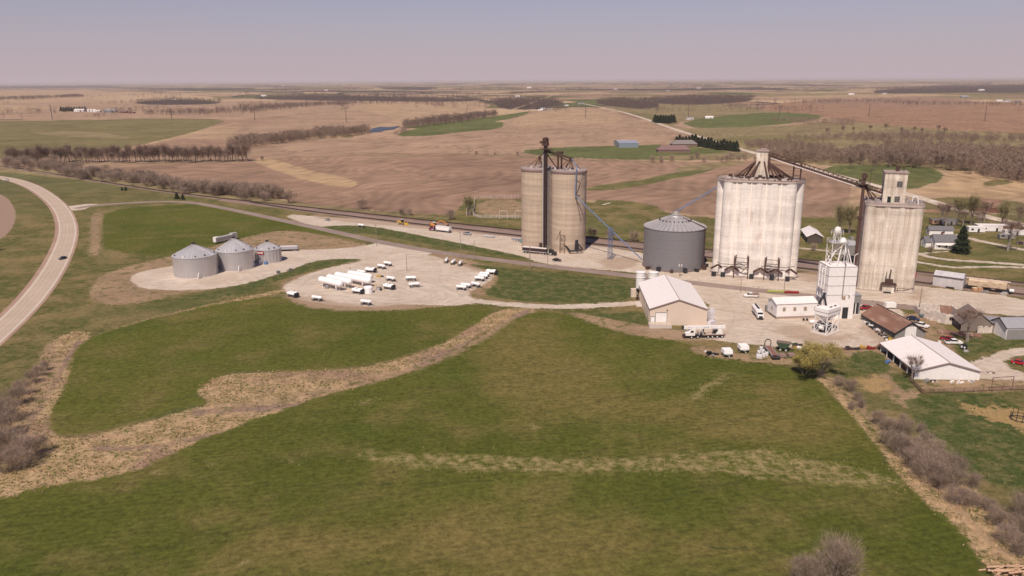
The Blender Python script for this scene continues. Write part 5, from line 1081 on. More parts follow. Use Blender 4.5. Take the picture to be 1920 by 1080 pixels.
def long_house(px, w, d, eave, ridge, rz, label, wm, rm, name='house', cat='house'):
    P = G(*px); t = thing(name, label, cat, P, rz)
    MB().box(0, d/2, 0, w, d, eave).build('wall', wm, t)
    MB().add([(-w/2-.6, -.6, eave), (w/2+.6, -.6, eave), (w/2+.6, d+.6, eave), (-w/2-.6, d+.6, eave), (-w/2+d*.35, d/2, ridge), (w/2-d*.35, d/2, ridge)], [(0, 1, 5, 4), (1, 2, 5), (2, 3, 4, 5), (3, 0, 4), (3, 2, 1, 0)]).build('roof', rm, t)
    for i in range(4):
        o = MB().box(-w*.36+i*w*.24, -.05, 1, 1.6, .12, 1.4).build('window', WHITE, t); MB().box(-w*.36+i*w*.24, -.1, 1.1, 1.4, .08, 1.2).build('pane', GLASS, o)
    return t
long_house((1264, 286.5), 40, 16, 3.6, 8.6, -.05, 'long low brown house with maroon roof on the green by the far gravel road', BRK, ROOFB)
long_house((1284, 276), 34, 16, 3.8, 8.8, 0, 'taupe roofed house just behind the maroon roofed one', BRK, ROOFT)
P0, P1 = G(1196.5, 277.5), G(1195, 271.5); t, W = gable('metal_shed', 'blue grey metal shed standing alone in the green field', 'shed', P0, P1, 26, 5.5, 7.5, mat('blue_grey_wall', (.20, .24, .28), .5), mat('pale_blue_roof', (.26, .28, .34), .5), .3, trim=WHITE)
t.location = tuple(float(v) for v in G(1197, 277)); t.rotation_euler = (0, 0, math.pi/2)
for ch_ in (0,): pass
P0, P1 = G(1874, 401), G(1890, 404); t, W = gable('barn', 'weathered red barn with rust roof beyond the village', 'barn', G(1872, 400), G(1888, 403.5), 16, 4, 8.5, BARN, RUSTR, .5, panels=6)
t.rotation_euler = (0, 0, .9); MB().box(W+4, 6, 0, 7, 12, 3).build('side_shed', BARN, t); MB().box(W+4, 6, 3, 7.6, 12.6, .2, rx=0).build('side_roof', GREYR, t)
for px, py, w, d, h, lb, wm, rm in ((1858, 433, 17, 7, 3.4, 'long white mobile home with dark door among bare trees', WHITE, ROOFW), (1828, 435, 9, 5, 2.8, 'small white caravan beside the mobile home', WHITE, ROOFW), (1900, 441, 11, 4, 2.6, 'white covered boat or trailer near the right edge', WHITE, ROOFW), (1893, 437, 6, 5, 3.4, 'tan box trailer behind the covered boat', mat('tan_box', (.45, .3, .2), .8), ROOFB),
                                (1886, 448, 8, 3, 2.2, 'grey flat trailer under the bare tree', GREYW, GREYR), (1757, 420, 8, 6, 2.6, 'small orange shed with dark doorway beyond the garage', mat('orange_boards', (.40, .24, .16), .9), ROOFG), (1777, 421, 9, 6, 3, 'small grey shed beside the orange one', GREYW, ROOFG)):
    t = thing('trailer_home' if w > 8 else 'outbuilding', lb, 'trailer' if w > 8 else 'outbuilding', G(px, py), -.15); MB().box(0, 0, .4, w, d, h).build('body', wm, t); MB().box(0, 0, .4+h, w+.3, d+.3, .25, tx=.98, ty=.6).build('roof', rm, t); MB().box(w*.1, -d/2-.03, .5, 1.1, .1, 2).build('door', DARK, t); o = MB().box(-w*.28, -d/2-.03, 1.5, 1.4, .1, 1).build('window', GLASS, t)
P = G(1577, 441); t = thing('old_bin', 'old grey hopper bin standing behind the feed mill beyond the tracks', 'bin', G(1592, 492)); MB().box(0, 0, 4, 5, 5, 5).build('body', GREYW, t); MB().box(0, 0, 9, 5.4, 5.4, 2.2, tx=.4, ty=.4).build('roof', GREYR, t); MB().box(0, 0, 11.2, 1.8, 1.6, 1.6).build('cupola', GREYW, t)
for a, b in ((-1, -1), (1, -1), (1, 1), (-1, 1)): MB().box(a*2.2, b*2.2, 0, .35, .35, 4).build('leg', DARK, t)
MB().box(0, 0, 2.2, 5, 5, 1.8, tx=1, ty=1).build('hopper', DARK, t)
# shed and hopper wagon at the siding
P0, P1 = G(1748, 536), G(1804, 544); t = thing('track_shed', 'pale grey corrugated shed standing over the siding next to the tan hopper wagon', 'shed', P0, ang(P0, P1)); W = m2(P0, P1)
SHD = corr('weathered_sheet', (.47, .44, .455), .1, .6, .6, 'X', .3)
MB().box(W/2, 2.6, 0, W, 5.2, 5.2).build('wall', SHD, t)
for i in range(10): MB().add([(W*i/10, -.5, 5.0), (W*(i+.97)/10, -.5, 5.0), (W*(i+.97)/10, 2.7, 6.6), (W*i/10, 2.7, 6.6), (W*i/10, -.5, 5.12), (W*(i+.97)/10, -.5, 5.12), (W*(i+.97)/10, 2.7, 6.72), (W*i/10, 2.7, 6.72)], [(3, 2, 1, 0), (4, 5, 6, 7), (0, 1, 5, 4), (1, 2, 6, 5), (2, 3, 7, 6), (3, 0, 4, 7)]).build('roof_panel', SHD, t)
MB().add([(0, 2.7, 6.6), (W, 2.7, 6.6), (W, 5.8, 5), (0, 5.8, 5)], [(0, 1, 2, 3)]).build('roof', SHD, t); MB().box(W*.6, -.2, .2, W*.28, .4, .5).build('low_opening', DARK, t); MB().box(W/2, -.35, 4.7, W, .2, .3).build('eave', DARK, t)
HOP = mat('tan_wagon_paint', (.50, .39, .28), .7, 0, .2, .5, (.28, .13, .07), .7, (.5, 1, 1))
P0, P1 = G(1813, 543), G(1897, 553.5); t = thing('hopper_wagon', 'rust streaked tan covered hopper railway wagon on the siding', 'railway wagon', (P0+P1)/2, ang(P0, P1)); Lw = m2(P0, P1)
t.location = (t.location[0]-.4, t.location[1]+1.2, 0.8)
prof = [(-1.5, 1.5), (-1.55, 3.6), (-.9, 4.3), (.9, 4.3), (1.55, 3.6), (1.5, 1.5), (.6, .9), (-.6, .9)]
MB().prismx(prof, -Lw*.43, Lw*.43).build('body', HOP, t)
for i in range(13): MB().box(-Lw*.42+i*Lw*.07, 0, 1.5, .09, 3.22, 2.1).build('side_rib', HOP, t)
MB().box(0, 0, 4.35, Lw*.98, 1.6, .12).build('running_board', mat('pale_board', (.62, .5, .42), .8), t)
for i in range(6): MB().box(-Lw*.38+i*Lw*.15, 0, 4.46, 1.5, .9, .25).build('hatch', HOP, t)
MB().box(0, 0, 1.25, Lw*.98, .5, .4).build('sill', DARK, t)
for i in range(3): MB().box(-Lw*.28+i*Lw*.28, 0, .25, 2.8, 1.6, 1.2, tx=1.4).build('hopper_chute', DARK, t)
for s1 in (-1, 1):
    bo = MB().box(s1*Lw*.42, 0, .4, 2.6, 2.0, .5).build('bogie', DARK, t)
    for dx in (-.9, .9):
        for y in (-.72, .72): MB().tube((s1*Lw*.42+dx, y-.08, .35), (s1*Lw*.42+dx, y+.08, .35), .44, n=14).build('wheel', RUSTY, bo)
    MB().bar((s1*Lw*.47, -1.3, 1.5), (s1*Lw*.47, -1.3, 4.2), .1).bar((s1*Lw*.47, 1.3, 1.5), (s1*Lw*.47, 1.3, 4.2), .1).bar((s1*Lw*.44, 0, 4.1), (s1*Lw*.49, 0, 1.4), .25).build('end_frame', HOP, t)
for px, py, lb, s1 in ((1827, 546, 'left one of the two brown crates in front of the hopper wagon', 1.8), (1836.5, 546, 'taller crate of the two, in front of the hopper wagon', 2.2)):
    t = thing('crate', lb, 'crate', G(px, py), .1); MB().box(0, 0, 0, s1, 1.6, .2).build('pallet', WOOD, t); MB().box(0, 0, .2, s1-.1, 1.5, s1-.6).build('box', mat('crate_tan', (.50, .27, .15), .8), t); MB().box(0, 0, s1-.4, s1, 1.6, .2).build('lid', mat('crate_lid', (.6, .5, .35), .8), t)
for i, (px, py) in enumerate(((1846, 549), (1880, 552), (1886, 552.5), (1896, 552.5))):
    t = thing('scrap_pile' if i else 'tyre_stack', ('grey spool pair standing in front of the hopper wagon', 'tangle of pale scrap near the end of the hopper wagon', 'second pale scrap heap by the wagon end', 'dark cart with a white drum at the right end of the hopper wagon')[i], 'scrap', G(px, py), .3*i)
    for j in range(4): MB().box(-.9+j*.6, random.uniform(-.4, .4), 0, .5, .9, random.uniform(.5, 1.3), random.random()).build('piece', (GREYW, GALV, GALV, BLACKP)[i], t)
    if i == 3: MB().tube((0, -.8, 1.7), (0, .8, 1.7), .7, n=12).build('drum', WHITE, t)
# anhydrous bulk tanks
def cap(L, r, n=8, ax='x', c=(0, 0, 0), seg=22, k=.75):
    pr = [(r*math.sin(math.pi/2*i/n), -L/2+r*k-r*k*math.cos(math.pi/2*i/n)) for i in range(n+1)]; pr[0] = (.01, -L/2)
    return pr+[(a, -b) for a, b in pr[::-1]]
TANKW = mat('tank_white', (.84, .80, .79), .35, 0, .04, .5, spec=.5)
for i, (a, b, z, r, ref) in enumerate((((601, 523.5), (639.5, 532.5), 3.1, 1.45, 'nearest of the four big white horizontal tanks, raised on white legs'), ((616, 519.5), (656.5, 528.5), 2.9, 1.45, 'second of the four big white horizontal tanks from the front'),
        ((631, 515.5), (693.5, 526.5), 2.8, 1.5, 'longest of the big white horizontal tanks, with dark lettering on its side'), ((655, 512.5), (695, 519.5), 2.8, 1.5, 'rearmost of the four big white horizontal tanks'))):
    A, B = Gz(*a, z), Gz(*b, z); Lt = m2(A, B)+1.4; t = thing('bulk_tank', ref, 'storage tank', ((A+B)/2*np.array([1, 1, 0])), ang(A, B), 'big white horizontal tanks')
    MB().lathe(cap(Lt, r), 28, (0, 0, z), 'x').build('shell', TANKW, t, smooth=True)
    for x in (-Lt*.3, Lt*.3):
        for y in (-.9, .9): MB().box(x, y, 0, .35, .35, z-.6).build('leg', WHITE, t)
        MB().box(x, 0, z-r-.35, .5, 2.4, .7).build('saddle', WHITE, t)
    for x in (-Lt*.1, .4): MB().tube((x, 0, z+r-.1), (x, 0, z+r+.3), .3, n=10).build('manway', WHITE, t)
    MB().bar((-Lt*.35, .1, z+r+.06), (Lt*.35, .1, z+r+.06), .12).build('top_walk', GALV, t)
    MB().path([(0, -.5, z-r), (0, -.5, .4), (Lt*.4, -1.6, .4)], .08).build('pipework', GALV, t)
    if i in (0, 2):
        LT = mat('faded_lettering', (.12, .10, .13) if i == 2 else (.55, .50, .55), .6); lt = MB(); r_ = random.Random(4)
        words = (7, 7, 3) if i == 2 else (6, 3); x = -Lt*.2 if i == 2 else -Lt*.22; sz = .34 if i == 2 else .42
        aa = R(-28)
        for w_ in words:
            for j in range(w_):
                hgt_ = sz*(1.5 if j == 0 else r_.choice((.9, 1.0, 1.4))); lt.box(x, -(r+.015)*math.cos(aa), z-(r+.015)*math.sin(-aa)*0+.1, sz*.62, .04, hgt_, rx=-.25); x += sz*.9
            x += sz*.9
        lt.build('lettering', LT, t)
t = thing('poly_tank', 'stubby upright white tank at the front end of the big horizontal tanks', 'storage tank', G(691, 549)); MB().lathe([(1.9, .1), (1.9, 2.6), (1.7, 2.85), (.5, 3.1), (.01, 3.1)], 24).build('shell', TANKW, t, smooth=True); MB().lathe([(2.1, 0), (2.1, .12), (1.9, .12)], 24).build('base', CONCP, t)
t = thing('pump_skid', 'pump skid with yellow pipe frame beside the upright white tank', 'pump', G(707, 545), .2); MB().box(0, 0, 0, 2.6, 1.4, .3).build('base', GALV, t); MB().box(.4, 0, .3, 1.2, 1, 1.1).build('motor', GALV, t); MB().path([(-1, -.4, 0), (-1, -.4, 2.6), (-.2, .4, 2.6), (-.2, .4, .2)], .09).build('pipe_frame', YEL, t)
t = thing('black_tank', 'low black tank lying beside the pump skid', 'tank', G(711, 544.5)); MB().lathe(cap(2.6, .75), 16, (0, 0, .75), 'x').build('shell', BLACKP, t, smooth=True); MB().box(0, 0, 0, 1.4, .9, .3).build('cradle', RUSTY, t)
t = thing('pump_box', 'small beige pump box under the nearest big white tank', 'pump', G(613, 541)); MB().box(0, 0, 0, 1.5, 1.1, 1.0).build('box', GREYW, t); MB().box(0, 0, 1, 1.7, 1.3, .3, tx=.6).build('lid', GREYR, t)
t = thing('yellow_barrow', 'small yellow loader bucket lying near the wagons', 'bucket', G(712, 519), -.2); MB().box(-.5, 0, .2, 2.2, .9, .5).build('bucket', YEL, t); MB().box(1.3, 0, .1, 1.1, .7, .5).build('hitch', DARK, t)
for px, py, lb in ((522, 512.5, 'left one of two small dark crates on the verge by the bins'), (545, 508, 'right one of two small dark crates on the verge by the bins')):
    t = thing('crate', lb, 'crate', G(px, py), .2); MB().box(0, 0, 0, 1.6, 1.3, 1.2).build('box', mat('weathered_green_box', (.11, .11, .09), .9), t); MB().box(0, 0, 1.2, 1.7, 1.4, .12).build('lid', GREYW, t)

# ================================================================ VEHICLES
TYm = MB().tube((0, -.13, 0), (0, .13, 0), .36, n=14).mesh('tyre', RUBBER); RMm = MB().tube((0, -.145, 0), (0, .145, 0), .2, n=10).mesh('rim', HUB)
def wheel(t, x, y, r=.36, w=.26):
    o = link('wheel', TYm, t); o.location = (x, y, r); o.scale = (r/.36, w/.26, r/.36); link('rim', RMm, o); return o
def car(P, rz, label, paint, cat='car', kind='car', group=None, L=4.6):
    t = thing('parked_'+kind if 'parked' in label else kind, label, cat, P, rz, group); W = 1.8
    if kind == 'pickup_truck':
        MB().prism([(-2.8, .5), (2.75, .5), (2.8, .95), (2.6, 1.1), (1.5, 1.15), (.6, 1.2), (-.8, 1.2), (-.8, 1.15), (-2.8, 1.15)], -.95, .95).build('body', paint, t)
        MB().prism([(1.35, 1.15), (.75, 1.75), (-.7, 1.78), (-.85, 1.18)], -.82, .82).build('windows', GLASS, t)
        MB().box(.05, 0, 1.76, 1.5, 1.55, .06).build('cab_roof', paint, t); MB().box(-1.85, 0, 1.16, 1.7, 1.6, .03).build('bed_floor', DARK, t); xs = (-1.8, 1.8)
    else:
        MB().prism([(-2.2, .4), (2.2, .4), (2.25, .75), (1.9, .92), (1.0, 1.0), (-1.6, 1.02), (-2.2, .95)], -.88, .88).build('body', paint, t)
        MB().prism([(1.05, .98), (.4, 1.42), (-1.0, 1.45), (-1.75, 1.0)], -.78, .78).build('windows', GLASS, t); MB().box(-.3, 0, 1.43, 1.3, 1.4, .05).build('roof', paint, t); xs = (-1.4, 1.4)
    for x in xs:
        for y in (-.8, .8): wheel(t, x, y)
    for y in (-.6, .6): MB().box(xs[1]+.95 if kind != 'pickup_truck' else 2.78, y, .68, .06, .35, .16).build('headlight', HUB, t)
    return t
def dirp(a, b): return ang(G(*a), G(*b))
hwd = lambda i: 0
car(G(118, 486), R(258), 'dark grey car driving along the curving highway', mat('charcoal_paint', (.05, .055, .07), .3, 0, .1, spec=.5), L=4.7)
t = car(G(11, 338.5), R(170), 'white pickup with dark bed on the far end of the highway', WHITE, 'pickup', 'pickup_truck')
car(G(1044, 489.5), ROW+.1, 'parked black sedan in front of the black semi truck', BLACKP)
car(G(876, 440.5), ROW+.1, 'parked silver pickup behind the white tipper trailer', SILV, 'pickup', 'pickup_truck')
car(G(614, 413.5), ROW+2.9, 'parked silver car at the left end of the gravel rail yard', SILV)
t = car(G(1622, 580), R(205), 'parked dark red pickup between the feed mill and the rust roofed shed', REDP, 'pickup', 'pickup_truck')
car(G(1726, 613), R(-50), 'white pickup parked behind the rust roofed shed', WHITE, 'pickup', 'pickup_truck')
car(G(1735, 594), R(10), 'small parked blue car beside the ruin', mat('teal_car', (.13, .2, .25), .4))
car(G(1911, 683), R(-40), 'parked bright red car on the loop drive at the right edge', mat('bright_red', (.45, .02, .03), .3))
car(G(1779, 640), R(-60), 'red truck cab standing behind the white open shed', REDP, 'pickup', 'pickup_truck')
car(G(1787, 645), R(-5), 'white pickup with dark bed behind the white open shed', WHITE, 'pickup', 'pickup_truck')
car(G(1914, 458), R(-40), 'dark car parked on the village lane at the right edge', mat('maroon_car', (.1, .05, .07), .4))
car(G(1712, 600), R(-50), 'dark blue car half hidden behind the rust roofed shed', mat('navy_car', (.03, .04, .09), .4))
t = thing('tractor_tyre', 'huge black tractor tyre with white rims lying behind the white shed', 'tyre', G(1806, 655)); MB().tube((-.6, 0, .95), (-.0, .1, .95), 1.0, n=18).build('tyre', RUBBER, t); MB().tube((.1, .1, .95), (.75, .2, .95), .95, n=18).build('tyre', RUBBER, t); MB().tube((-.7, -.02, .95), (-.6, 0, .95), .45, n=12).tube((-.2, -.9, .95), (-.2, -1.0, .95), .3, n=12).build('rim', WHITE, t)
def truck_wheels(t, xs, r=.5, y=.98, w=.45):
    for x in xs:
        for s1 in (-1, 1): wheel(t, x, y*s1, r, w)
def semi(P, rz, label, cabp, trp, Lt=13, hop=False, name='semi_truck', th_=1.9):
    """tractor faces +x"""
    t = thing(name, label, 'truck', P, rz); x0 = Lt/2
    MB().box(x0+1.6, 0, .6, 7.4, .9, .35).build('chassis', DARK, t)
    MB().prism([(x0+1.2, .9), (x0+5.0, .9), (x0+5.0, 1.9), (x0+3.4, 2.1), (x0+3.1, 2.9), (x0+1.2, 3.1)], -1.05, 1.05).build('cab', cabp, t)
    MB().prism([(x0+3.42, 2.12), (x0+3.12, 2.85), (x0+2.2, 2.88), (x0+2.2, 2.12)], -1.07, 1.07).build('windows', GLASS, t)
    for y in (-1.1, 1.1): MB().tube((x0+1.15, y, 1), (x0+1.15, y, 3.7), .09).build('exhaust_stack', HUB, t); MB().box(x0+4.2, y, .55, 1.4, .3, .55).build('fender', cabp, t); MB().tube((x0+1.7, y*.9, .8), (x0+2.9, y*.9, .8), .3, n=10).build('fuel_tank', HUB, t)
    truck_wheels(t, (x0+4.2, x0-.2, x0-1.5))
    if hop: pr = [(-Lt*.52, 1.9), (-Lt*.52, 3.4), (Lt*.46, 3.4), (Lt*.46, 1.9), (Lt*.36, 1.3), (-Lt*.4, 1.3)]
    else: pr = [(-Lt*.52, 1.25), (-Lt*.52, 1.25+th_), (Lt*.48, 1.25+th_), (Lt*.48, 1.25)]
    MB().prism(pr, -1.2, 1.2).build('trailer_body', trp, t); MB().box(-Lt*.02, 0, pr[1][1], Lt*1.0, 2.44, .18).build('trailer_top', mat('tarp_white', (.66, .6, .58), .7), t)
    MB().box(-Lt*.02, 0, 1.22, Lt, 2.5, .2).build('trailer_rail', HUB, t)
    for i in range(1, 9): MB().box(-Lt*.52+Lt*i/9, 0, 1.4, .07, 2.46, pr[1][1]-1.4).build('trailer_rib', trp, t)
    truck_wheels(t, (-Lt*.46, -Lt*.36)); MB().bar((Lt*.25, -.8, 0), (Lt*.25, -.8, 1.3), .15).bar((Lt*.25, .8, 0), (Lt*.25, .8, 1.3), .15).build('landing_leg', HUB, t); return t
a, b = G(976.5, 473), G(1051, 480); semi(a+(b-a)*.37, ang(a, b), 'black semi truck with a long black grain trailer at the foot of the tan elevator', BLACKP, mat('black_trailer', (.045, .025, .03), .5), 13.5)
a, b = G(853, 438), G(799, 431); t = semi(a+(b-a)*.40, ang(a, b), 'maroon semi truck with a white tipper trailer by the orange excavator', mat('maroon_paint', (.16, .03, .06), .4), WHITE, 10.5, True)
# excavator & wheel loader
t = thing('excavator', 'orange excavator with white cab roof working behind the white tipper trailer', 'excavator', G(814, 425.5), ROW+.15)
for y in (-1.1, 1.1): MB().prism([(-2, 0), (2, 0), (2.4, .5), (2, .95), (-2, .95), (-2.4, .5)], y-.3, y+.3).build('track', DARK, t)
MB().box(-.6, 0, 1.0, 3.6, 2.6, 1.3).build('body', ORG, t); MB().box(.6, -.7, 1.3, 1.5, 1.1, 1.7).build('cab', GLASS, t); MB().box(.6, -.7, 3.0, 1.9, 1.5, .2).build('cab_roof', WHITE, t)
MB().bar((1, .3, 1.8), (4.2, .3, 4.2), .5).bar((4.2, .3, 4.2), (7, .3, 3.6), .45).build('boom', ORG, t); MB().bar((7, .3, 3.6), (9.4, .3, 2.0), .38).build('stick', ORG, t); MB().box(9.6, .3, 1.0, 1.2, 1.1, 1.1, tx=.6).build('bucket', DARK, t); MB().box(-2.2, 0, 1.1, .8, 2.6, 1.1).build('counterweight', DARK, t)
t = thing('wheel_loader', 'yellow wheel loader between the rails and the gravel yard', 'loader', G(754, 421), ROW-.1)
MB().box(-1.4, 0, .9, 3.6, 2.0, 1.2, tx=.9).build('rear_body', YEL, t); MB().box(.1, 0, 1.6, 1.4, 1.5, 1.6).build('cab', GLASS, t); MB().box(.1, 0, 3.2, 1.7, 1.7, .18).build('cab_roof', mat('tan_roof', (.5, .42, .3), .6), t)
MB().bar((1, -.7, 1.6), (3.4, -.7, .9), .3).bar((1, .7, 1.6), (3.4, .7, .9), .3).build('lift_arms', YEL, t); MB().prism([(3.3, .1), (4.9, .1), (4.7, .3), (3.6, 1.5), (3.3, 1.4)], -1.4, 1.4).build('bucket', YEL, t)
truck_wheels(t, (-1.6, 1.5), .75, 1.05, .55); MB().box(-3.5, 0, .8, .8, 1.8, 1.1).build('counterweight', YEL, t)
# flat slab trailer, auger
t = thing('flat_trailer', 'low grey flatbed platform lying on the gravel behind the tan elevator', 'trailer', G(917, 444.5), ROW+.25); MB().box(0, 0, .45, 6.6, 2.4, .3).build('deck', mat('deck_grey', (.5, .48, .48), .6), t); MB().box(0, 0, .25, 6.4, .3, .22).build('frame', DARK, t); truck_wheels(t, (-.9, .9), .3, 1.0, .25)
t = thing('grain_auger', 'blue grain auger lying beside the left silo of the tan elevator', 'auger', G(969, 452.5), ROW-.35); MB().tube((-5, 0, .8), (4.2, 0, 1.6), .3, n=8).build('auger_tube', BLUEP, t); MB().box(4.2, 0, .3, 1.6, 1.5, 1.8, tx=.6).build('hopper', mat('teal_paint', (.14, .27, .31), .5), t); truck_wheels(t, (0.5,), .4, .9, .2)
# anhydrous nurse wagons
def wagon_proto(dbl):
    t = thing('nurse_wagon', 'x', 'tank wagon', (0, 0, -50), 0, 'white ammonia tank wagons'); L_ = 4.9 if not dbl else 4.7
    for y in ((0,) if not dbl else (-.72, .72)):
        MB().lathe(cap(L_, .62 if not dbl else .66, 5), 16, (0, y, 1.62), 'x').build('tank', TANKW, t, smooth=True); MB().box(.3, y, 2.2, .5, .4, .25).build('valve_box', HUB if not dbl else DARK, t)
    MB().box(0, -.45, .72, L_*.9, .16, .2).box(0, .45, .72, L_*.9, .16, .2).build('frame', DARK, t)
    for x in (-1.4, 1.4): MB().box(x, 0, .85, .25, 1.2 if not dbl else 2.6, .45).build('saddle', DARK if dbl else WHITE, t); MB().box(x, 0, .4, .2, 1.7, .16).build('axle', DARK, t)
    for x in (-1.6, 1.6):
        for y in (-.95, .95): wheel(t, x, y, .40, .28)
    MB().bar((2, 0, .55), (4.0, 0, .3), .13).build('tongue', DARK, t)
    if dbl: MB().box(2.7, 0, .8, .9, 2.2, .9).tube((2.7, -.9, 1.9), (2.7, .9, 1.9), .35).build('hose_rack', DARK, t)
    return t
WS, WD = wagon_proto(False), wagon_proto(True)
ws = [('A', 150, 620, 300, 655, 1, 'twin tank wagon at the far left rim of the gravel pad'), ('A', 520, 690, 665, 705, 0, 'single tank wagon on the lower left rim of the gravel pad'), ('A', 1250, 750, 1405, 765, 0, 'single tank wagon alone on the bottom rim of the gravel pad'),
      ('A', 1110, 575, 1290, 600, 1, 'twin tank wagon right in front of the upright stubby tank'), ('A', 1585, 510, 1750, 535, 1, 'twin tank wagon with dark frame right of the pump skid'), ('A', 1640, 395, 1760, 415, 0, 'single tank wagon right of the longest big tank'),
      ('A', 1490, 210, 1630, 235, 0, 'front wagon of the pair furthest back near the county road turn'), ('A', 1585, 170, 1720, 190, 0, 'rear wagon of the pair furthest back near the county road turn'), ('A', 1320, 270, 1460, 280, 1, 'twin tank wagon with a yellow tinge behind the big tanks'), ('A', 1195, 300, 1320, 320, 0, 'wagon peeking out behind the rearmost big tank'),
      ('B', 165, 400, 320, 400, 0, 'rear wagon of the two standing in mid pad under the lone pole'), ('B', 200, 505, 385, 490, 0, 'front wagon of the two standing in mid pad under the lone pole'),
      ('B', 800, 100, 755, 160, 0, 'left wagon of the slanted three by the roadside poles'), ('B', 925, 125, 840, 185, 0, 'middle wagon of the slanted three by the roadside poles'), ('B', 1010, 140, 962, 205, 0, 'right wagon of the slanted three by the roadside poles'),
      ('B', 1365, 300, 1520, 310, 1, 'rearmost, widest wagon of the row of four at the right rim'), ('B', 1275, 335, 1420, 345, 0, 'second wagon from the back in the row of four at the right rim'), ('B', 1245, 367, 1400, 377, 0, 'third wagon from the back in the row of four at the right rim'), ('B', 1195, 397, 1350, 412, 0, 'front wagon of the row of four at the right rim'),
      ('B', 1145, 480, 1280, 505, 0, 'right wagon of the three near the exit track'), ('B', 990, 500, 1140, 515, 0, 'middle wagon of the three near the exit track'), ('B', 925, 530, 1075, 545, 0, 'left, nearest wagon of the three near the exit track'), ('C', 430, 195, 500, 205, 0, 'lone tank wagon between the county road and the railway')]
used = {0: False, 1: False}
for s0, a, b, c, d, k, lb in ws:
    ox_, oy_, sc = {'A': (520, 470, 8), 'B': (740, 470, 8), 'C': (580, 380, 4.8)}[s0]
    A, B = Gz(ox_+a/sc, oy_+b/sc, 1.6), Gz(ox_+c/sc, oy_+d/sc, 1.6); P = (A+B)/2; P[2] = 0; pr = WD if k else WS
    if not used[k]:
        used[k] = True; first = pr; pr.location = tuple(P); pr.rotation_euler = (0, 0, ang(A, B)); pr['label'] = 'white '+lb
    else: clone(pr, P, ang(A, B), 'white '+lb)
# livestock trailer & flat grain trailer
t = thing('livestock_trailer', 'long grey livestock trailer with rows of vent holes parked on the grass behind the bins', 'trailer', (G(403, 457)+G(443, 448))/2, ang(G(404, 457.5), G(444, 448.5))); Lt = 15.5
MB().box(0, 0, .8, Lt, 2.5, 2.5).build('body', GALV, t); MB().box(Lt*.38, 0, 3.3, Lt*.24, 2.4, .7).build('raised_nose', GALV, t); MB().box(-Lt*.42, 0, 3.3, Lt*.16, 2.3, .35).build('white_cap', WHITE, t); MB().box(-Lt/2-.03, 0, .9, .08, 2.1, 2.2).build('rear_door', WHITE, t)
for i in range(14):
    for z in (1.7, 2.6): MB().box(-Lt*.42+i*Lt*.06, -1.26, z, .38, .06, .3).build('vent_hole', DARK, t)
truck_wheels(t, (-3.2, -2), .45, 1.0, .4); truck_wheels(t, (Lt*.4,), .45, 1.0, .4)
a, b = G(524, 471), G(554, 470); t = thing('grain_trailer', 'dark grey open trailer parked behind the smaller galvanised bin', 'trailer', (a+b)/2, ang(a, b)); Lt = 11
MB().box(0, 0, 1.1, Lt, 2.5, 1.5).build('body', mat('grey_side', (.36, .34, .36), .5), t); MB().box(0, 0, 2.6, Lt*.98, 2.3, .3, ty=.5).build('tarp', mat('tarp_grey', (.5, .46, .46), .7), t); MB().box(0, 0, .9, Lt, 2.3, .2).build('frame', DARK, t); truck_wheels(t, (Lt*.3, Lt*.42), .5); MB().box(-Lt*.3, 0, 0, .3, 1.6, 1).build('landing_leg', DARK, t)
# crane truck
a, b = G(1358, 632), G(1281, 633.5); t = thing('crane_truck', 'white mobile crane truck with folded boom parked below the beige warehouse', 'crane', (a+b)/2, ang(a, b)); Lt = m2(a, b)
MB().box(0, 0, .7, Lt*.98, 1.6, .5).build('chassis', DARK, t); MB().box(-Lt*.22, 0, 1.2, Lt*.5, 2.3, .3).build('deck', mat('deck_tan', (.45, .33, .27), .8), t)
MB().prism([(Lt*.24, 1.1), (Lt*.46, 1.1), (Lt*.47, 2.0), (Lt*.37, 2.25), (Lt*.33, 3.1), (Lt*.23, 3.15)], -1.15, 1.15).build('cab', WHITE, t); MB().prism([(Lt*.365, 2.27), (Lt*.33, 3.0), (Lt*.275, 3.0), (Lt*.275, 2.2)], -1.17, 1.17).build('windows', GLASS, t)
MB().box(-Lt*.32, 0, 1.55, 3.2, 2.2, 1.5, tx=.8).build('turntable', WHITE, t); MB().prism([(-Lt*.25, 1.9), (-Lt*.18, 2.0), (-Lt*.22, 3.1), (-Lt*.31, 3.2)], .5, 1.35).build('operator_cab', GLASS, t)
MB().box(0, -.1, 3.3, Lt*1.02, .9, 1.0).build('boom', WHITE, t); MB().box(Lt*.52, -.1, 3.2, .6, 1, 1.2).build('boom_head', DARK, t); lt = MB()
for x0_ in (Lt*.40, Lt*.02):
    for j in range(7): lt.box(x0_-j*.28, .37, 3.65, .18, .04, .3)
lt.build('boom_lettering', mat('grey_letter', (.45, .42, .45), .6), t); MB().bar((Lt*.02, 0, 1.2), (Lt*.02, 0, 3.3), .4).build('boom_rest', BROWNST, t)
truck_wheels(t, [Lt*f for f in (-.42, -.3, -.185, -.08, .17, .32)], .55, 1.0, .5); MB().box(Lt*.49, 0, .4, .5, 2.3, .7).build('bumper', RUSTY, t)
for i in range(6): MB().box(Lt*(-.02+.03*i), 0, 1.2, .35, 2.0, .4+.3*(i % 3)).build('outrigger_gear', (RUSTY, DARK, GALV)[i % 3], t)
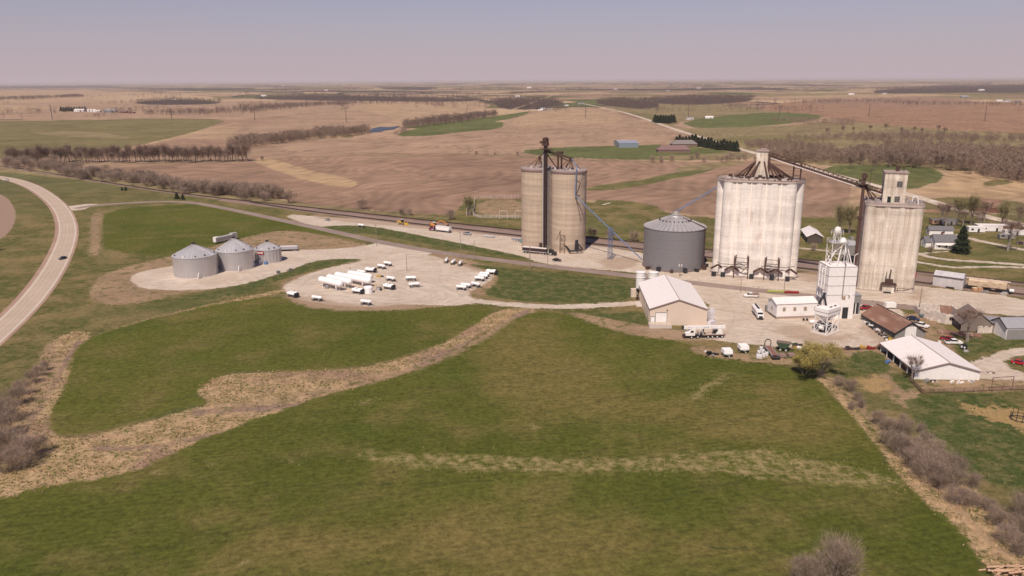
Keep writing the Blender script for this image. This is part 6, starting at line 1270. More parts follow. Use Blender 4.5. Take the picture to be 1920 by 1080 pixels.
# pickup with flatbed, tank truck
t = car(G(1407, 557), R(175), 'parked white flatbed pickup on the gravel left of the office building', WHITE, 'pickup', 'pickup_truck'); MB().box(-1.9, 0, 1.2, 2.8, 2.1, .6).build('flatbed', mat('brown_bed', (.25, .17, .15), .8), t)
a, b = G(1411, 580), G(1430, 606); t = thing('feed_truck', 'white feed truck with a long ribbed tank body pointing towards the viewer', 'truck', (a+b)/2, ang(a, b)); Lt = m2(a, b)+.5; Lt = min(Lt, 11)
MB().box(0, 0, .7, Lt, 1, .4).build('chassis', DARK, t); MB().prismx([(-1.2, 1.2), (-1.2, 2.9), (-.7, 3.4), (.7, 3.4), (1.2, 2.9), (1.2, 1.2)], -Lt/2, Lt*.2).build('tank_body', WHITE, t)
for i in range(6): MB().box(-Lt*.44+i*Lt*.11, 0, 3.4, .8, .9, .12).build('top_lid', DARK if i > 1 else RUSTY, t)
MB().box(-Lt*.15, 0, 2.0, Lt*.7, 2.46, .3).build('side_band', mat('maroon_band', (.2, .08, .09), .5), t)
MB().prism([(Lt*.24, .9), (Lt*.5, .9), (Lt*.5, 1.8), (Lt*.40, 2.0), (Lt*.37, 2.8), (Lt*.24, 2.85)], -1.1, 1.1).build('cab', WHITE, t); MB().prism([(Lt*.402, 2.0), (Lt*.372, 2.7), (Lt*.3, 2.7), (Lt*.3, 2.05)], -1.0, 1.0).build('windows', GLASS, t); MB().add([(Lt*.408, -.95, 2.02), (Lt*.408, .95, 2.02), (Lt*.378, .95, 2.7), (Lt*.378, -.95, 2.7)], [(0, 1, 2, 3)]).build('windscreen', GLASS, t); MB().box(Lt*.505, 0, .95, .1, 1.4, .7).build('grille', DARK, t); truck_wheels(t, (Lt*.4, -Lt*.2, -Lt*.35), .5)
# bottom row of implements
for px, py, lb, z in ((1362.5, 667, 'left one of two white seed tenders parked nose out at the field edge', 0), (1393, 659, 'right one of two white seed tenders parked nose out at the field edge', 0)):
    t = thing('seed_tender', lb, 'tender', G(px, py), R(-90+4)); MB().box(0, 0, 1.1, 3.2, 3.0, 1.3, tx=.92, ty=.96).build('tank', TANKW, t); MB().box(0, 0, .7, 3.6, 2.6, .4).build('frame', DARK, t)
    for y in (-1.2, 1.2): wheel(t, .9, y, .45, .3); wheel(t, -.9, y, .45, .3)
    MB().bar((1.8, 0, .6), (3.2, 0, .4), .15).build('hitch', HUB, t); MB().box(1.7, 0, .9, .3, 1.6, .5).build('control_panel', HUB, t)
t = thing('land_plane', 'black folded drill boom lying crossed on the dirt at the field edge', 'implement', G(1330, 667), .9)
MB().bar((-3, 0, 2.2), (1.2, 0, 1.0), .5).build('arm', BLACKP, t); MB().bar((2.4, -2.2, .4), (.2, 1.4, .8), .55).build('arm', BLACKP, t); MB().bar((1, .2, 1.0), (2.6, 1.8, .4), .3).build('strut', GALV, t); MB().tube((-.6, -1.2, .5), (-.2, -1.4, .5), .5, n=12).build('wheel', GREYW, t); MB().box(-3.1, 0, 2.2, .8, .5, .4).build('tip', WHITE, t)
k = 0
for px, py in ((1421, 671), (1426, 671.5), (1432, 669), (1423, 664), (1430, 662), (1437, 667), (1427, 657)):
    P = G(px, py); t = thing('white_drum', 'pale upright drum in the cluster left of the rust brown conveyor', 'drum', P, 0, 'pale drums beside the conveyor'); MB().lathe([(.6, 0), (.62, .3), (.6, 1.3), (.5, 1.45), (.01, 1.5)], 14).build('shell', mat('drum_grey', (.60, .57, .58), .6, 0, .2), t, smooth=True); MB().tube((0, 0, 1.45), (0, 0, 1.65), .25, n=10).build('lid', DARK, t)
a, b = G(1437, 653), G(1455, 675); t = thing('feed_conveyor', 'rust brown belt conveyor with a black hoop standing at the field edge', 'conveyor', (a+b)/2, ang(a, b)); Lt = m2(a, b)
MB().box(-.4, 0, 1.0, Lt*.8, 1.7, .2).build('belt', mat('rust_belt', (.22, .10, .08), .8), t); MB().box(-.4, -.95, .9, Lt*.82, .15, .5).build('side_rail', GALV, t); MB().box(-.4, .95, .9, Lt*.82, .15, .5).build('side_rail', GALV, t); MB().box(Lt*.44, 0, .4, 1.9, 2.6, .5).build('ramp', BLACKP, t)
MB().path([(-Lt*.4, -1, 1), (-Lt*.4, -1, 2.8), (-Lt*.4, -.5, 3.5), (-Lt*.4, .5, 3.5), (-Lt*.4, 1, 2.8), (-Lt*.4, 1, 1)], .16).build('hoop', BLACKP, t); truck_wheels(t, (-1.2, .3), .4, 1.1, .3)
t = thing('grain_cart', 'dark green grain cart with angled auger between the conveyor and the willow', 'cart', G(1469, 657), R(155)); MB().prism([(-2.2, 2.9), (2.4, 2.9), (1.2, 1.1), (-1.0, 1.1)], -1.4, 1.4).build('hopper', GREENM, t); MB().box(0.1, 0, 2.9, 4.3, 2.6, .06).build('grain_load', mat('dark_grain', (.16, .11, .09), .9), t); MB().box(0, 0, .7, 3.6, 1.2, .35).build('frame', GREENM, t); truck_wheels(t, (-.9, .9), .6, 1.35, .4); MB().bar((-2.2, 0, 2.6), (-4.2, 0, 3.2), .35).build('auger', GREENM, t)
for px, py, lb in ((1465.5, 669, 'left one of two brown wire crates below the green grain cart'), (1483, 668, 'right one of two brown wire crates below the green grain cart')):
    t = thing('wire_crate', lb, 'crate', G(px, py), .08); MB().box(0, 0, 0, 2.2, 1.8, .2).build('base', DARK, t); MB().box(0, 0, .2, 2.1, 1.7, .8).build('load', mat('crate_brown', (.26, .17, .15), .9), t)
    for x in (-1, -.35, .35, 1): MB().box(x, -.88, .1, .08, .08, 1.1).build('slat', mat('pale_slat', (.4, .3, .27), .8), t)
t = thing('propane_tank', 'small white tank leaning in the weeds left of the willow', 'tank', G(1501, 658), R(-60)); MB().lathe(cap(3, .6), 14, (0, 0, .9), 'x').build('shell', TANKW, t, smooth=True); [MB().box(x, 0, 0, .3, .9, .4).build('foot', DARK, t) for x in (-.8, .8)]
t = thing('weed_bin', 'ochre box bin behind the white leaning tank', 'bin', G(1495, 652)); MB().box(0, 0, 0, 3, 1.2, 1.1, tx=1.1).build('body', mat('ochre', (.38, .24, .08), .8), t); MB().box(0, 0, 1.1, 3.4, 1.4, .1).build('rim', DARK, t)
for px, py, m, lb, w in ((1597, 656, DARK, 'dark harrow on the kerb strip right of the willow', 5), (1619, 654, YEL, 'small yellow attachment on the kerb strip beside the red one', 2.4), (1633, 655, REDP, 'red spiky mower deck on the kerb strip near the white shed', 3), (1655, 649, BARN, 'rust red cylinder lying at the corner of the white shed', 2), (1672, 640, YEL, 'orange scrap frame between the two sheds', 2.4), (1651, 655, BROWNST, 'brown gate panel leaning by the shed corner', 2.4)):
    t = thing('farm_implement', lb, 'implement', G(px, py), random.uniform(-.3, .3)); MB().box(0, 0, .3, w, .7, .4).build('beam', m, t); MB().box(-w*.25, .3, .4, w*.35, .9, .8, tx=.6).build('deck', m, t)
    for j in range(4): MB().bar((-w*.4+j*w*.26, 0, .6), (-w*.4+j*w*.26+.3, -.5, 1.3 if j % 2 else .1), .12).build('tine', m, t)
for i in range(16):
    f = i/15; px, py = 1622+(1690-1622)*f*.62, 604+(640-604)*f*.9; t = thing('junk_pile', 'piece of farm scrap in the line along the rust roofed shed', 'scrap', G(px+random.uniform(-3, 1), py), random.random()*3, 'scrap along the rust roofed shed')
    for j in range(3): MB().box(random.uniform(-.8, .8), random.uniform(-.5, .5), 0, random.uniform(.5, 1.8), random.uniform(.3, .8), random.uniform(.3, 1), random.random()*3).build('scrap_piece', random.choice((RUSTY, GALV, WOOD, DARK, WHITE)), t)
for i, (px, py) in enumerate(((1744, 655), (1762, 644), (1772, 638), (1815, 660), (1820, 717), (1800, 716), (1790, 717), (1752, 716), (1858, 700))):
    t = thing('junk_pile', ('pale scrap heap by the shed gable', 'grey scrap behind the white shed ridge', 'pile of pipes behind the white shed', 'loose boards near the tractor tyre', 'bent hoop feeder at the shed wall corner', 'white pail by the shed wall', 'low dark trough at the shed wall', 'brown plank at the shed wall', 'broken gate by the drive')[i], 'scrap', G(px, py), i)
    for j in range(3): MB().box(random.uniform(-.9, .9), random.uniform(-.5, .5), 0, random.uniform(.5, 1.9), random.uniform(.3, .6), random.uniform(.2, .8), random.random()*3).build('scrap_piece', random.choice((RUSTY, GALV, WOOD, WHITE)), t)
for i, (px, py) in enumerate(((1563, 601.5), (1568, 602), (1548, 603), (1553, 603.5))) : pass
for px, lb in ((1506, 'left of two black drums lying by the skirt of the white office building'), (1512.5, 'right of two black drums lying by the skirt of the white office building')):
    t = thing('black_drum', lb, 'drum', G(px, 601)); MB().tube((0, -.4, .45), (.3, .5, .45), .42, n=10).build('barrel', BLACKP, t); MB().tube((0, -.44, .45), (0, -.4, .45), .3, n=10).build('lid', DARK, t)
t = thing('poly_tank', 'low white tank lying at the corner between office and load-out hopper', 'tank', G(1524, 607)); MB().lathe(cap(2.6, .7), 14, (0, 0, .8), 'x').build('shell', TANKW, t, smooth=True); MB().box(0, 0, 0, 1.6, .8, .3).build('cradle', GALV, t)
t = thing('white_trailer', 'small white box trailer behind the rust roofed shed', 'trailer', G(1668, 578)); MB().box(0, 0, .5, 4, 2.2, 1.9).build('body', WHITE, t); truck_wheels(t, (0,), .35, 1, .25)
# billboard at the left edge
P = G(-22, 472); t = thing('billboard', 'dark and white roadside sign board at the left edge of the frame', 'sign', P, R(8)); zt, zb2 = Ht(P, 441), Ht(P, 465)
w_ = 7.0
for x in (-2.4, 2.4): MB().box(x, .1, 0, .35, .35, zb2+.4).build('post', WOOD, t)
MB().box(0, 0, zb2, w_, .25, zt-zb2).build('sign_panel', mat('maroon_panel', (.10, .035, .06), .6), t); MB().box(0, -.2, zb2-.25, w_+.3, .5, .2).build('catwalk', WHITE, t); MB().box(w_*.2, -.16, zb2+.5, w_*.42, .05, (zt-zb2)*.28).build('white_band', WHITE, t); MB().box(0, -.1, zt-.15, w_+.2, .35, .3).build('top_edge', WHITE, t)

# ================================================================ POLES AND FENCES
def pole(px, py, ytop, label, arm=True, r=.17, m=POLEW, group='wooden utility poles', lamp=False, name='utility_pole', rz=None):
    P = G(px, py); h = Ht(P, ytop); t = thing(name, label, 'pole', P, ROW if rz is None else rz, group); MB().tube((0, 0, 0), (0, 0, h), r, r*.62, n=8).build('pole', m, t)
    if arm:
        MB().box(0, -.12, h-.8, .12, .1, .12).box(0, 0, h-.75, 2.4, .14, .16).build('crossarm', m, t)
        for x in (-1, 0, 1): MB().tube((x, 0, h-.6), (x, 0, h-.35), .06, n=6).build('insulator', HUB, t)
    if lamp: MB().tube((0, 0, h-.6), (1.6, 0, h-.1), .05, n=6).build('lamp_arm', m, t); MB().box(1.8, 0, h-.2, .7, .3, .15).build('lamp', HUB, t)
    return t
for a in ((706.5, 460.5, 420, 'utility pole standing beside the county road above the junction'), (863.7, 484, 433, 'tall pale pole behind the slanted tank wagons'), (889.7, 488.5, 451, 'shorter pole right of the tall pale one by the road', False), (763, 508.5, 477.5, 'lone pole in the middle of the gravel wagon pad', False),
          (993.5, 505.5, 462, 'thick roadside pole in front of the black grain trailer', False), (1026.8, 508.8, 459, 'roadside pole in front of the elevator leg'), (1722.5, 586, 533, 'leaning pole between county road and rust roofed shed', True), (1388.5, 547, 523, 'short light pole by the county road above the flatbed pickup', False),
          (1274.5, 519, 486, 'pole with transformers in front of the big grey bin'), (1470, 548, 522, 'thin pole behind the white office building', False), (897.5, 380, 350, 'thin pole behind the ballpark fence corner', False), (657, 511.5, 500, 'thin rod pole behind the big white tanks', False), (1905, 470, 440, 'thin pole beside the village lane', False)):
    pole(a[0], a[1], a[2], a[3], arm=(a[4] if len(a) > 4 else True), r=.26 if a[0] == 993.5 else .16, lamp=(a[0] == 1388.5))
t = MB(); tm = thing('transformer', 'pair of white transformers hung on the pole before the big grey bin', 'transformer', G(1274.5, 519)); hh_ = Ht(G(1274.5, 519), 497); [MB().tube((x, -.3, hh_-.6), (x, -.3, hh_+.5), .32, n=10).build('can', HUB, tm) for x in (-.55, .55)]
STPOLE = mat('steel_pole', (.12, .09, .085), .7)
for i, (px, py, yt) in enumerate(((98, 223.5, 196), (322.5, 226, 200.5), (478, 224.5, 201), (649.5, 230, 204), (876, 228, 202), (1098, 221.5, 192), (1290.5, 219.5, 192), (1461, 218, 196), (1629, 218, 195.5), (1846, 227, 198))):
    d = m2((0, 0), G(px, py)); t = pole(px, py, yt, ('transmission pole standing leftmost in the far row', 'transmission pole above the left green field', 'transmission pole left of the pond wood', 'transmission pole on the pale hillside left of centre', 'transmission pole above the dark wood band in the centre', 'transmission pole next to the far gravel road', 'transmission pole right of the far gravel road bend', 'transmission pole beside the far pasture', 'transmission pole on the reddish field', 'transmission pole rightmost in the far row')[i], False, d*.00042, STPOLE, 'tall transmission poles across the far fields', name='transmission_pole')
    for q in t.children: pass
    h = Ht(G(px, py), yt)
    for z, w0 in ((h-1.5, 5), (h-6, 4)): MB().box(0, 0, z, w0*.8, .3, .3).build('crossarm', STPOLE, t)
def fence(pts, label, h=1.6, step=3, rails=(.5, 1.0, 1.5), m=WHITE, pr=.07, name='fence', mesh_=False, cat='fence'):
    t = thing(name, label, cat, (*pts[0][:2], 0)); o = pts[0]; Q = resample([(p[0]-o[0], p[1]-o[1]) for p in pts], step)
    pm = MB().tube((0, 0, 0), (0, 0, h), pr, n=5).mesh('post', m)
    for q in Q: p = link('post', pm, t); p.location = (q[0], q[1], 0)
    for z in rails:
        r_ = MB()
        for a, b in zip(Q[:-1], Q[1:]): r_.tube((*a, z), (*b, z), pr*.7, n=4, caps=False)
        r_.build('rail', m, t)
    return t
PALEF = mat('pale_fence', (.62, .52, .48), .7)
wp_ = [G(888, 404), G(892, 406.5), G(900, 408.5), G(982, 409)]; fence(wp_, 'white rail fence along the near side of the ball field', 2.0, 3.2, (.2, .6, 1.0, 1.4, 1.9), PALEF, .11)
fence([G(889, 404), G(889.5, 385), G(891, 374), G(905, 372), G(985, 371.5)], 'pale fence curving round the far side of the ball field', 2.6, 5, (.6, 1.6, 2.5), PALEF, .11)
for x0, x1, lb in ((936.5, 951.3, 'left pale goal frame standing in the ball field fence'), (966, 984, 'right pale goal frame next to the tan elevator')):
    a, b = G(x0, 411), G(x1, 411); h = Ht(a, 395.5); t = thing('goal_frame', lb, 'goal', a, ang(a, b)); w_ = m2(a, b); [MB().tube((x, 0, 0), (x, 0, h), .14, n=6).build('upright', PALEF, t) for x in (0, w_)]; MB().tube((0, 0, h), (w_, 0, h), .14, n=6).build('crossbar', PALEF, t)
t = thing('bleachers', 'dark grandstand shed at the corner of the ball field under the budding tree', 'stand', G(881, 404), -.05); MB().box(0, 3, 4.6, 5, 5, .2).build('roof', GREYR, t)
for x in (-2.3, 0, 2.3): MB().box(x, .6, 0, .3, .3, 4.6).build('post', PALEF, t)
for k in range(5): MB().box(0, 1.4+k*.9, .4+k*.55, 4.8, .7, .2).build('bench', WOOD, t)
MB().box(2.6, 3, 0, .2, 5, 4).build('side_wall', DARK, t)
RUSTF = mat('rusty_fence', (.17, .10, .08), .85, 0, .4)
fence([G(1706, 714), G(1729, 738.5)], 'dark plank fence running down from the shed corner', 1.4, 2.4, (.4, .9, 1.3), RUSTF, .13)
fence([G(1731, 738), G(1800, 736.5), G(1857, 733.5), G(1890, 732), G(1935, 731)], 'long rusty pipe fence closing the pen before the white shed', 1.5, 2.6, (.35, .7, 1.05, 1.4), RUSTF, .10)
for x0, x1 in ((1858, 1897),):
    a, b = G(x0, 734), G(x1, 732); t = thing('gate_frame', 'tall rusty gate frame standing over the pen fence', 'gate', a, ang(a, b)); w_ = m2(a, b); [MB().tube((x, 0, 0), (x, 0, 4.3), .12, n=6).build('upright', RUSTF, t) for x in (0, w_)]; MB().tube((0, 0, 4.3), (w_, 0, 4.3), .1, n=6).build('crossbar', RUSTF, t)
fence([G(1578, 658), G(1610, 656), G(1647, 655)], 'low kerb fence between gravel yard and weeds right of the willow', 1.0, 2.5, (.45, .9), RUSTF, .09)
t = thing('hay_feeder', 'round black hay feeder on the straw patch at the right edge', 'feeder', G(1912, 787)); r0 = 2.2
for z in (.3, 1.2): MB().path([(r0*math.cos(a), r0*math.sin(a), z) for a in np.linspace(0, 2*math.pi, 17)], .09).build('hoop', DARK, t)
for i in range(10): a = 2*math.pi*i/10; MB().tube((r0*math.cos(a), r0*math.sin(a), 0), (r0*math.cos(a), r0*math.sin(a), 2.0), .09, n=5).build('bar', DARK, t)
# cut logs in the bottom right corner
t = thing('wood_pile', 'heap of pale cut wood in the bottom right corner', 'wood pile', G(1895, 1078))
for i in range(46):
    a = random.uniform(-.5, .7)+(1.3 if i % 4 == 0 else 0); x, y, z = random.gauss(0, 2.0), random.gauss(0, .9), random.uniform(.1, 1.1); l = random.uniform(.7, 1.6)
    MB().tube((x-l*math.cos(a), y-l*math.sin(a)*.5, z), (x+l*math.cos(a), y+l*math.sin(a)*.5, z+random.uniform(-.3, .5)), random.uniform(.08, .2), n=6).build('log', mat('cut_wood', (.50, .32, .21), .9, 0, .4), t)
# far farmsteads: houses, sheds and bins on the distant fields
fk = [(150, 209.5, 'w', 30), (172, 210, 'bins', 24), (183, 210.5, 'w', 22), (208, 211, 'g', 34), (232, 212, 'r', 22), (247, 212.5, 'r', 18), (327, 188, 'w', 18), (1018, 205, 'w', 16), (1013, 207.5, 'w', 14), (1030, 205.5, 'w', 12), (1062, 199, 'w', 14), (1089, 196, 'g', 20), (970, 182, 'w', 24), (980, 183.5, 'g', 20), (1330, 222, 'w', 18), (1293, 224, 'w', 16), (1596, 178, 'w', 26), (1658, 176.5, 'w', 24),
      (1873, 190.5, 'w', 22), (1888, 191, 'w', 26), (1908, 191.5, 'g', 20), (1808, 183.5, 'g', 34), (495, 181, 'w', 30), (1252, 171, 'w', 26), (612, 170, 'w', 30), (380, 160, 'w', 60), (20, 159.5, 'w', 60), (78, 160, 'w', 60), (530, 161.5, 'w', 50), (1155, 168, 'w', 40), (992, 165.5, 'w', 50), (1310, 166, 'w', 40), (1840, 170.5, 'w', 40)]
for i, (px, py, k, w0) in enumerate(fk):
    P = G(px, py); w0 = w0*1.0; m1 = {'w': WHITE, 'g': GREYW, 'r': BARN, 'bins': WHITE}[k]; m2_ = {'w': GREYR if i % 2 else ROOFW, 'g': GREYR, 'r': ROOFB, 'bins': ROOFW}[k]
    pl = ['leftmost', 'left', 'centre left', 'centre', 'centre right', 'right', 'far right'][min(6, int(px/275))]
    t = thing('farm_building', f"{dict(w='white', g='grey', r='red', bins='pale')[k]} {'shed' if w0 > 25 else 'farm building'} far off on the {pl} horizon fields", 'farm building', P, (px % 7)*.1-.3, f'far farm buildings, {pl} part of the horizon, {k}')
    if k == 'bins':
        for j in range(3): MB().lathe([(4, 0), (4, 7), (.01, 9.5)], 14, (j*9-9, 0, 0)).build('bin', WHITE, t)
        continue
    MB().box(0, 0, 0, w0, w0*.5, w0*.17).build('wall', m1, t); MB().add([(-w0/2-.5, -w0*.27, w0*.17), (w0/2+.5, -w0*.27, w0*.17), (w0/2+.5, w0*.27, w0*.17), (-w0/2-.5, w0*.27, w0*.17), (-w0/2-.5, 0, w0*.3), (w0/2+.5, 0, w0*.3)], [(0, 1, 5, 4), (2, 3, 4, 5), (1, 2, 5), (3, 0, 4)]).build('roof', m2_, t)
    MB().box(w0*.2, -w0*.25-.1, 0, w0*.14, .2, w0*.12).build('door', DARK, t)
t = thing('water_tower', 'tiny water tower on the left horizon', 'tower', G(388, 158.8)); MB().tube((0, 0, 0), (0, 0, 42), 2.5, n=8).build('stem', WHITE, t); MB().lathe([(.5, 38), (9, 43), (9, 48), (.5, 53)], 14).build('tank', WHITE, t)
# ================================================================ TREES AND BRUSH
def twigmat(name, c1, c2, sc=.9):
    s = N(name); o = s.n('ShaderNodeTexCoord').outputs['Object']; a = s.noise(o, sc, 3, .7); r_ = s.n('ShaderNodeObjectInfo').outputs['Random']
    c = s.mix(s.ss(a, .38, .62), c1, c2); f = s.math('MULTIPLY_ADD', r_, .4, .8); c = s.mix(1.0, c, s.n('ShaderNodeCombineColor', i0=f, i1=f, i2=f).outputs[0], 'MULTIPLY')
    s.set(s.b.inputs['Base Color'], c); s.b.inputs['Roughness'].default_value = .95; s.b.inputs['Specular IOR Level'].default_value = .05; return s.m
BARK = mat('bark', (.17, .13, .11), .95, 0, .3, 2); TWIG = twigmat('bare_twigs', (.17, .115, .09), (.30, .21, .165)); TWIGP = twigmat('purple_brush', (.20, .14, .11), (.40, .30, .235), 1.3)
TWIGG = twigmat('budding_twigs', (.18, .15, .08), (.30, .26, .13), .5); BARKP = mat('pale_bark', (.27, .22, .19), .95, 0, .3, 2)
LEAFY = mat('willow_leaves', (.30, .245, .055), .9, 0, .35, .5); CONIF = mat('conifer_needles', (.030, .042, .020), .9, 0, .5, .6)
def tree_mesh(seed, H=12, spread=.42, stems=1, trunk_h=.28, levels=4, twigs=700, tw=.035, tl=1.1, r0=.28, up=.5, lean=0):
    rd_ = random.Random(seed); tb = MB(); tips = []
    def grow(p, d, l, r, lv):
        n = 2 if lv < 2 else 1
        for _ in range(n):
            d2 = (d+Vector((rd_.gauss(0, .12), rd_.gauss(0, .12), rd_.gauss(0, .08)+.05))).normalized(); q = p+d2*l/n
            tb.tube(p, q, r, r*.78, n=5 if lv < 2 else 3, caps=False); r *= .78; p = q; d = d2
            if lv >= 1: tips.append((p.copy(), d.copy(), l))
        if lv >= levels: tips.append((p.copy(), d.copy(), l)); return
        k = rd_.choice((2, 3, 3)) if lv else rd_.choice((3, 4, 5))
        for i in range(k):
            a = rd_.uniform(0, 6.283); s1 = spread*rd_.uniform(.6, 1.4)
            side = Vector((math.cos(a), math.sin(a), 0)); nd = (d+side*s1*1.5+Vector((0, 0, up*.3))).normalized()
            grow(p, nd, l*rd_.uniform(.62, .85), r*rd_.uniform(.55, .75), lv+1)
    for s1 in range(stems):
        a = rd_.uniform(0, 6.283); d = Vector((math.cos(a)*(.5 if stems > 1 else .03), math.sin(a)*(.5 if stems > 1 else .03), 1)).normalized()
        b = Vector((math.cos(a)*.5, math.sin(a)*.5, 0)) if stems > 1 else Vector((0, 0, 0))
        grow(b, d, H*trunk_h, r0*(1 if stems == 1 else .5), 0 if stems == 1 else 1)
    wt = MB(); vs = []; fs = []
    for i in range(twigs):
        p, d, l = rd_.choice(tips[len(tips)//5:]) ; dd = (d*.8+Vector((rd_.gauss(0, .6), rd_.gauss(0, .6), rd_.gauss(.15, .45)))).normalized()
        p = p+Vector((rd_.gauss(0, .15), rd_.gauss(0, .15), rd_.gauss(0, .15)))*l; L_ = tl*rd_.uniform(.6, 1.5); q = p+dd*L_; s2 = dd.cross(Vector((rd_.gauss(0, 1), rd_.gauss(0, 1), rd_.gauss(0, 1)))).normalized()*tw*rd_.uniform(.6, 1.5)
        k = len(vs); vs += [p-s2, p+s2, q]; fs.append((k, k+1, k+2))
        m_ = p.lerp(q, .45); e2_ = m_+(dd+Vector((rd_.gauss(0, .6), rd_.gauss(0, .6), rd_.gauss(0, .4)))).normalized()*L_*.6; vs += [m_-s2*.7, m_+s2*.7, e2_]; fs.append((k+3, k+4, k+5))
    zs = max(v.z for v in vs if v); sc = H/zs
    wt.add(vs, fs)
    for b in (tb, wt): b.v = [(x*sc, y*sc, z*sc) for x, y, z in b.v]
    return tb, wt
def tree_proto(name, seed, bark=BARK, twm=TWIG, **kw):
    tb, wt = tree_mesh(seed, **kw); return name, tb.mesh('trunk', bark), wt.mesh('crown', twm)
def plant(proto, P, rz, sc, label, cat, group=None, sz=None):
    t = thing(proto[0], label, cat, (P[0], P[1], P[2]-.1), rz, group); link('trunk', proto[1], t); link('crown', proto[2], t); t.scale = (sc, sc, sc if sz is None else sz); return t
def ell(mb, seed, n, H, rx, zc, rz, tw, tl, pw=.5):
    """fine twigs spread through an uneven ellipsoid crown, each a thin sliver growing out and up"""
    g = np.random.default_rng(seed); a = g.uniform(0, 6.283, n); cz = g.uniform(-1, 1, n); q = g.random(n)**pw
    lob = 1+.28*np.sin(a*2+seed)*np.sin(cz*3+seed)+.18*np.sin(a*5+seed*2)
    rxy = np.sqrt(1-cz*cz)*q*rx*lob; p = np.stack([rxy*np.cos(a), rxy*np.sin(a), H*zc+H*rz*cz*q*lob], 1); p[:, 2] = np.maximum(p[:, 2], .05*H)
    d = np.stack([np.cos(a)*.55, np.sin(a)*.55, .75+.5*cz], 1)+g.normal(0, .35, (n, 3)); d /= np.linalg.norm(d, axis=1)[:, None]
    s = np.cross(d, g.normal(size=(n, 3))); s /= np.linalg.norm(s, axis=1)[:, None]; w = tw*g.uniform(.5, 1.5, n)[:, None]; l = tl*g.uniform(.5, 1.5, n)[:, None]
    k = len(mb.v); v = np.stack([p-s*w, p+s*w, p+d*l], 1).reshape(-1, 3); mb.v += [tuple(x) for x in v.tolist()]; mb.f += [(k+3*i, k+3*i+1, k+3*i+2) for i in range(n)]; mb.mi += [0]*n; return mb
def tproto(name, seed, bark, twm, n2, rx, zc, rz, tw2, tl2, **kw):
    tb, wt = tree_mesh(seed, **kw); ell(wt, seed, n2, kw['H'], rx, zc, rz, tw2, tl2); return name, tb.mesh('trunk', bark), wt.mesh('crown', twm)
PT = [tproto('bare_tree', 10+i, BARK, TWIG, 1000, 14*(.24+.04*(i % 3)), .62, .36, .05, 1.6, H=14, twigs=260, tw=.05, tl=1.6, r0=.32, trunk_h=.2, spread=.27, up=1.6) for i in range(6)]
PB_ = [tproto('bare_shrub', 30+i, BARK, TWIGP, 900, 6*(.42+.06*(i % 2)), .48, .48, .035, 1.1, H=6, stems=6, trunk_h=.30, spread=.26, levels=3, twigs=300, r0=.14, tl=1.0, up=1.2) for i in range(5)]
# near trees: finer twigs
NT_ = [tproto('bare_shrub', 50+i, BARKP, TWIGP, 3000, 3.6, .5, .46, .014, 1.1, H=7, stems=8, trunk_h=.28, spread=.3, levels=4, twigs=1500, tw=.012, tl=1.0, r0=.12, up=1.0) for i in range(4)]
BIG = tproto('bare_tree', 71, BARKP, TWIG, 1500, 5.6, .62, .36, .02, 1.3, H=14, twigs=1400, tw=.02, tl=1.3, r0=.5, trunk_h=.24, spread=.42, up=.9)
BUD = tproto('budding_tree', 77, BARK, TWIGG, 2400, 4.4, .6, .4, .045, 1.1, H=15, twigs=700, tw=.04, tl=1.2, r0=.4, trunk_h=.16, spread=.3, up=1.4)
def line_pts(px, n, jx=2.0, jy=1.2):
    d = np.r_[0, np.cumsum([math.hypot(b[0]-a[0], b[1]-a[1]) for a, b in zip(px[:-1], px[1:])])]; o = []
    for i in range(n):
        s1 = d[-1]*(i+random.random()*.8)/n; o.append((np.interp(s1, d, [p[0] for p in px])+random.gauss(0, jx), np.interp(s1, d, [p[1] for p in px])+random.gauss(0, jy)))
    return o
# row along the hedge behind the railway, brush along the rails
for x, y in line_pts([(18, 306), (130, 305), (300, 304), (468, 302)], 112, 1.0, 1.1):
    P = G(x, y); h = random.uniform(.85, 1.35); plant(random.choice(PT), P, random.random()*6, h, 'bare leafless tree in the long row behind the railway brush', 'tree', 'bare trees in the long row', h*random.uniform(.95, 1.25))
for x, y in line_pts([(5, 309), (60, 312), (130, 326), (240, 338), (330, 352), (400, 362), (480, 370), (525, 377)], 185, 3, 4.2):
    P = G(x, y); h = random.uniform(.9, 1.9); plant(random.choice(PB_), P, random.random()*6, h, 'brown leafless brush along the far side of the railway', 'brush', 'leafless brush along the railway')
for i, (x, y, h, lb) in enumerate(((545, 381, 1.7, 'lone round bare bush beyond the railway, right of the brush row'), (680, 392, 1.3, 'small bare bush beyond the railway in mid field edge'), (755, 404, .9, 'bare bush behind the yellow loader'), (768, 404, .9, 'second bare bush behind the yellow loader'), (845, 412, 1.2, 'thin bare bush right of the excavator'), (1215, 452, .8, 'low brush left of the big grey bin'),
        (1145, 449, 1.0, 'brush on the green behind the support tower'), (1110, 446, 1.1, 'dark brush beside the tan elevator'), (1188, 452, 1.1, 'brush patch before the big grey bin'), (1252, 462, 1.0, 'brush behind the big grey bin'), (492, 301, .9, 'lone dark bush at the end of the tree row'), (250, 351, .6, 'low bush on the near rail bank'), (56, 322, .9, 'round dark bush beside the rails on the left'),
        (893, 290, .8, 'bush on the field boundary left of the elevator'), (928, 291, .6, 'small bush on the field boundary'), (970, 292, .9, 'third bush on the field boundary'), (1525, 470, .7, 'low bush below the white shelter'), (1743, 473, .6, 'round bush before the farmhouse'))):
    plant(PB_[i % 4], G(x, y), i, h, lb, 'bush')
for x, y in line_pts([(1215, 305), (1290, 301), (1340, 303), (1420, 300)], 12, 6, 2):
    plant(random.choice(PB_), G(x, y), random.random()*6, random.uniform(.9, 1.5), 'leafless bush on the pasture edge near the brown houses', 'bush', 'bushes near the brown houses')
plant(BUD, G(879, 404), 1, .95, 'budding olive tree behind the ball field grandstand', 'tree')
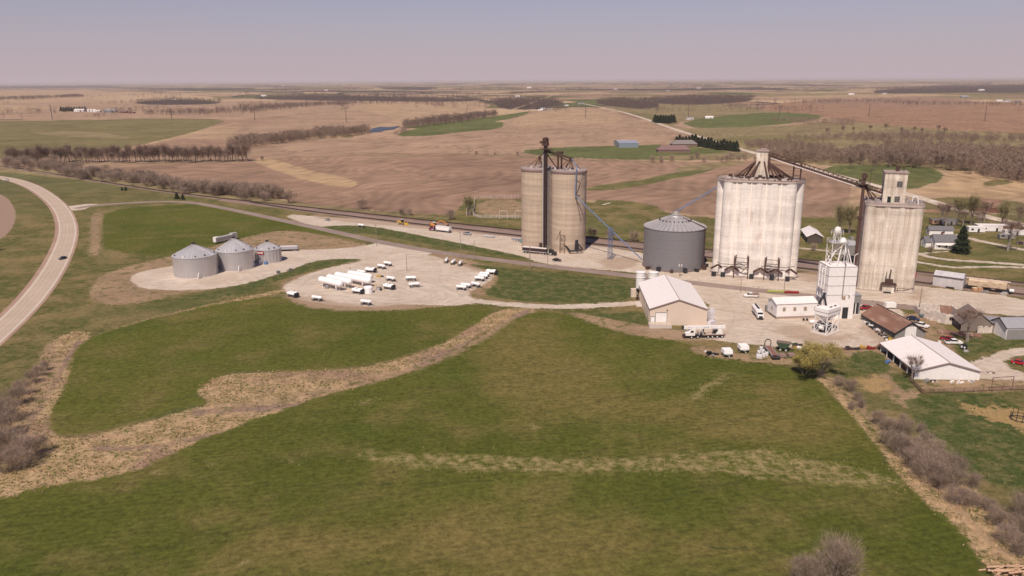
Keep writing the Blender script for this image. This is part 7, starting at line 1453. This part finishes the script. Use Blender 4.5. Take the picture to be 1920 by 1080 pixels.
plant(BUD, G(1573, 437), 2, 1.2, 'tall budding tree pair, left one, behind the feed mill', 'tree'); plant(BUD, G(1592, 438), 4, 1.25, 'tall budding tree pair, right one, beside the brown leg', 'tree')
for i, (x, y, h, lb) in enumerate(((1773, 428, 1.2, 'bare tree beside the white garage'), (1795, 418, 1.1, 'bare tree behind the big evergreen'), (1820, 421, 1.3, 'tall bare tree right of the evergreen'), (1889, 471, 1.3, 'big bare shade tree by the village lane'), (1878, 428, 1.2, 'bare tree behind the mobile home'), (1838, 430, .9, 'thin bare tree before the mobile home'), (1845, 415, 1.0, 'thin bare tree near the red barn'), (1908, 425, 1.0, 'bare tree at the right edge of the village'), (1765, 415, .9, 'bare tree beyond the white garage'), (1805, 426, .8, 'small bare tree among the village yards'))):
    plant(BUD if i in (1, 2, 4) else BIG, G(x, y), i*1.3, h, lb, 'tree')
plant(BIG, G(1813, 640.5), 1.0, .95, 'large bare tree with pale trunk before the collapsed barn', 'tree')
plant(BIG, G(1709, 713), 2.2, .62, 'small bare tree at the front corner of the white open shed', 'tree')
plant(NT_[0], G(1945, 712), 1, .8, 'dark shrub at the right edge beside the loop drive', 'bush')
# brush line down the right side, left corner brush, tree at the bottom edge
k = 0
for x, y, h in ((1590, 738, .6), (1604, 750, .6), (1580, 728, .5), (1618, 762, .5), (1660, 812, .8), (1672, 830, .9), (1688, 842, .9), (1695, 862, .9), (1712, 858, .9), (1715, 885, 1.0), (1735, 880, .95), (1742, 905, 1.0), (1757, 895, .9), (1765, 920, 1.0), (1782, 915, .95), (1790, 940, 1.0), (1810, 945, .9), (1875, 985, 1.0), (1905, 1000, 1.1), (1860, 960, .7), (1890, 1020, 1.0), (1925, 975, 1.1), (1940, 1010, 1.1), (1915, 1040, .8), (1640, 790, .6), (1680, 805, .7), (1700, 820, .7), (1725, 850, .8), (1720, 812, .45), (1740, 832, .7), (1758, 850, .8), (1778, 872, .85), (1800, 893, .75), (1822, 920, .7), (1690, 786, .4), (1838, 950, .5), (1600, 765, .35), (1665, 790, .35)):
    plant(NT_[k % 4], G(x+random.uniform(-7, 7), y+random.uniform(-6, 6)), k*1.7, h*random.uniform(.6, 1.05), 'purple brown leafless brush in the hedge line down the right side', 'brush', 'brush along the right field edge'); k += 1
for x, y, h in ((62, 718, .5), (75, 705, .45), (85, 695, .4), (30, 760, .7), (15, 790, .8), (45, 740, .6), (5, 820, .9), (50, 865, .8), (25, 850, .8), (75, 850, .6), (-15, 860, .9), (-5, 780, .7), (38, 880, .7), (10, 885, .7)):
    plant(NT_[k % 4], G(x, y), k*1.7, h*1.25, 'grey brown leafless brush in the ditch by the highway bend', 'brush', 'brush in the left ditch'); k += 1
plant(NT_[1], G(1568, 1096), .5, 1.38, 'large bare shrub rising from the bottom edge of the frame', 'shrub'); plant(NT_[0], G(1512, 1102), 2.5, .95, 'lower bare shrub left of the large one at the bottom edge', 'shrub')
# willow in leaf
def willow(P, H, label, seed=5, wid=1.0):
    tb, wt = tree_mesh(seed, H=H, stems=5, trunk_h=.3, spread=.5, levels=4, twigs=2200, tw=.02, tl=1.2, r0=.3); rd_ = random.Random(seed); lf = MB(); vs = []; fs = []
    base = wt.v[::3]
    for i in range(9000):
        c = Vector(rd_.choice(base)); c += Vector((rd_.gauss(0, .45), rd_.gauss(0, .45), rd_.gauss(0, .35)));
        if c.z < H*.18: c.z = H*rd_.uniform(.15, .4)
        a = Vector((rd_.gauss(0, 1), rd_.gauss(0, 1), rd_.gauss(0, .7))).normalized(); b = a.orthogonal().normalized(); s1 = rd_.uniform(.06, .13); k = len(vs)
        vs += [c-a*s1, c+b*s1*.8, c+a*s1*1.3, c-b*s1*.8]; fs.append((k, k+1, k+2, k+3))
    lf.add(vs, fs); t = thing('willow_tree', label, 'tree', P); tb.build('trunk', BARKP, t); wt.build('branches', TWIG, t); lf.build('crown', LEAFY, t); t.scale = (wid, wid, 1); return t
willow(G(1540, 706), 12.0, 'yellow green budding willow between the yard and the field', 5, 1.25)
t = willow(G(1508, 701), 6.5, 'small greenish outer bush left of the willow', 9, 1.1)
# conifers
def conifer_mesh(seed, H, rb, n=2200, s0=.35, cone=True):
    rd_ = random.Random(seed); vs = []; fs = []
    for i in range(n):
        z = H*(.06+.94*rd_.random()**1.35); rr0 = rb*(1-z/H)**.8*(1+.18*math.sin(z*2.1+seed)) if cone else rb*math.sqrt(max(0.02, 1-(z/H*1.6-.6)**2))
        a = rd_.uniform(0, 6.283); q = rr0*(rd_.random()**.45)*rd_.uniform(.8, 1.12); c = Vector((q*math.cos(a), q*math.sin(a), z)); o = Vector((math.cos(a), math.sin(a), -.25+rd_.gauss(0, .3))).normalized(); b = Vector((-math.sin(a), math.cos(a), rd_.gauss(0, .4))).normalized(); s1 = s0*rd_.uniform(.6, 1.4); k = len(vs)
        vs += [c-b*s1*.6, c+o*s1*1.5, c+b*s1*.6]; fs.append((k, k+1, k+2))
    mb = MB(); mb.add(vs, fs); return mb.mesh('crown', CONIF), MB().tube((0, 0, 0), (0, 0, H*.8), rb*.09+.1, .05, n=6).mesh('trunk', BARK)
cm, tm_ = conifer_mesh(1, 14, 4.6, 5200, .5)
def con(P, sc, label, cm_=cm, group=None, rz=0): 
    t = thing('evergreen_tree', label, 'tree', P, rz, group); link('crown', cm_, t); link('trunk', tm_, t); t.scale = (sc, sc, sc)
cs, _ = conifer_mesh(3, 14, 6.0, 2600, .7)
con(G(1801, 474.5), 1.02, 'dark evergreen tree beside the white farmhouse'); con(G(332, 373), .38, 'taller dark cedar of the pair beside the rails', cs); con(G(343, 374), .30, 'lower dark cedar of the pair beside the rails', cs, None, 1)
con(G(236, 357), .24, 'small dark cedar near the rails, further left', cs); con(G(229, 357), .2, 'tiny dark cedar next to the small one near the rails', cs, None, 2)
for i in range(20):
    f = i/19; x = 1268+112*f; y = 273+12*f**1.6 if x > 1305 else 270; con(G(x, y+random.uniform(-1, 1)), random.uniform(.75, 1.0), 'dark cedar in the windbreak beside the brown houses', cs, 'cedars of the windbreak', i)
for i in range(8): con(G(1228+i*5, 231+random.uniform(-1.5, 1.5)), 1.2, 'dark cedar in the clump by the far gravel road', cs, 'cedars by the far gravel road', i)
for i in range(10): con(G(115+i*5, 209+random.uniform(-.5, .5)), 1.1, 'dark cedar sheltering the far left farm', cs, 'cedars of the far left farm', i)
# woods too far off to count: merged low trees
def clump(n, seed):
    r_ = np.random.default_rng(seed); a = r_.uniform(0, 6.283, n); z = r_.uniform(.25, 1, n); q = .36*np.sqrt(np.maximum(.05, 1-((z-.6)/.42)**2))*r_.random(n)**.5
    c = np.stack([q*np.cos(a), q*np.sin(a), z], 1); d = np.stack([np.cos(a)*.5, np.sin(a)*.5, r_.uniform(.3, 1.2, n)], 1); d /= np.linalg.norm(d, axis=1)[:, None]; s = r_.normal(size=(n, 3)); s = np.cross(d, s); s /= np.linalg.norm(s, axis=1)[:, None]
    w = .017*r_.uniform(.6, 1.5, n)[:, None]; l = .15*r_.uniform(.6, 1.5, n)[:, None]; v = np.stack([c-s*w, c+s*w, c+d*l], 1).reshape(-1, 3)
    tr = np.array([[-.02, 0, 0], [.02, 0, 0], [0, 0, .75], [0, -.02, 0], [0, .02, 0], [0, 0, .7]]); return np.concatenate([v, tr])
CL = [clump(44, i) for i in range(5)]; CLn = [clump(120, 20+i) for i in range(5)]
def wood(label_name, pts, hts, m, near=False, seed=0):
    r_ = np.random.default_rng(seed); V_ = []
    for P, h in zip(pts, hts):
        c = (CLn if near else CL)[r_.integers(5)]; a = r_.uniform(0, 6.283); R_ = np.array([[math.cos(a), -math.sin(a), 0], [math.sin(a), math.cos(a), 0], [0, 0, 1]]); V_.append((c@R_.T)*np.array([h*r_.uniform(.8, 1.2), h*r_.uniform(.8, 1.2), h])+np.array(P))
    if not V_: return
    V_ = np.concatenate(V_); me = bpy.data.meshes.new(label_name); n = len(V_)//3
    me.vertices.add(len(V_)); me.vertices.foreach_set('co', V_.ravel()); me.loops.add(len(V_)); me.loops.foreach_set('vertex_index', np.arange(len(V_), dtype=np.int32)); me.polygons.add(n); me.polygons.foreach_set('loop_start', np.arange(0, len(V_), 3, dtype=np.int32)); me.polygons.foreach_set('loop_total', np.full(n, 3, np.int32)); me.update(); me.materials.append(m); o = link(label_name, me); o['kind'] = 'stuff'; return o
def in_poly(px, n, seed):
    r_ = np.random.default_rng(seed); W_ = wpoly(px, 0); lo, hi = W_.min(0), W_.max(0); o = []
    while len(o) < n:
        q = lo+(hi-lo)*r_.random((n*3, 2)); k = sd_seg(W_, q[:, 0], q[:, 1]) > 0; o += list(q[k])
    o = np.array(o[:n]); return np.column_stack([o, hgt(o[:, 0], o[:, 1])-.2])
FW_ = mat('far_wood', (.135, .090, .075), .95, 0, .3, .02); FWn = mat('woodland_twigs', (.24, .165, .125), .95, 0, .6, .035)
WD_ = [([(428, 278), (450, 268), (520, 262), (600, 252), (690, 246), (695, 252), (640, 258), (560, 264), (500, 272), (440, 281)], 420, 11), ([(754, 238), (800, 230), (860, 222), (930, 215), (935, 219), (870, 230), (790, 240), (758, 243)], 460, 13), ([(735, 252), (760, 244), (765, 250), (745, 257)], 14, 8),
       ([(1470, 262), (1560, 262), (1700, 256), (1800, 258), (1850, 262), (1960, 262), (1960, 268), (1800, 268), (1640, 267), (1480, 267)], 260, 9), ([(1430, 290), (1540, 296), (1640, 290), (1700, 296), (1780, 300), (1960, 312), (1960, 345), (1880, 338), (1800, 322), (1700, 314), (1600, 308), (1500, 307), (1430, 300)], 620, 11),
       ([(1640, 275), (1760, 276), (1960, 290), (1960, 318), (1780, 300), (1690, 290)], 330, 10), ([(1390, 272), (1450, 270), (1560, 280), (1555, 284), (1470, 280), (1400, 278)], 160, 7), ([(1440, 226), (1520, 228), (1610, 232), (1600, 238), (1520, 236), (1450, 231)], 200, 9), ([(1800, 315), (1900, 330), (1960, 340), (1960, 350), (1860, 338)], 60, 10),
       ([(920, 190), (960, 185), (1040, 186), (1060, 195), (1000, 206), (940, 205)], 700, 13), ([(1112, 193), (1150, 188), (1220, 190), (1240, 199), (1210, 205), (1150, 200)], 600, 13), ([(1200, 190), (1300, 181), (1420, 183), (1400, 192), (1280, 198)], 1100, 13),
       ([(240, 192), (330, 186), (420, 191), (400, 196), (280, 197)], 420, 13), ([(255, 213), (330, 212), (470, 206), (500, 200), (640, 195), (700, 192), (600, 200), (480, 212), (380, 217), (280, 217)], 800, 12), ([(-20, 186), (100, 183), (140, 179), (160, 182), (60, 188), (-20, 190)], 600, 14), ([(450, 184), (600, 178), (760, 182), (900, 186), (880, 191), (700, 190), (560, 188)], 1300, 14),
       ([(1640, 168), (1800, 160), (1980, 158), (1980, 172), (1800, 174), (1640, 176)], 1800, 18), ([(1640, 191), (1760, 196), (1920, 196), (1920, 199), (1700, 198)], 150, 11), ([(1360, 195), (1500, 190), (1640, 190), (1640, 193), (1480, 194)], 110, 9), ([(1330, 300), (1400, 302), (1400, 306), (1330, 305)], 8, 6)]
for i, (px, n, h) in enumerate(WD_):
    pts = in_poly(px, int(n*1.15), i); near = pts[:, 1].mean() < 1500; r_ = np.random.default_rng(i)
    wood('woodland', pts, h*r_.uniform(.7, 1.3, len(pts)), FWn if near or i in (3, 4, 5, 6, 7) else FW_, near, i)
# single tall trees standing out of the woods
for x, y in line_pts([(1600, 316), (1680, 310), (1760, 314), (1860, 330), (1920, 345)], 22, 10, 3): plant(random.choice(PT), G(x, y), random.random()*6, random.uniform(.9, 1.3), 'pale bare tree at the front of the large right hand wood', 'tree', 'front trees of the right hand wood')
for x, y in line_pts([(1545, 250), (1650, 246), (1800, 252)], 10, 8, 2): plant(random.choice(PT), G(x, y), random.random()*6, random.uniform(.7, 1.0), 'bare tree on the pasture above the right hand wood', 'tree', 'trees on the right pasture')
# far hedges and creeks: scattered through the distant farmland
r_ = np.random.default_rng(3); cand = []
msk = WOODF.reshape(NR, NT); az = (np.degrees(th)+180) % 360-180
for i in range(NR):
    if 2300 < rr[i] < 20000:
        js = np.where(msk[i] & (np.abs(az) < 38))[0]
        if len(js):
            js = js[r_.random(len(js)) < min(.5, .22*(rr[i]/4000))]
            for j in js: cand.append((GX[i, j]+r_.normal()*8, GY[i, j]+r_.normal()*8, GZ[i, j]-.3))
cand = np.array(cand); print('far trees', len(cand))
if len(cand) > 11000: cand = cand[r_.choice(len(cand), 11000, replace=False)]
wood('distant_hedges', cand, r_.uniform(11, 20, len(cand)), FW_, False, 77)
# dry grass tufts in the waterway, the ditch and across the field; green weeds among them
def tufts(name, sel, dens, h, m, seed):
    g = np.random.default_rng(seed); cell = (RAD**2)*(.0068)*R(.13); k = np.where(sel & (RAD < 560))[0]; n = g.poisson(cell[k]*dens); k = np.repeat(k, n); n = len(k); print(name, n)
    base = np.stack([X[k]+g.normal(0, 1.2, n), Y[k]+g.normal(0, 1.6, n), np.zeros(n)], 1); V_ = []
    hh = h*g.uniform(.5, 1.5, n)[:, None]; w = hh*g.uniform(.5, 1.1, n)[:, None]
    for j in range(3):
        a = g.uniform(0, 6.283, n); u = np.stack([np.cos(a), np.sin(a), np.zeros(n)], 1)*w*.5; t_ = np.stack([g.normal(0, .3, n), g.normal(0, .3, n), np.ones(n)], 1)*hh; V_.append(np.stack([base-u, base+u, base+t_], 1))
    V_ = np.concatenate(V_).reshape(-1, 3); me = bpy.data.meshes.new(name); n3 = len(V_)//3
    me.vertices.add(len(V_)); me.vertices.foreach_set('co', V_.ravel()); me.loops.add(len(V_)); me.loops.foreach_set('vertex_index', np.arange(len(V_), dtype=np.int32)); me.polygons.add(n3); me.polygons.foreach_set('loop_start', np.arange(0, len(V_), 3, dtype=np.int32)); me.polygons.foreach_set('loop_total', np.full(n3, 3, np.int32)); me.update(); me.materials.append(m); o = link(name, me); o['kind'] = 'stuff'; return o
pn = vnoise(X, Y, 9, 31, 3); pn2 = vnoise(X, Y, 14, 33, 3)
STRAW = mat('dry_straw', (.46, .31, .185), .95, 0, .5, .3); WEED = mat('green_weeds', (.10, .115, .03), .95, 0, .4, .4); STRAWY = mat('pale_yellow_straw', (.30, .235, .115), .95, 0, .5, .3)
tan_ = (L['tan'] > .5) & (L['wheat'] < -.3) & (L['gravel'] < 0)
tufts('dry_grass', tan_ & (pn > .46) & (L['channel'] < 0), .75, .38, STRAW, 1); tufts('green_weeds', tan_ & (pn2 > .54), .40, .32, WEED, 2)
tufts('dry_grass_clumps', (L['dry'] > -1.5+3*(pn-.5)) & (pn > .50), 1.3, .24, STRAWY, 3)
tufts('pasture_weeds', (L['green'] > 1) & (X > 100) & (RAD < 330) & (pn > .45), .25, .4, WEED, 4)
